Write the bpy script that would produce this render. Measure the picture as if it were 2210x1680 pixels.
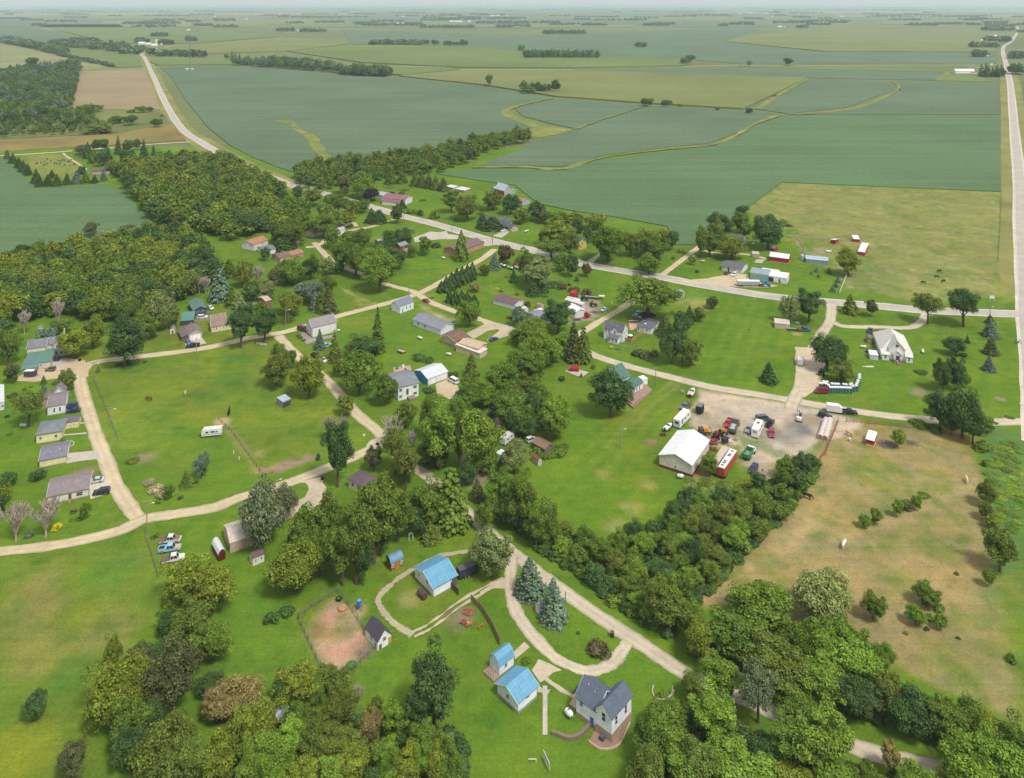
import bpy, math, random
import numpy as np
from mathutils import Vector
for o in list(bpy.data.objects): bpy.data.objects.remove(o)
S = bpy.context.scene
COL = S.collection
rad = math.radians
# ---------------------------------------------------------------- camera (level, tall lens shift, 150 m up)
HC, FPX, CX, CY0 = 150.0, 1720.0, 1105.0, 6.5
cam_d = bpy.data.cameras.new('camera'); cam = bpy.data.objects.new('camera', cam_d); COL.objects.link(cam)
cam.location = (0, 0, HC); cam.rotation_euler = (rad(90), 0, 0)
cam_d.sensor_fit = 'HORIZONTAL'; cam_d.sensor_width = 36; cam_d.lens = 36*FPX/2210
cam_d.shift_y = -(840-CY0)/2210
cam_d.clip_start = 1; cam_d.clip_end = 200000
S.camera = cam
# ---------------------------------------------------------------- sky and sun (bright overcast, light from behind right)
SUN_EL, SUN_AZ = rad(56), rad(140)          # azimuth clockwise from +Y
w = bpy.data.worlds.new('World'); S.world = w; w.use_nodes = True
nt = w.node_tree; nt.nodes.clear()
out = nt.nodes.new('ShaderNodeOutputWorld'); bg = nt.nodes.new('ShaderNodeBackground')
sky = nt.nodes.new('ShaderNodeTexSky'); sky.sky_type = 'NISHITA'; sky.sun_disc = False
sky.sun_elevation = SUN_EL; sky.sun_rotation = SUN_AZ; sky.air_density = 1.0; sky.dust_density = 5.0; sky.ozone_density = 1.0; sky.altitude = 200
mixw = nt.nodes.new('ShaderNodeMix'); mixw.data_type = 'RGBA'; mixw.inputs[0].default_value = 0.82
nt.links.new(sky.outputs[0], mixw.inputs[6]); mixw.inputs[7].default_value = (7.3, 7.4, 7.6, 1)   # cloud layer
nt.links.new(mixw.outputs[2], bg.inputs[0]); bg.inputs[1].default_value = 0.086
nt.links.new(bg.outputs[0], out.inputs[0])
sd = bpy.data.lights.new('sun', 'SUN'); so = bpy.data.objects.new('sun', sd); COL.objects.link(so)
sd.energy = 2.7; sd.angle = rad(11); sd.color = (1.0, 0.96, 0.89)
sdir = Vector((math.sin(SUN_AZ)*math.cos(SUN_EL), math.cos(SUN_AZ)*math.cos(SUN_EL), math.sin(SUN_EL)))
so.rotation_euler = sdir.to_track_quat('Z', 'Y').to_euler(); so.location = (0, 0, 300)
S.view_settings.view_transform = 'Standard'; S.view_settings.look = 'None'
S.view_settings.exposure = 0.34; S.view_settings.gamma = 1.0
S.cycles.max_bounces = 5; S.cycles.diffuse_bounces = 3; S.cycles.glossy_bounces = 2; S.cycles.transmission_bounces = 2
S.cycles.transparent_max_bounces = 4; S.cycles.volume_bounces = 2
# ---------------------------------------------------------------- from a sighting to a place on the ground
TL = {0:(0,0,1), 1:(0,0,3), 2:(736.6,0,3), 3:(1473.3,0,3), 4:(0,259,4), 5:(518,259,4), 6:(1035.9,374.1,4.8), 7:(1438.8,374.1,4.8),
 8:(1807.1,374.1,4.865), 9:(0,604.3,4.8), 10:(431.6,518,4.8), 11:(863.3,546.7,4.8), 12:(1294.9,604.3,4.8), 13:(1749.5,633.1,4.8),
 14:(0,920.8,4.8), 15:(431.6,834.5,4.8), 16:(805.7,834.5,4.8), 17:(1237.3,805.7,4.8), 18:(1381.2,777,4.8), 19:(1749.5,892,4.8),
 20:(0,1208.6,3.564), 21:(287.8,1093.5,4.8), 22:(633.1,1122.2,4.8), 23:(1035.9,1179.8,4.8), 24:(978.4,1334.6,4.8),
 25:(1381.2,1151,2.667), 26:(518,1334.6,4.8),
 31:(1450.3,886.3,12.8), 32:(1611.4,863.3,10.665), 33:(1749.5,805.7,17.45), 34:(1289.1,633.1,13.715), 35:(989.9,805.7,8.728),
 36:(0,713.6,12.0), 37:(1761.1,920.8,10.665), 38:(1220.1,621.6,19.2)}
def D(t, x, y):
    a = TL[t]; return a[0]+x/a[2], a[1]+y/a[2]
def g(t, x, y, z=0.0):
    X, Y = D(t, x, y); d = FPX*(HC-z)/(Y-CY0)
    return Vector(((X-CX)*d/FPX, d, z))
def ppm(t, y):                                   # sighting units per metre at a ground row
    return (D(t, 0, y)[1]-CY0)/HC*TL[t][2]
# ---------------------------------------------------------------- helpers
def lin(h):
    if isinstance(h, tuple): return h
    h = h.lstrip('#'); v = [int(h[i:i+2], 16)/255 for i in (0, 2, 4)]
    return tuple(c/12.92 if c <= .04045 else ((c+.055)/1.055)**2.4 for c in v)
MATS = {}
def nodes_of(name, rough=.8, spec=.3):
    m = bpy.data.materials.new(name); m.use_nodes = True; n = m.node_tree
    b = n.nodes['Principled BSDF']; b.inputs['Roughness'].default_value = rough; b.inputs['Specular IOR Level'].default_value = spec
    return m, n, b
def N(n, t, **k):
    x = n.nodes.new(t)
    for a, v in k.items(): setattr(x, a, v)
    return x
def noise(n, vec, scale, detail=3, rough=.55):
    t = N(n, 'ShaderNodeTexNoise'); t.inputs['Scale'].default_value = scale; t.inputs['Detail'].default_value = detail; t.inputs['Roughness'].default_value = rough
    n.links.new(vec, t.inputs['Vector']); return t.outputs['Fac']
def rng(n, fac, a, b, lo, hi):
    r = N(n, 'ShaderNodeMapRange'); n.links.new(fac, r.inputs[0])
    for i, v in zip((1, 2, 3, 4), (a, b, lo, hi)): r.inputs[i].default_value = v
    return r.outputs[0]
def vmul(n, col, f):
    v = N(n, 'ShaderNodeVectorMath', operation='SCALE'); n.links.new(col, v.inputs[0]); n.links.new(f, v.inputs['Scale']); return v.outputs[0]
def fmul(n, a, b):
    v = N(n, 'ShaderNodeMath', operation='MULTIPLY'); n.links.new(a, v.inputs[0])
    if isinstance(b, (int, float)): v.inputs[1].default_value = b
    else: n.links.new(b, v.inputs[1])
    return v.outputs[0]
def mixc(n, fac, a, b):
    v = N(n, 'ShaderNodeMix', data_type='RGBA'); n.links.new(fac, v.inputs[0])
    for i, c in ((6, a), (7, b)):
        if isinstance(c, tuple): v.inputs[i].default_value = (*c[:3], 1)
        else: n.links.new(c, v.inputs[i])
    return v.outputs[2]
def M(col, kind='plain', rough=.7, spec=.3):
    """surface of one colour: plain, siding (boards), metal (ribbed sheet), shingle, brick, gravel, concrete"""
    key = (col, kind, rough)
    if key in MATS: return MATS[key]
    c = lin(col); m, n, b = nodes_of(f'{kind}_{str(col).strip("#")}'[:40], rough, spec)
    tc = N(n, 'ShaderNodeTexCoord').outputs['Object']
    f = rng(n, noise(n, tc, .7, 4), .3, .7, .86, 1.08)
    f2 = rng(n, noise(n, tc, 6, 2), .3, .7, .93, 1.06); f = fmul(n, f, f2)
    sep = N(n, 'ShaderNodeSeparateXYZ'); n.links.new(tc, sep.inputs[0])
    def saw(o, per, lo):
        mm = N(n, 'ShaderNodeMath', operation='MODULO'); a = N(n, 'ShaderNodeMath', operation='ADD'); a.inputs[1].default_value = 400.0
        n.links.new(o, a.inputs[0]); n.links.new(a.outputs[0], mm.inputs[0]); mm.inputs[1].default_value = per
        return rng(n, mm.outputs[0], 0, per*.3, lo, 1.0)
    if kind == 'siding': f = fmul(n, f, saw(sep.outputs[2], .22, .8))
    if kind == 'board':
        ad = N(n, 'ShaderNodeMath', operation='ADD'); n.links.new(sep.outputs[0], ad.inputs[0]); n.links.new(sep.outputs[1], ad.inputs[1])
        f = fmul(n, f, saw(ad.outputs[0], .3, .7))
    if kind == 'metal':
        f = fmul(n, f, fmul(n, saw(sep.outputs[0], .9, .84), saw(sep.outputs[1], .9, .9)))
    if kind == 'shingle': f = fmul(n, f, fmul(n, rng(n, noise(n, tc, 3, 4), .3, .7, .8, 1.15), saw(sep.outputs[2], .16, .88)))
    if kind in ('gravel', 'concrete'): f = fmul(n, f, rng(n, noise(n, tc, .12, 4), .3, .7, .85, 1.1))
    rgb = N(n, 'ShaderNodeRGB'); rgb.outputs[0].default_value = (*c, 1)
    n.links.new(vmul(n, rgb.outputs[0], f), b.inputs['Base Color'])
    MATS[key] = m; return m
def glass():
    if 'glass' in MATS: return MATS['glass']
    m, n, b = nodes_of('dark_glass', .12, .6); b.inputs['Base Color'].default_value = (.03, .036, .045, 1); MATS['glass'] = m; return m
def paint():                                      # takes its colour from the object
    if 'paint' in MATS: return MATS['paint']
    m, n, b = nodes_of('car_paint', .3, .5); oi = N(n, 'ShaderNodeObjectInfo')
    tc = N(n, 'ShaderNodeTexCoord').outputs['Object']
    n.links.new(vmul(n, oi.outputs['Color'], rng(n, noise(n, tc, 2.5, 4), .3, .7, .82, 1.08)), b.inputs['Base Color']); MATS['paint'] = m; return m
class MB:
    """collects boxes, prisms, tubes; build() links them as one mesh object"""
    def __init__(s): s.v = []; s.f = []; s.mi = []; s.k = 0
    def add(s, vs, fs):
        o = len(s.v); s.v += [tuple(p) for p in vs]; s.f += [tuple(i+o for i in f) for f in fs]; s.mi += [s.k]*len(fs); return s
    def box(s, x0, y0, z0, x1, y1, z1):
        return s.add([(x0,y0,z0),(x1,y0,z0),(x1,y1,z0),(x0,y1,z0),(x0,y0,z1),(x1,y0,z1),(x1,y1,z1),(x0,y1,z1)],
            [(0,3,2,1),(4,5,6,7),(0,1,5,4),(1,2,6,5),(2,3,7,6),(3,0,4,7)])
    def prism(s, prof, y0, y1, axis='y', inset=None):
        """profile of (a, z) pairs pushed along an axis; inset(z) narrows the sides"""
        n = len(prof); f = inset or (lambda z: 0)
        P = (lambda a, b, z: (a, b, z)) if axis == 'y' else (lambda a, b, z: (b, a, z))
        vs = [P(a, y0+f(z), z) for a, z in prof]+[P(a, y1-f(z), z) for a, z in prof]
        return s.add(vs, [tuple(range(n)), tuple(range(2*n-1, n-1, -1))]+[(i, i+n, (i+1) % n+n, (i+1) % n) for i in range(n)])
    def tube(s, p, q, r, r2=None, n=8):
        p = Vector(p); q = Vector(q); d = q-p
        if d.length < 1e-6: return s
        r2 = r if r2 is None else r2
        u = d.normalized().orthogonal().normalized(); v = d.normalized().cross(u)
        c = [(math.cos(2*math.pi*i/n), math.sin(2*math.pi*i/n)) for i in range(n)]
        vs = [p+(u*a+v*b)*r for a, b in c]+[q+(u*a+v*b)*r2 for a, b in c]
        return s.add(vs, [tuple(range(n-1, -1, -1)), tuple(range(n, 2*n))]+[(i, (i+1) % n, (i+1) % n+n, i+n) for i in range(n)])
    def capsule(s, p, q, r, n=12):
        p = Vector(p); q = Vector(q); d = (q-p).normalized()*r
        a = [(p-d*.0, .001), ]
        prev = (p-d, .02*r)
        for t, k in ((.8, .6), (.5, .866), (0, 1)):
            c = p-d*t; s.tube(prev[0], c, prev[1], k*r, n); prev = (c, k*r)
        s.tube(p, q, r, r, n); prev = (q, r)
        for t, k in ((.5, .866), (.8, .6), (1, .02)):
            c = q+d*t; s.tube(prev[0], c, prev[1], k*r, n); prev = (c, k*r)
        return s
    def build(s, name, mat, parent=None, loc=None, smooth=False):
        me = bpy.data.meshes.new(name); me.from_pydata(s.v, [], s.f); 
        for m in (mat if isinstance(mat, (list, tuple)) else [mat]): me.materials.append(m)
        if any(s.mi): me.polygons.foreach_set('material_index', s.mi)
        if smooth: me.polygons.foreach_set('use_smooth', [True]*len(s.f))
        me.update()
        o = bpy.data.objects.new(name, me); COL.objects.link(o)
        if parent: o.parent = parent
        if loc is not None: o.location = loc
        return o
THINGS = []
def tag(o, label, cat, group=None, kind=None):
    if kind: o['kind'] = kind
    if label: o['label'] = label
    if cat: o['category'] = cat
    if group: o['group'] = group
    if cat and not kind: THINGS.append(o)
    return o
def thing(name, label, cat, loc=(0, 0, 0), rz=0, group=None):
    o = bpy.data.objects.new(name, None); o.empty_display_size = .5; COL.objects.link(o)
    o.location = loc; o.rotation_euler = (0, 0, rz); return tag(o, label, cat, group)
def dup(root, loc, rz, label=None, group=None, scale=None, cols=None):
    r = root.copy(); COL.objects.link(r); r.location = loc; r.rotation_euler = (0, 0, rz)
    if scale: r.scale = scale
    if label: r['label'] = label
    if group: r['group'] = group
    if r.get('category') and not r.get('kind'): THINGS.append(r)
    for ch in KIDS.get(root.name, list(root.children)):
        c = ch.copy(); COL.objects.link(c); c.parent = r
        if cols and ch.name.split('.')[0] in cols: c.color = cols[ch.name.split('.')[0]]
        for gch in ch.children:
            d = gch.copy(); COL.objects.link(d); d.parent = c
    return r
KIDS = {}
# ================================================================ THE SETTING
def struct(o): o['kind'] = 'structure'; return o
def mat_ground(name, attr, col, rows=None, big=.02, amp=(.86, 1.14), fine=.5, yellow=.5):
    m, n, b = nodes_of(name, .95, .1)
    geo = N(n, 'ShaderNodeNewGeometry').outputs['Position']
    if attr:
        a = N(n, 'ShaderNodeAttribute'); a.attribute_name = 'Col'; base = a.outputs['Color']
    else:
        r = N(n, 'ShaderNodeRGB'); r.outputs[0].default_value = (*lin(col), 1); base = r.outputs[0]
    f = rng(n, noise(n, geo, big, 4), .3, .7, *amp)
    f = fmul(n, f, rng(n, noise(n, geo, .25, 4, .65), .3, .7, .87, 1.13))
    f = fmul(n, f, rng(n, noise(n, geo, 1.6, 3, .7), .25, .75, 1-fine*.3, 1+fine*.3))
    if rows:
        mp = N(n, 'ShaderNodeMapping'); mp.inputs['Rotation'].default_value = (0, 0, rows[0]); mp.inputs['Scale'].default_value = (.004, rows[1], 1)
        n.links.new(geo, mp.inputs['Vector'])
        f = fmul(n, f, rng(n, noise(n, mp.outputs[0], 1.0, 2), .3, .7, rows[2], 2-rows[2]))
    if attr:                                   # mowing passes and trodden streaks
        for ang, sc, lo in ((.55, .9, .965), (-.95, .45, .965)):
            mp = N(n, 'ShaderNodeMapping'); mp.inputs['Rotation'].default_value = (0, 0, ang); mp.inputs['Scale'].default_value = (.012, sc, 1); n.links.new(geo, mp.inputs['Vector'])
            f = fmul(n, f, rng(n, noise(n, mp.outputs[0], 1.0, 2), .35, .65, lo, 2-lo))
    c = vmul(n, base, f)
    if attr:                                   # clover, dry tufts
        dk = N(n, 'ShaderNodeVectorMath', operation='MULTIPLY'); n.links.new(c, dk.inputs[0]); dk.inputs[1].default_value = (.62, .82, .9)
        c = mixc(n, rng(n, noise(n, geo, .19, 6, .7), .52, .68, 0, .75), c, dk.outputs[0])
        dr = N(n, 'ShaderNodeVectorMath', operation='MULTIPLY'); n.links.new(c, dr.inputs[0]); dr.inputs[1].default_value = (1.4, 1.12, .9)
        c = mixc(n, rng(n, noise(n, geo, .33, 6, .75), .56, .72, 0, .7), c, dr.outputs[0])
    if yellow:
        hs = N(n, 'ShaderNodeVectorMath', operation='MULTIPLY'); n.links.new(c, hs.inputs[0]); hs.inputs[1].default_value = (1+.55*yellow, 1+.12*yellow, 1-.1*yellow)
        c = mixc(n, rng(n, noise(n, geo, .06, 5, .6), .42, .68, 0, 1), c, hs.outputs[0])
    n.links.new(c, b.inputs['Base Color']); return m
def sheet(name, pts, z, mat, jag=0, step=4, seed=1):
    """flat ground sheet from ground points (x, y)"""
    R = random.Random(seed); P = []
    for i, p in enumerate(pts):
        q = pts[(i+1) % len(pts)]; k = max(1, int((Vector(q[:2])-Vector(p[:2])).length/step)) if jag else 1
        for j in range(k):
            t = j/k; P.append((p[0]+(q[0]-p[0])*t+R.uniform(-jag, jag), p[1]+(q[1]-p[1])*t+R.uniform(-jag, jag), z))
    me = bpy.data.meshes.new(name); me.from_pydata(P, [], [tuple(range(len(P)))]); me.materials.append(mat); me.update()
    if me.polygons[0].normal.z < 0: me.flip_normals()
    o = bpy.data.objects.new(name, me); COL.objects.link(o); return o
def slab(name, pts, h, mat):                      # a standing crop: top and sides
    P = [(p[0], p[1], -.6) for p in pts]+[(p[0], p[1], h) for p in pts]; k = len(pts)
    me = bpy.data.meshes.new(name); me.from_pydata(P, [], [tuple(range(k, 2*k))]+[(i, (i+1) % k, (i+1) % k+k, i+k) for i in range(k)])
    me.materials.append(mat); me.update()
    o = bpy.data.objects.new(name, me); COL.objects.link(o)
    import bmesh
    b = bmesh.new(); b.from_mesh(me); bmesh.ops.recalc_face_normals(b, faces=b.faces); b.to_mesh(me); b.free()
    return o
def pts(t, *xy): return [g(t, x, y) for x, y in xy]
def smooth_line(P, k=6):
    out = []; P = [P[0]*2-P[1]]+P+[P[-1]*2-P[-2]]
    for i in range(1, len(P)-2):
        a, b, c, d = P[i-1:i+3]
        for j in range(k):
            t = j/k
            out.append(.5*((2*b)+(c-a)*t+(2*a-5*b+4*c-d)*t*t+(3*b-a-3*c+d)*t**3))
    out.append(P[-2]); return out
def ribbon(name, P, wid, z, mat, jag=0, seed=1, k=6):
    R = random.Random(seed); L = smooth_line([Vector((p[0], p[1], 0)) for p in P], k)
    if isinstance(mat, tuple):                    # worn gravel: refine, then colour across the width
        F = [L[0]]
        for a, b in zip(L[:-1], L[1:]):
            m_ = max(1, int((b-a).length/1.6)); F += [a+(b-a)*(i+1)/m_ for i in range(m_)]
        L = F; off = (-1, -.72, -.42, -.12, .12, .42, .72, 1); tone = (.62, .93, 1.06, .94, .94, 1.06, .93, .62); cols = []
    else: off = (-1, 1)
    v = []; f = []; w0 = 0
    for i, p in enumerate(L):
        d = (L[min(i+1, len(L)-1)]-L[max(i-1, 0)]).normalized(); nrm = Vector((-d.y, d.x, 0)); w_ = wid[0]+(wid[1]-wid[0])*i/(len(L)-1) if isinstance(wid, tuple) else wid
        w0 = w0*.7+R.uniform(-jag, jag)
        for n_, s_ in enumerate(off):
            e = (w_/2+(R.uniform(-jag, jag)+w0 if abs(s_) == 1 else 0))*s_; q = p+nrm*e; v.append((q.x, q.y, z))
            if len(off) > 2: t = tone[n_]*R.uniform(.94, 1.06); cols.append([mat[1][c]*t*(.82 if abs(s_) == 1 and c != 1 else 1) for c in range(3)])
    n_ = len(off)
    for i in range(len(L)-1):
        for c in range(n_-1): a = i*n_+c; f.append((a, a+1, a+n_+1, a+n_))
    me = bpy.data.meshes.new(name); me.from_pydata(v, [], f); me.materials.append(mat[0] if isinstance(mat, tuple) else mat); me.update()
    if len(off) > 2: at = me.attributes.new('Col', 'FLOAT_COLOR', 'POINT'); c4 = np.ones((len(v), 4), np.float32); c4[:, :3] = cols; at.data.foreach_set('color', c4.ravel())
    if me.polygons[0].normal.z < 0: me.flip_normals()
    o = bpy.data.objects.new(name, me); COL.objects.link(o); return struct(o)
# ---- base ground: one sheet to the horizon
far_g = mat_ground('far_ground', False, (.125,.16,.062), big=.0012, amp=(.8, 1.2), fine=0, yellow=.7)
sheet('ground', [(-60000, -200), (60000, -200), (90000, 180000), (-90000, 180000)], -.4, far_g)['kind'] = 'structure'
# ---- village ground: finer sheet whose turf changes from lawn to pasture to worn earth
XS = np.arange(-560, 432, 1.25); YS = np.concatenate([np.arange(138, 430, 1.1), np.arange(430, 832, 2.2)])
GX, GY = np.meshgrid(XS, YS); nx, ny = len(XS), len(YS)
def vnoise(x, y, sc, seed):
    r = np.random.RandomState(seed); T = r.rand(128, 128); u = x/sc; v = y/sc
    i = np.floor(u).astype(int); j = np.floor(v).astype(int); fu = u-i; fv = v-j; fu = fu*fu*(3-2*fu); fv = fv*fv*(3-2*fv)
    a = T[j % 128, i % 128]; b = T[j % 128, (i+1) % 128]; c = T[(j+1) % 128, i % 128]; d = T[(j+1) % 128, (i+1) % 128]
    return (a*(1-fu)+b*fu)*(1-fv)+(c*(1-fu)+d*fu)*fv
EN = (vnoise(GX, GY, 9, 1)-.5)*.7+(vnoise(GX, GY, 3.5, 2)-.5)*.5
def sdist(P):
    d2 = np.full(GX.shape, 1e12); ins = np.zeros(GX.shape, bool); n = len(P)
    for i in range(n):
        ax, ay = P[i][0], P[i][1]; bx, by = P[(i+1) % n][0], P[(i+1) % n][1]
        ex, ey = bx-ax, by-ay; t = np.clip(((GX-ax)*ex+(GY-ay)*ey)/max(ex*ex+ey*ey, 1e-9), 0, 1)
        d2 = np.minimum(d2, (GX-ax-t*ex)**2+(GY-ay-t*ey)**2)
        c = (ay > GY) != (by > GY); ins ^= c & (GX < ex*(GY-ay)/(ey if abs(ey) > 1e-9 else 1e-9)+ax)
    return np.where(ins, -1, 1)*np.sqrt(d2)
TURF = np.zeros(GX.shape+(3,)); TURF[:] = (.096, .178, .015)
def lay(P, col, soft=4, amt=1.0, jag=5):
    a = np.clip(.5-(sdist(P)+EN*jag)/soft, 0, 1)*amt
    TURF[:] = TURF*(1-a[..., None])+np.array(col)*a[..., None]
def layline(P, wid, col, soft=2, amt=1.0, jag=2):
    d2 = np.full(GX.shape, 1e12); P = smooth_line([Vector((p[0], p[1], 0)) for p in P], 3)
    for a, b in zip(P[:-1], P[1:]):
        ex, ey = b.x-a.x, b.y-a.y; t = np.clip(((GX-a.x)*ex+(GY-a.y)*ey)/max(ex*ex+ey*ey, 1e-9), 0, 1)
        d2 = np.minimum(d2, (GX-a.x-t*ex)**2+(GY-a.y-t*ey)**2)
    al = np.clip(.5-(np.sqrt(d2)-wid/2+EN*jag)/soft, 0, 1)*amt
    TURF[:] = TURF*(1-al[..., None])+np.array(col)*al[..., None]
def spot(t, x, y, r, col, amt=1.0, soft=.8):
    p = g(t, x, y); d = np.sqrt((GX-p.x)**2+(GY-p.y)**2)+EN*r
    a = np.clip((r-d)/(r*soft)+.3, 0, 1)*amt
    TURF[:] = TURF*(1-a[..., None])+np.array(col)*a[..., None]
LAWN, LUSH, OLIVE, YEL, TAN, DIRT, PALE = (.096,.178,.015), (.078,.165,.012), (.145,.185,.026), (.18,.225,.018), (.245,.205,.085), (.29,.22,.15), (.43,.37,.285)
YT = (.185,.205,.062)
lay(pts(0,(1685,395),(2160,415),(2166,640),(2000,655),(1830,622),(1800,560),(1700,480),(1610,455)), YT, 3)               # grazing field by the red barns
lay(pts(0,(1720,520),(1810,530),(1870,560),(1870,600),(1800,560)), OLIVE, 10, .6)
lay(pts(0,(1840,570),(1930,570),(1900,620),(1840,625)), (.11,.17,.05), 16, .8)
lay(pts(8,(1730,0),(1850,0),(1890,700),(1930,1340),(1690,1400),(1750,900)), (.14,.21,.03), 5)                            # road verge
lay(pts(14,(1010,330),(760+0,-700),(900,-760),(2650,-900),(3300,-300),(3800,150),(2800,480),(2300,0)), (.115,.19,.02), 6)
lay(pts(15,(0,-800),(600,-900),(1200,-300),(1500,100),(1250,720),(600,880),(250,350),(-1000,330),(-1150,0),(-1300,-600)), (.125,.185,.02), 8, .9)
for a in ((100,120,6),(400,-300,9),(-600,-250,10),(700,80,6),(300,-100,8)): spot(15,a[0],a[1],a[2],(.075,.17,.022),.7)
layline(pts(15,(200,360),(330,480),(470,680),(600,880)), 2.0, (.28,.24,.11), 2.5, .8)
lay(pts(15,(620,880),(760,800),(960,760),(1140,715),(1180,740),(1000,800),(860,850),(700,890)), (.27,.19,.14), 3, .9)     # bare earth in the paddock corner
spot(15,640,690,3,(.33,.27,.14),.7); spot(15,220,370,2.5,(.4,.32,.2),.8)
lay(pts(20,(0,-20),(350,-150),(1170,-40),(1200,300),(800,800),(620,1300),(700,1700),(0,1700)), (.115,.165,.022), 10, .75)
for x,y,r,c in ((700,400,7,YEL),(300,200,8,(.2,.19,.06)),(420,330,7,(.19,.18,.055)),(100,500,8,(.17,.19,.05)),(800,560,7,(.2,.19,.06)),(560,900,6,(.06,.15,.02)),(850,120,9,(.09,.18,.025)),(150,1500,7,YEL),(300,700,7,(.19,.19,.05)),(600,160,6,LUSH)): spot(20,x,y,r,c,.65)
lay(pts(21,(1050,900),(1300,700),(1500,900),(1750,1350),(1400,1700),(900,1700),(1000,1300)), (.095,.205,.022), 9, .8)
lay(pts(25,(280,400),(420,230),(780,-110),(980,-370),(1070,-610),(1300,-640),(1700,-590),(1900,-480),(1990,-250),(2040,250),(2130,600),(2200,1100),(1900,960),(1500,760),(1200,600),(850,560),(560,420)), TAN, 3.5, 1, 3)  # horse pasture
for x,y,r,c in ((1350,-350,9,OLIVE),(1650,-250,10,(.17,.18,.05)),(1250,-200,8,(.2,.19,.06)),(1500,-120,8,(.15,.17,.05)),(1750,80,6,(.14,.17,.04)),(1500,60,5,(.17,.19,.05)),(1850,780,7,(.2,.22,.06)),(1550,300,6,OLIVE),(1950,600,6,(.2,.2,.07)),(1200,-60,7,(.21,.2,.07)),(1400,80,3,(.1,.18,.03)),(1330,90,3,(.1,.18,.03)),(1700,450,12,(.24,.21,.09))): spot(25,x,y,r,c,.75)
layline(pts(25,(1150,60),(1300,10),(1500,-60),(1700,-110),(1900,-230)), 5, (.19,.18,.08), 5, .8)
layline(pts(25,(1020,-110),(880,30),(700,170),(350,380)), 4, (.4,.3,.14), 4, .7)
layline(pts(25,(1100,40),(1350,-30),(1700,-180),(1930,-290)), 2.5, (.4,.3,.15), 4, .6)
spot(19,380,180,6,(.3,.24,.18),.95); spot(19,1560,270,8,(.27,.2,.07),.8)
lay(pts(19,(1720,240),(1960,150),(2210,250),(2210,1900),(1850,1900),(1900,1300),(1850,600)), (.085,.17,.045), 5)        # rough ditch on the right
lay(pts(25,(2050,600),(2110,250),(2200,250),(2230,1200),(2150,1000)), (.14,.19,.03), 6, .9)
lay(pts(17,(0,560),(330,700),(900,1100),(1200,1130),(1150,1500),(700,1700),(-100,1700),(-250,1000)), (.105,.19,.014), 10, .8)
for x,y in ((420,1550),(600,1380),(330,1050),(780,1150)): spot(17,x,y,3.5,(.27,.25,.09),.6)
for a in (((1000,110),(700,330),(560,500),(330,760)),((1080,130),(800,360),(600,560))): layline(pts(17,*a), 1.3, (.24,.22,.08), 2, .6)
lay(pts(17,(1270,150),(1500,190),(1900,270),(2400,330),(2800,430),(3000,520),(2920,640),(2560,720),(2380,860),(2020,950),(1840,1040),(1700,760),(1560,790),(1440,760),(1400,640),(1230,540),(1260,330)), PALE, 2.2, 1, 3.5)   # gravel yard
for i in range(15): layline([g(12,1180+i*62,200), g(12,620+i*88,980+i*8)], 2.0, (.125,.195,.016) if i % 2 else (.08,.16,.012), 2, .5, 1)
for i in range(9): layline([g(17,760+i*45,150+i*30), g(17,-60+i*70,860+i*40)], 1.7, (.165,.205,.02) if i % 2 else (.1,.175,.012), 2, .45, 1)
for i in range(12): layline([g(13,1180+i*85,330), g(13,760+i*125,1180)], 1.8, (.122,.192,.016) if i % 2 else (.08,.16,.012), 2, .45, 1)
for i in range(10): layline([g(21,1060+i*60,520+i*20), g(21,1100+i*75,1700)], 1.6, (.12,.195,.016) if i % 2 else (.075,.155,.012), 2, .4, 1)
spot(17,1450,480,9,(.3,.25,.19),.7); spot(17,2200,700,7,(.26,.23,.18),.8); spot(17,2000,800,6,(.33,.29,.2),.8); spot(18,1660,720,5.5,(.17,.16,.16),.95); spot(18,1560,760,4,(.25,.23,.21),.8); spot(18,1780,620,6,(.27,.21,.15),.9); spot(18,1430,880,3,(.5,.44,.36),.8); spot(18,1350,780,6,(.24,.23,.19),.7)
spot(17,1600,800,5,OLIVE,.7); spot(17,2000,1000,6,(.36,.28,.19),.8); spot(18,1150,1080,5,(.33,.28,.18),.7); spot(17,1280,1060,4,(.24,.15,.09),.9); spot(17,1700,1250,4,(.25,.21,.13),.6)
lay(pts(22,(150,1050),(250,930),(420,820),(560,900),(640,1000),(720,1150),(790,1330),(640,1450),(540,1600),(400,1650),(270,1480),(180,1280),(130,1150)), (.36,.24,.165), 2.2, 1, 2.5)                 # bare dog run
layline(pts(22,(450,950),(430,1150),(460,1450),(470,1600)), .5, (.26,.24,.19), .9, .7); spot(22,230,1130,3,(.17,.125,.08),.7); spot(22,720,1350,3,(.16,.135,.09),.7)
spot(22,650,950,2.6,(.36,.28,.13),.9); spot(22,1680,1000,4,(.26,.19,.13),.8); spot(22,1240,800,3,(.3,.27,.14),.5)
spot(12,1010,240,9,(.3,.27,.11),.6); spot(12,2030,560,2.5,(.32,.28,.13),.6)
for i in range(9): layline([g(10,1440+i*28,470+i*28), g(10,1560+i*50,560+i*18)], .8, (.34,.33,.14), 1, .6)
lay(pts(6,(1000,1250),(1250,1330),(1200,1530),(950,1560)), (.3,.26,.22), 4, .9)
lay(pts(11,(170,490),(330,600),(600,720),(560,740),(420,690),(300,620)), (.37,.32,.19), 4, .85)
for t,x,y,r in ((13,1120,1030,3.2),(13,1960,1090,2),(14,1500,330,4),(14,900,480,4),(16,1100,900,5),(16,1050,980,4),(16,960,720,4),(16,1450,460,3)): spot(t,x,y,r,(.26,.2,.13),.8)
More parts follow.
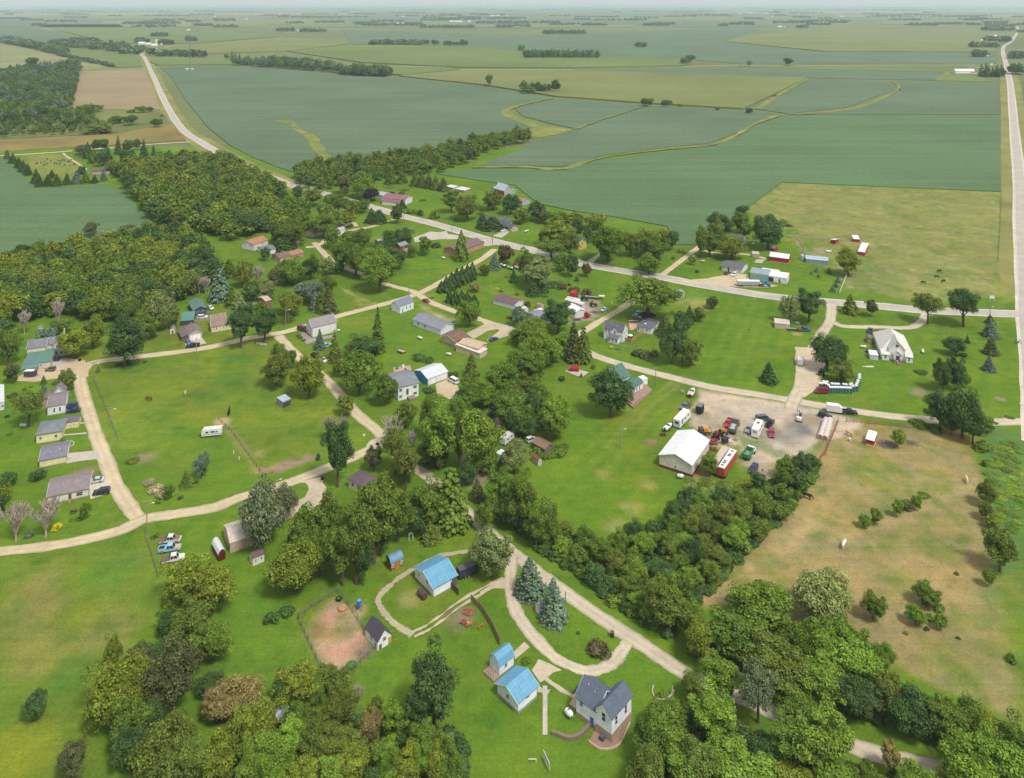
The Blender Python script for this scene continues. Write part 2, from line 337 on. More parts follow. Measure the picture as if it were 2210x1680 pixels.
spot(7,1260,550,3.5,(.18,.14,.12),.9); spot(7,2130,1040,3.5,(.22,.17,.13),.9); spot(8,505,995,3,(.35,.26,.2),.8); spot(7,1600,800,6,(.25,.19,.15),.8); layline(pts(7,(1340,660),(1400,780),(1480,830),(1600,850)),2,(.27,.21,.16),2,.9)
lay(pts(4,(0,170),(1540,60),(1540,180),(900,200),(0,280)), (.2,.19,.06), 6); lay(pts(4,(1000,80),(1540,60),(1520,180),(900,190)), (.23,.15,.07), 8)
lay(pts(4,(200,310),(540,290),(780,430),(760,540),(300,480)), (.17,.2,.05), 5); lay(pts(4,(1330,230),(1640,210),(1950,370),(1500,300)), (.12,.21,.03), 5)
lay(pts(1,(0,840),(700,640),(1080,700),(1090,800),(700,870),(0,960)), (.13,.17,.045), 6)
def tufts(P, col, sc, thr, amt, seed):
    m = np.clip(.5-sdist(P)/4, 0, 1); t = .6*vnoise(GX+GY*.3, GY, sc, seed)+.4*vnoise(GX, GY, sc*.4, seed+1); a = (np.clip((t-thr)/.12, 0, 1)*m*amt)[..., None]
    TURF[:] = TURF*(1-a)+np.array(col)*a
HP = pts(25,(280,400),(780,-110),(1070,-610),(1700,-590),(1990,-250),(2130,600),(2200,1100),(1500,760),(850,560))
tufts(HP, (.17,.185,.05), 7, .58, .5, 21); tufts(HP, (.28,.235,.11), 5, .58, .5, 25); tufts(HP, (.13,.17,.035), 3, .68, .55, 29)
GF = pts(0,(1685,395),(2160,415),(2166,640),(1830,622),(1610,455)); tufts(GF, (.17,.2,.05), 9, .55, .6, 31); tufts(GF, (.28,.25,.12), 5, .6, .5, 35)
ALL = [(-560,130),(430,130),(430,840),(-560,840)]; tufts(ALL, (.14,.18,.024), 11, .64, .45, 41); tufts(ALL, (.06,.145,.01), 8, .64, .45, 45)
verts = np.stack([GX, GY, vnoise(GX, GY, 14, 5)*.06-.06], -1).reshape(-1, 3)
ii = np.arange(nx*ny).reshape(ny, nx); quads = np.stack([ii[:-1,:-1], ii[:-1,1:], ii[1:,1:], ii[1:,:-1]], -1).reshape(-1, 4)
def np_mesh(name, V, Q, mat, col=None):
    me = bpy.data.meshes.new(name); me.vertices.add(len(V)); me.vertices.foreach_set('co', np.ascontiguousarray(V, dtype=np.float32).ravel())
    k = Q.shape[1]; me.loops.add(Q.size); me.loops.foreach_set('vertex_index', np.ascontiguousarray(Q, dtype=np.int32).ravel())
    me.polygons.add(len(Q)); me.polygons.foreach_set('loop_start', np.arange(0, Q.size, k, dtype=np.int32))
    if col is not None:
        at = me.attributes.new('Col', 'FLOAT_COLOR', 'POINT'); c4 = np.ones((len(V), 4), np.float32); c4[:, :3] = col; at.data.foreach_set('color', c4.ravel())
    me.materials.append(mat); me.update(calc_edges=True); me.validate(); return me
turf = bpy.data.objects.new('lawn', np_mesh('lawn', verts, quads, mat_ground('turf', True, None, big=.03, amp=(.88, 1.12), fine=.85, yellow=.42), TURF.reshape(-1, 3)))
COL.objects.link(turf); struct(turf)
# ---- crops
SOY = mat_ground('soybean_leaves', False, (.104, .155, .088), rows=(.35, .12, .9), big=.006, amp=(.86, 1.12), fine=.25, yellow=0)
SOY2 = mat_ground('soybean_leaves_fresh', False, (.096, .158, .072), rows=(-.15, .12, .9), big=.006, amp=(.86, 1.12), fine=.25, yellow=0)
CORN = mat_ground('corn_tassels', False, (.155,.185,.062), rows=(.1, .04, .94), big=.004, amp=(.85, 1.12), fine=.4, yellow=.3)
CORN2 = mat_ground('green_corn', False, (.125,.175,.052), rows=(.1, .04, .94), big=.003, amp=(.86, 1.12), fine=.4, yellow=.3)
OATS = mat_ground('ripe_oats', False, (.26, .205, .115), rows=(.0, .06, .95), big=.01, amp=(.9, 1.1), fine=.4, yellow=0)
GRASSW = mat_ground('waterway_grass', False, (.17, .205, .055), big=.03, amp=(.75, 1.2), fine=.6, yellow=.6)
HAY = mat_ground('hay_stubble', False, (.2, .215, .095), rows=(.6, .05, .93), big=.005, amp=(.85, 1.15), fine=.3, yellow=.3)
def field(name, P, mat, h=.35): o = slab(name, P, h, mat); return struct(o)
field('soybean_field', pts(0,(345,146),(493,143),(600,148),(736,163),(860,169),(1043,187),(1130,202),(1198,212),(1150,222),(1100,233),(1092,243),(1110,256),(1160,270),(1140,285),(1090,300),(1000,312),(900,330),(800,347),(650,362),(636,374),(600,362),(545,340),(500,317),(448,275),(400,215),(368,165)), SOY, .6)
field('soybean_field', pts(0,(1112,237),(1150,226),(1205,214),(1400,228),(1240,278),(1190,268),(1130,252)), SOY, .6)
field('soybean_field', pts(0,(1245,281),(1402,230),(1473,232),(1600,241),(1688,247),(1640,262),(1580,292),(1530,310),(1440,319),(1300,337),(1215,361),(1130,359),(1030,362),(1060,348),(1120,325),(1170,300)), SOY, .6)
field('soybean_field', pts(0,(1692,250),(1800,249),(2160,253),(2160,415),(1900,404),(1688,394),(1620,444),(1500,530),(1460,530),(1440,490),(1330,470),(1230,455),(1160,440),(1110,400),(1060,395),(940,376),(1030,366),(1130,366),(1215,370),(1300,346),(1440,328),(1540,317),(1590,297),(1645,268)), SOY2, .6)
field('soybean_field', pts(0,(1750,172),(1900,176),(1930,190),(1933,196),(1880,212),(1830,232),(1700,246),(1630,236)), SOY, .6)
field('soybean_field', pts(0,(1928,177),(2150,180),(2160,248),(1760,247),(1850,236),(1900,214),(1945,197)), SOY, .6)
field('soybean_field', pts(0,(1300,153),(1473,149),(1590,149),(2045,157),(2023,174),(1750,169),(1473,162)), SOY, .6)
field('soybean_field', pts(0,(0,345),(12,342),(45,375),(75,403),(105,407),(220,399),(262,412),(300,450),(336,490),(250,505),(160,520),(60,542),(0,556)), SOY2, .6)
field('corn_field', pts(0,(862,166),(1000,153),(1280,154),(1480,163),(1744,170),(1604,237),(1400,225),(1200,210),(1045,185)), CORN, 2.3)
field('corn_field', pts(0,(740,141),(860,145),(990,152),(870,164),(700,150)), CORN2, 2.3)
field('corn_field', pts(0,(620,112),(736,100),(840,97),(1020,103),(1130,112),(1300,128),(1480,128),(1480,142),(1237,148),(1000,147),(780,136)), CORN2, 2.3)
field('corn_field', pts(0,(330,122),(440,128),(560,140),(340,142),(325,135)), CORN2, 2.3)
field('corn_field', pts(0,(88,102),(160,105),(300,119),(308,145),(250,147)), CORN2, 2.3)
field('oat_field', pts(0,(0,96),(25,99),(245,147),(160,153),(0,155)), HAY, .5)
field('oat_field', pts(0,(172,155),(312,149),(330,190),(345,237),(150,236),(165,190)), OATS, .6)
ROUGH = mat_ground('rough_grass', False, (.13,.165,.05), big=.01, amp=(.75, 1.25), fine=.6, yellow=.6); RYE = mat_ground('ripening_rye', False, (.185,.16,.055), big=.012, amp=(.8, 1.2), fine=.5, yellow=.5); VERGE = mat_ground('verge_grass', False, (.19,.2,.065), big=.02, amp=(.8, 1.2), fine=.6, yellow=.5)
struct(sheet('rough_grass', pts(0,(-60,300),(120,250),(220,236),(345,237),(368,268),(250,288),(-60,303)), .02, ROUGH)); field('rye_field', pts(0,(-60,306),(250,290),(369,268),(385,285),(400,303),(300,311),(100,322),(-60,332)), RYE, .7)
field('hay_field', pts(0,(1592,144),(2086,142.5),(2088,150),(2048,156),(1800,151)), CORN2, .3)
field('hay_field', pts(0,(2047,158),(2090,152),(2140,176),(2020,175)), CORN2, .3)
field('soybean_field', pts(0,(736,64),(1160,78),(1560,62),(1640,64),(1560,90),(1780,113),(2150,114),(2150,139),(1600,139),(1480,128),(1300,127),(1130,110),(1020,102),(760,96)), SOY, .6)
field('corn_field', pts(0,(1560,90),(1700,66),(2100,62),(2150,85),(2148,113),(1780,112)), CORN, 2.3)
field('corn_field', pts(0,(330,106),(420,98),(600,82),(740,88),(750,96),(620,111),(440,118)), CORN, 2.3)
field('soybean_field', pts(0,(0,62),(80,62),(200,88),(120,95),(0,93)), SOY, .6)
field('corn_field', pts(0,(60,52),(250,50),(280,66),(500,70),(600,80),(420,95),(250,95)), CORN2, 2.3)
# distant strips of corn, beans and hay
R = random.Random(4); y = 60.0
while y > 15.5:
    y2 = y-max(.8, y*R.uniform(.09, .16)); x = -900+R.uniform(0, 300)
    while x < 3100:
        x2 = x+R.uniform(150, 520)
        if R.random() < .8:
            sk = R.uniform(-3, 3)
            nm, mt, hh = (('soybean_field', SOY, .6), ('corn_field', CORN, 2.3), ('hay_field', HAY, .4), ('corn_field', CORN2, 2.3))[R.choice((0,0,1,1,2,3))]
            field(nm, pts(0,(x,y),(x2,y),(x2+sk,y2),(x+sk,y2)), mt, hh)
        x = x2+R.uniform(0, 60)
    y = y2
# grass waterways through the beans
for P, wd in ((((598,262),(628,264),(640,280),(668,295),(690,325),(705,352)),(9,14)), (((1195,213),(1150,222),(1100,235),(1092,245),(1110,256),(1165,278),(1190,290)),(9,22)),
   (((1925,176),(1940,190),(1905,212),(1850,233),(1760,246),(1690,249),(1640,264),(1590,292),(1540,313),(1440,323),(1300,341),(1215,366),(1130,362),(1020,363)),(8,9)),
   (((1400,229),(1320,253),(1240,280)),(4,5)), (((2047,157),(2022,175)),(14,14)), (((1746,171),(1690,200),(1635,236)),(12,12))):
    ribbon('grass_waterway', pts(0,*P), (wd[0]*.72, wd[1]*.72), .75, GRASSW, 1.2, 3)
field('grass_waterway', pts(0,(588,262),(630,259),(622,268),(612,267)), GRASSW, .72)
field('grass_waterway', pts(0,(1120,290),(1165,272),(1190,276),(1240,281),(1200,292),(1140,302)), GRASSW, .72)
# ---- roads
WORN = mat_ground('worn_gravel', True, None, big=.05, amp=(.92, 1.08), fine=.3, yellow=0) if False else None
def gravel_mat():
    m, n, b = nodes_of('worn_gravel', .95, .1); geo = N(n, 'ShaderNodeNewGeometry').outputs['Position']; a = N(n, 'ShaderNodeAttribute'); a.attribute_name = 'Col'
    f = fmul(n, rng(n, noise(n, geo, .15, 5, .65), .3, .7, .84, 1.12), rng(n, noise(n, geo, 1.3, 4, .7), .3, .7, .9, 1.1)); n.links.new(vmul(n, a.outputs['Color'], f), b.inputs['Base Color']); return m
GM_ = gravel_mat(); GRAV = (GM_, lin('#beae90')); GRAV2 = (GM_, lin('#bcaf99')); GRAVF = M('#b9ab94', 'gravel', .95, .1); ASPH = M('#aea79f', 'gravel', .9, .2); SHOUL = M('#c8beae', 'gravel', .95, .1); CONC = M('#b5aca0', 'concrete', .9, .2)
P1 = pts(0,(303,118),(312,125),(330,163),(357,222),(390,275),(430,305),(518,354),(628,399),(668,409),(725.5,425),(818,451.5),(868,466.5),(943,485),(1036,512.5),(1104,530),(1152,541),(1223,560),(1265,571),(1348,586),(1425,598),(1496,612),(1605,631),(1689,643),(1793,652),(1899,661),(1979,668.5),(2062,673),(2166,677),(2240,680))
ribbon('road_verge', P1[:9], (30, 20), .012, VERGE, .8); ribbon('main_road_shoulder', P1, 9.2, .02, SHOUL, .15); ribbon('main_road', P1, 7.0, .03, ASPH)
P2 = pts(0,(2171,32),(2176,41.7),(2196,60),(2185,86.7),(2165,103),(2172,143),(2180,180),(2190,288),(2199,374),(2206,497),(2217,641),(2232,800),(2245,960))
ribbon('road_verge', P2[5:11], (34, 24), .014, VERGE, .8); ribbon('highway_shoulder', P2, 10.5, .024, SHOUL, .15); ribbon('highway', P2, 8.0, .034, ASPH)
YL = M('#c9a94a', 'plain', .8); WL = M('#d8d4cc', 'plain', .8)
def offset(P, d):
    L = smooth_line([Vector((p[0], p[1], 0)) for p in P], 6); o_ = []
    for i, p in enumerate(L):
        t = (L[min(i+1, len(L)-1)]-L[max(i-1, 0)]).normalized(); o_.append(p+Vector((-t.y, t.x, 0))*d)
    return o_
P2s = pts(0,(2172,143),(2180,180),(2190,288),(2199,374),(2206,497),(2217,641))
for d in (-.2, .2): ribbon('centre_line', offset(P2s, d), .14, .04, YL, k=1)
for d in (-3.6, 3.6): ribbon('edge_line', offset(P2s, d), .16, .04, WL, k=1)
zi = [0]
def gravel(P, wd, mat=GRAV, jag=.16, name='gravel_road', seed=2):
    zi[0] += 1; return ribbon(name, P, wd*.92, .012+.0005*zi[0]*4*.25, mat, jag, seed+zi[0], 8)
gravel(pts(0,(1068,538),(1045,556),(1018,571.5),(955.5,606.5),(908,631.5),(843,652.8),(743,679),(700,693),(660.8,703.4),(608.7,718),(535.8,730.5),(460,748),(395.8,758.5),(291.7,771),(208,781),(187,792),(174,812),(177,844),(193.8,896),(208,941.6),(229,993.7),(250,1045.8),(277,1090),(297,1118)), 5.2, name='gravel_street')
gravel(pts(0,(-30,1194),(0,1190.6),(125,1176),(250,1148),(312,1121),(375,1110.4),(460,1096),(521,1073),(619,1044),(702,1011.6),(786,976),(818,957),(824,945),(812,928),(765,888.7),(729.5,847),(700,816),(640,766),(619,745),(600,725)), 4.9, name='gravel_street')
gravel(pts(0,(800,966),(818,953),(870,992),(926.5,1032),(1026.5,1124),(1104.6,1190),(1169,1241),(1244,1296.5),(1317,1347),(1390,1394),(1475,1451),(1531,1477),(1621,1515),(1719,1560),(1831,1608),(1943,1641),(2056,1665),(2206,1687)), 4.5, GRAV2)
gravel(pts(0,(1265,760),(1295,772),(1323,781),(1378,796.5),(1461.6,818),(1545,837.6),(1649,854),(1755,873),(1853.7,889),(1957.8,902),(2050,909),(2145,911),(2240,909)), 5.6, GRAV2)
gravel(pts(0,(678,524),(723,569),(773,589),(833,614),(890,629),(925.8,650.9),(980,671.7),(1044.5,692.5),(1103,711),(1160,735),(1225,750),(1275,762)), 4.6)
gravel(pts(0,(660,534),(684,531),(708,516),(735,505),(768,495),(800,490),(850,474)), 4.0); gravel(pts(0,(700,520),(755,482),(770,489)), 3.5)
gravel(pts(0,(1420,602),(1361,653),(1296,693),(1262,714),(1225,735),(1215,752)), 4.6); gravel(pts(0,(1425,597),(1496,543),(1515,528)), 4.2)
gravel(pts(7,(330,750),(430,810),(560,830),(820,840),(1050,890)), 3.4, name='gravel_drive')
gravel(pts(13,(215,120),(215,200),(195,300),(100,440),(30,560),(-40,800),(-100,960),(-190,1150),(-200,1200)), 5.4, GRAV2, name='gravel_drive')
gravel(pts(13,(230,300),(330,340),(500,350),(700,350),(930,360),(1060,350),(1140,300),(1180,240),(1200,170)), 4.2, GRAV2, name='gravel_drive')
gravel(pts(23,(330,110),(318,260),(315,400),(330,520),(380,680),(530,900),(750,1130),(900,1220),(1030,1270),(1150,1290),(1300,1250),(1400,1170),(1480,1070),(1530,990)), 3.5, GRAV2, name='gravel_drive')
gravel(pts(22,(1850,320),(1500,380),(1250,510),(1100,600),(980,700),(900,780),(880,850),(920,930),(1010,1040),(1130,1130),(1240,1190)), 2.0, (GM_, lin('#a89f80')), .22, 'gravel_track')
for d in (-.75, .75): ribbon('wheel_track', offset(pts(22,(1240,1190),(1420,1100),(1700,890),(1950,740),(2190,620)), d), .75, .05, (GM_, lin('#b9ab8e')), .14, 5, k=1)
struct(sheet('gravel_apron', pts(23,(270,330),(140,380),(0,470),(0,505),(140,430),(260,440)), .055, GRAVF, .15))
struct(sheet('gravel_apron', pts(24,(890,430),(810,540),(900,670),(950,640),(1040,560),(1120,540),(1000,470)), .058, GRAVF, .15))
struct(sheet('gravel_apron', pts(24,(740,250),(620,350),(640,430),(790,305)), .056, GRAVF, .12))
struct(sheet('gravel_apron', pts(15,(1290,930),(1270,1000),(1400,1160),(1300,1230),(1000,1330),(800,1440),(740,1400),(760,1290),(900,1230),(1080,1150),(1130,1070),(1125,1030),(1090,1000),(1000,1000)), .057, GRAVF, .15))
struct(sheet('gravel_apron', pts(36,(430,1310),(480,1180),(900,1080),(1000,1000),(1230,990),(1250,860),(1680,710),(2210,780),(2300,1200),(2000,1150),(1500,1240),(900,1330)), .05, M('#bda88a', 'gravel'), .15))
struct(sheet('gravel_apron', pts(13,(-160,560),(60,560),(150,700),(90,980),(-60,1080),(-160,960)), .056, M('#bfae94','gravel'), .4))
struct(sheet('gravel_apron', pts(7,(60,1110),(250,1105),(420,1090),(560,1060),(690,1040),(850,1050),(855,1110),(1060,1150),(1160,1165),(1060,1185),(760,1180),(500,1170)), .05, M('#bfae90', 'gravel'), .3))
struct(sheet('gravel_apron', pts(11,(810,680),(870,740),(690,830),(760,890),(900,810),(1010,790),(1050,815),(1130,850),(1170,760)), .052, GRAVF, .2)); struct(sheet('gravel_apron', pts(11,(1040,800),(900,900),(920,925),(1010,890),(1140,850)), .054, GRAVF, .15))
struct(sheet('gravel_apron', pts(11,(370,1360),(500,1300),(600,1380),(720,1590),(640,1640),(560,1540),(390,1450)), .05, M('#bba78a', 'gravel'), .2))
struct(sheet('car_park', pts(5,(1500,1018),(1640,965),(1720,972),(1785,958),(1795,985),(1900,1000),(1880,1030),(1740,1032),(1640,1040),(1510,1058)), .05, CONC)); struct(sheet('car_park', pts(5,(2075,1060),(2209,1040),(2209,1080),(2090,1095)), .05, CONC))
struct(sheet('gravel_apron', pts(12,(300,420),(420,430),(600,440),(520,520),(310,520)), .05, M('#bfa383', 'gravel'), .25))
struct(sheet('concrete_drive', pts(14,(680,280),(1000,250),(1045,335),(820,360),(690,385)), .05, CONC)); struct(sheet('concrete_drive', pts(14,(890,580),(1110,540),(1170,680),(940,755)), .05, M('#c6baa6','gravel')))
struct(sheet('concrete_drive', pts(36,(1260,860),(1650,710),(1690,960),(1410,990),(1290,940)), .056, CONC)); struct(sheet('concrete_drive', pts(9,(1905,620),(2090,600),(2140,660),(1925,700)), .05, CONC))
struct(sheet('concrete_drive', pts(6,(270,590),(320,600),(225,670),(130,650)), .05, CONC)); struct(sheet('concrete_drive', pts(6,(1110,910),(1240,825),(1260,840),(1170,930)), .05, CONC))
struct(sheet('concrete_pad', pts(11,(1710,1225),(1760,1180),(1955,1235),(1880,1290)), .05, CONC)); struct(sheet('concrete_pad', pts(7,(905,925),(930,895),(1020,895),(985,935)), .05, CONC))
for p in (pts(9,(640,1610),(895,1590)), pts(9,(815,1490),(890,1480)), pts(24,(950,700),(950,1210))): ribbon('concrete_path', p, 1.0, .05, CONC)
struct(sheet('concrete_path', pts(24,(870,690),(945,745),(1010,740),(970,800),(970,830),(935,830),(915,770),(870,770)), .053, CONC)); ribbon('stone_path', pts(24,(960,630),(1100,730),(1250,815)), 1.1, .05, GRAVF, .1)
struct(sheet('patio', pts(24,(1480,1150),(1400,1280),(1440,1310),(1530,1360),(1650,1350),(1740,1290),(1830,1080),(1760,1060),(1650,1290)), .05, M('#8d7262', 'concrete'))); struct(sheet('patio', pts(24,(1250,810),(1330,770),(1400,640),(1440,640),(1330,900),(1340,1000),(1200,890)), .05, M('#b7a491', 'concrete')))
struct(sheet('terrace', pts(10,(1040,965),(1085,960),(1160,1020),(1290,1000),(1400,980),(1420,1010),(1280,1030),(1190,1050),(1110,1085),(1085,1060)), .05, M('#8f8b86', 'concrete')))
gravel(pts(4,(-60,318),(0,310),(250,295),(500,278),(750,255),(1000,240),(1300,212),(1640,190)), 5.5); gravel(pts(4,(545,285),(570,310),(660,370),(750,430)), 2.2, name='gravel_lane')
gravel(pts(1,(480,457),(700,449),(950,440),(1055,438)), 7); gravel(pts(1,(0,128),(30,130),(150,152),(300,185),(420,208),(600,245),(740,290)), 11); gravel(pts(1,(905,355),(950,345),(1020,325),(1100,300),(1240,290)), 10); gravel(pts(1,(915,360),(905,352),(960,342)), 14)
for P_ in (((736,138),(860,143),(997,146)), ((990,150),(1100,151),(1237,150)), ((1473,144),(1590,141),(1673,141.5),(2166,140.7)), ((613,73),(647,69),(737,66),(840,61.5)), ((1600,59),(1660,52)), ((1300,131),(1450,134))):
    gravel(pts(0,*P_), 9)
# ================================================================ TREES
def leaf_mat(name, attr):
    m = bpy.data.materials.new(name); m.use_nodes = True; n = m.node_tree; n.nodes.clear()
    o = N(n, 'ShaderNodeOutputMaterial'); df = N(n, 'ShaderNodeBsdfDiffuse'); tr = N(n, 'ShaderNodeBsdfTranslucent'); mx = N(n, 'ShaderNodeMixShader'); mx.inputs[0].default_value = .12
    if attr: a = N(n, 'ShaderNodeAttribute'); a.attribute_name = 'Col'; base = a.outputs['Color']
    else: base = N(n, 'ShaderNodeObjectInfo').outputs['Color']
    geo = N(n, 'ShaderNodeNewGeometry'); f = rng(n, geo.outputs['Random Per Island'], 0, 1, .6, 1.45)
    f = fmul(n, f, rng(n, noise(n, geo.outputs['Position'], .45, 3, .6), .3, .7, .72, 1.3))
    yel = N(n, 'ShaderNodeVectorMath', operation='MULTIPLY'); n.links.new(base, yel.inputs[0]); yel.inputs[1].default_value = (1.12, 1.12, .78)
    c = mixc(n, rng(n, noise(n, geo.outputs['Position'], .28, 3, .6), .45, .72, 0, .9), base, yel.outputs[0])
    c = vmul(n, c, f)
    n.links.new(c, df.inputs[0]); n.links.new(c, tr.inputs[0]); n.links.new(df.outputs[0], mx.inputs[1]); n.links.new(tr.outputs[0], mx.inputs[2]); n.links.new(mx.outputs[0], o.inputs[0])
    return m
LEAF, LEAFA = leaf_mat('leaves', False), leaf_mat('leaf_mass', True)
BARK, GREYBARK = M('#5d5044', 'plain', .95), M('#a3968a', 'plain', .95)
def quads_at(P, Nn, size, R, asp=1.0, up=None):
    n = len(P); Nn = Nn/np.linalg.norm(Nn, axis=1, keepdims=True)
    t = R.randn(n, 3) if up is None else np.tile(np.array(up, float), (n, 1))+R.randn(n, 3)*.25
    t -= (t*Nn).sum(1, keepdims=True)*Nn; t /= np.linalg.norm(t, axis=1, keepdims=True)+1e-9
    b = np.cross(Nn, t); s = (size*(.6+.8*R.rand(n)))[:, None]
    V = np.stack([P-t*s*asp-b*s*.55, P+b*s*-.9+t*s*asp*.2, P+t*s*asp+b*s*.3, P+b*s*.9-t*s*asp*.3], 1).reshape(-1, 3)
    return V
def sph(n, R, zmin=-1.0):
    z = zmin+(1-zmin)*R.rand(n); a = R.rand(n)*2*np.pi; r = np.sqrt(1-z*z); return np.stack([r*np.cos(a), r*np.sin(a), z], 1)
def crown_broad(seed, H=12, Rr=5, z0=.2, nl=60, nq=80, q=.3, lob=(.2, .34), top=1.0, droop=False):
    R = np.random.RandomState(seed); out = []; c0 = np.array([0, 0, H*(z0+1)/2]); hz_ = H*(1-z0)/2
    dirs = sph(nl, R, -.75); wob = R.rand(8)*6.28
    for i, d in enumerate(dirs):
        a = math.atan2(d[1], d[0]); k = (.84+.14*math.sin(2*a+wob[0])+.1*math.sin(3*a+wob[1]+3*d[2]))*R.uniform(.66, 1.08)
        wd = 1 if d[2] > -.2 else 1-(abs(d[2])-.2)*.5
        if R.rand() < .16: k *= 1.2
        c = c0+d*np.array([Rr*.8*wd, Rr*.8*wd, hz_*.8])*k*(1+.14*math.sin(4*d[2]*3+a*2+wob[3])); c[2] = max(c[2], H*z0*.9)
        r = Rr*R.uniform(*lob); e = sph(nq, R, -.55)
        p = c+e*np.array([r, r, r*1.05])*(.5+.62*R.rand(nq)**.8)[:, None]
        if droop: p[:, 2] -= R.rand(nq)**2*H*.14
        out.append(quads_at(p, e+R.randn(nq, 3)*.45+np.array([0, 0, .25]), np.full(nq, q), R, 2.0 if droop else 1.0, (0, 0, 1) if droop else None))
    k = nl*8; p = c0+sph(k, R)*np.array([Rr*.6, Rr*.6, hz_*.65])*(R.rand(k)**.4)[:, None]
    out.append(quads_at(p, R.randn(k, 3)+.001, np.full(k, max(q, .3)*1.5), R))
    return np.concatenate(out)
def crown_spruce(seed, H=14, Rr=3.4, q=.24, lay=26, dens=1.0, base=.04, pw=.85):
    R = np.random.RandomState(seed); out = []
    for i in range(lay):
        t = (i+R.rand()*.6)/lay; z = H*(base+(1-base)*t); r = Rr*(1-t)**pw+.12; nb = max(5, int(15*(1-t)*dens+4))
        for j in range(nb):
            a = 2*math.pi*(j+R.rand())/nb; L = r*R.uniform(.72, 1.1); k = max(4, int(L*9*dens)); u = (R.rand(k)**.6)*L
            p = np.stack([np.cos(a)*u, np.sin(a)*u, z-u*.28+R.randn(k)*.07], 1)+R.randn(k, 3)*np.array([.1, .1, .05])*(1+u[:, None]*.5)
            nn = np.tile([np.cos(a)*.55, np.sin(a)*.55, .8], (k, 1))+R.randn(k, 3)*.35
            out.append(quads_at(p, nn, np.full(k, q), R, 1.2))
    return np.concatenate(out)
def crown_cedar(seed, H=10, Rr=2.0):
    R = np.random.RandomState(seed); n = 3200; t = R.rand(n); a = R.rand(n)*6.283
    r = Rr*(1-t**2.2)*(.75+.25*np.sin(a*5+t*9)+.12*R.randn(n)); z = H*(.03+.97*t)
    p = np.stack([r*np.cos(a), r*np.sin(a), z], 1); nn = np.stack([np.cos(a), np.sin(a), np.full(n, .45)], 1)+R.randn(n, 3)*.4
    return quads_at(p, nn, np.full(n, .23), R, 1.5, (0, 0, 1))
def crown_shrub(seed, H=2.2, Rr=1.5):
    R = np.random.RandomState(seed); out = []
    for i in range(20):
        d = sph(1, R, -.05)[0]; c = d*np.array([Rr*.66, Rr*.66, H*.6])*R.uniform(.5, 1)+np.array([0, 0, .25]); r = Rr*R.uniform(.28, .45); e = sph(55, R, -.3)
        out.append(quads_at(c+e*r*(.8+.3*R.rand(55))[:, None], e+R.randn(55, 3)*.45, np.full(55, .15), R))
    return np.concatenate(out)
def vq_mesh(name, V, mat, col=None): return np_mesh(name, V, np.arange(len(V)).reshape(-1, 4), mat, col)
def bare(seed, H=11, spread=.45, n=7):
    R = random.Random(seed); mb = MB()
    def grow(p, d, L, r, lv):
        q = p+d*L; mb.tube(p, q, r, r*.62, 5 if lv < 2 else 3)
        if lv >= 4: return
        for i in range(3 if lv < 3 else 4):
            e = Vector((R.gauss(0, 1), R.gauss(0, 1), R.uniform(.1, .9))).normalized(); t = R.uniform(.55, 1)
            grow(p+d*L*t, (d*.9+e*spread*1.5).normalized(), L*R.uniform(.55, .78), max(r*.68, .045), lv+1)
    for i in range(n):
        a = 6.283*i/n; d = Vector((math.cos(a)*spread, math.sin(a)*spread, 1)).normalized(); grow(Vector((0, 0, H*.16)), d, H*R.uniform(.26, .36), H*.024, 1)
    return mb
def trunk_mesh(H, r, top, limbs, seed, mat, name='trunk'):
    R = random.Random(seed); mb = MB(); mb.tube((0, 0, -.3), (0, 0, H*.1), r*1.35, r, 8); mb.tube((0, 0, H*.1), (R.uniform(-.2, .2), R.uniform(-.2, .2), H*top), r, r*.35, 8)
    for i in range(limbs):
        a = 6.283*i/max(limbs, 1)+R.random(); z = H*R.uniform(.2, top*.8); L = H*R.uniform(.2, .3)
        mb.tube((0, 0, z), (math.cos(a)*L*.8, math.sin(a)*L*.8, z+L), r*.45, r*.12, 5)
    me = bpy.data.meshes.new(name); me.from_pydata(mb.v, [], mb.f); me.materials.append(mat); me.update(); return me
PROTO = {}
def proto(kind, H, Rr, crowns, trunks): PROTO[kind] = (H, Rr, crowns, trunks)
proto('broad', 12, 5, [vq_mesh('crown', crown_broad(s, 12, 5, .03, 50+5*(s % 3), 230, .155, (.15, .33)), LEAF) for s in range(6)], [trunk_mesh(12, .32, .6, 6, s, BARK) for s in range(2)])
proto('tall', 15, 4.2, [vq_mesh('crown', crown_broad(20+s, 15, 4.2, .05, 50, 230, .16, (.18, .38)), LEAF) for s in range(4)], [trunk_mesh(15, .3, .7, 6, 7, BARK)])
proto('open', 14, 6, [vq_mesh('crown', crown_broad(30+s, 14, 6, .24, 46, 220, .165, (.15, .29)), LEAF) for s in range(3)], [trunk_mesh(14, .4, .7, 9, 9, BARK)])
proto('willow', 13, 6, [vq_mesh('crown', crown_broad(40+s, 13, 6, .1, 60, 150, .16, (.2, .32), droop=True), LEAF) for s in range(2)], [trunk_mesh(13, .45, .6, 7, 11, BARK)])
proto('spruce', 14, 3.4, [vq_mesh('crown', crown_spruce(50+s), LEAF) for s in range(3)], [trunk_mesh(14, .22, .95, 0, 12, BARK)])
proto('pine', 15, 4.4, [vq_mesh('crown', crown_spruce(60+s, 15, 4.6, .34, 15, 1.15, .12, .62), LEAF) for s in range(2)], [trunk_mesh(15, .3, .9, 4, 13, BARK)])
proto('cedar', 10, 2.0, [vq_mesh('crown', crown_cedar(70+s), LEAF) for s in range(2)], [trunk_mesh(10, .16, .7, 0, 14, BARK)])
proto('shrub', 2.2, 1.5, [vq_mesh('shrub', crown_shrub(80+s), LEAF) for s in range(4)], None)
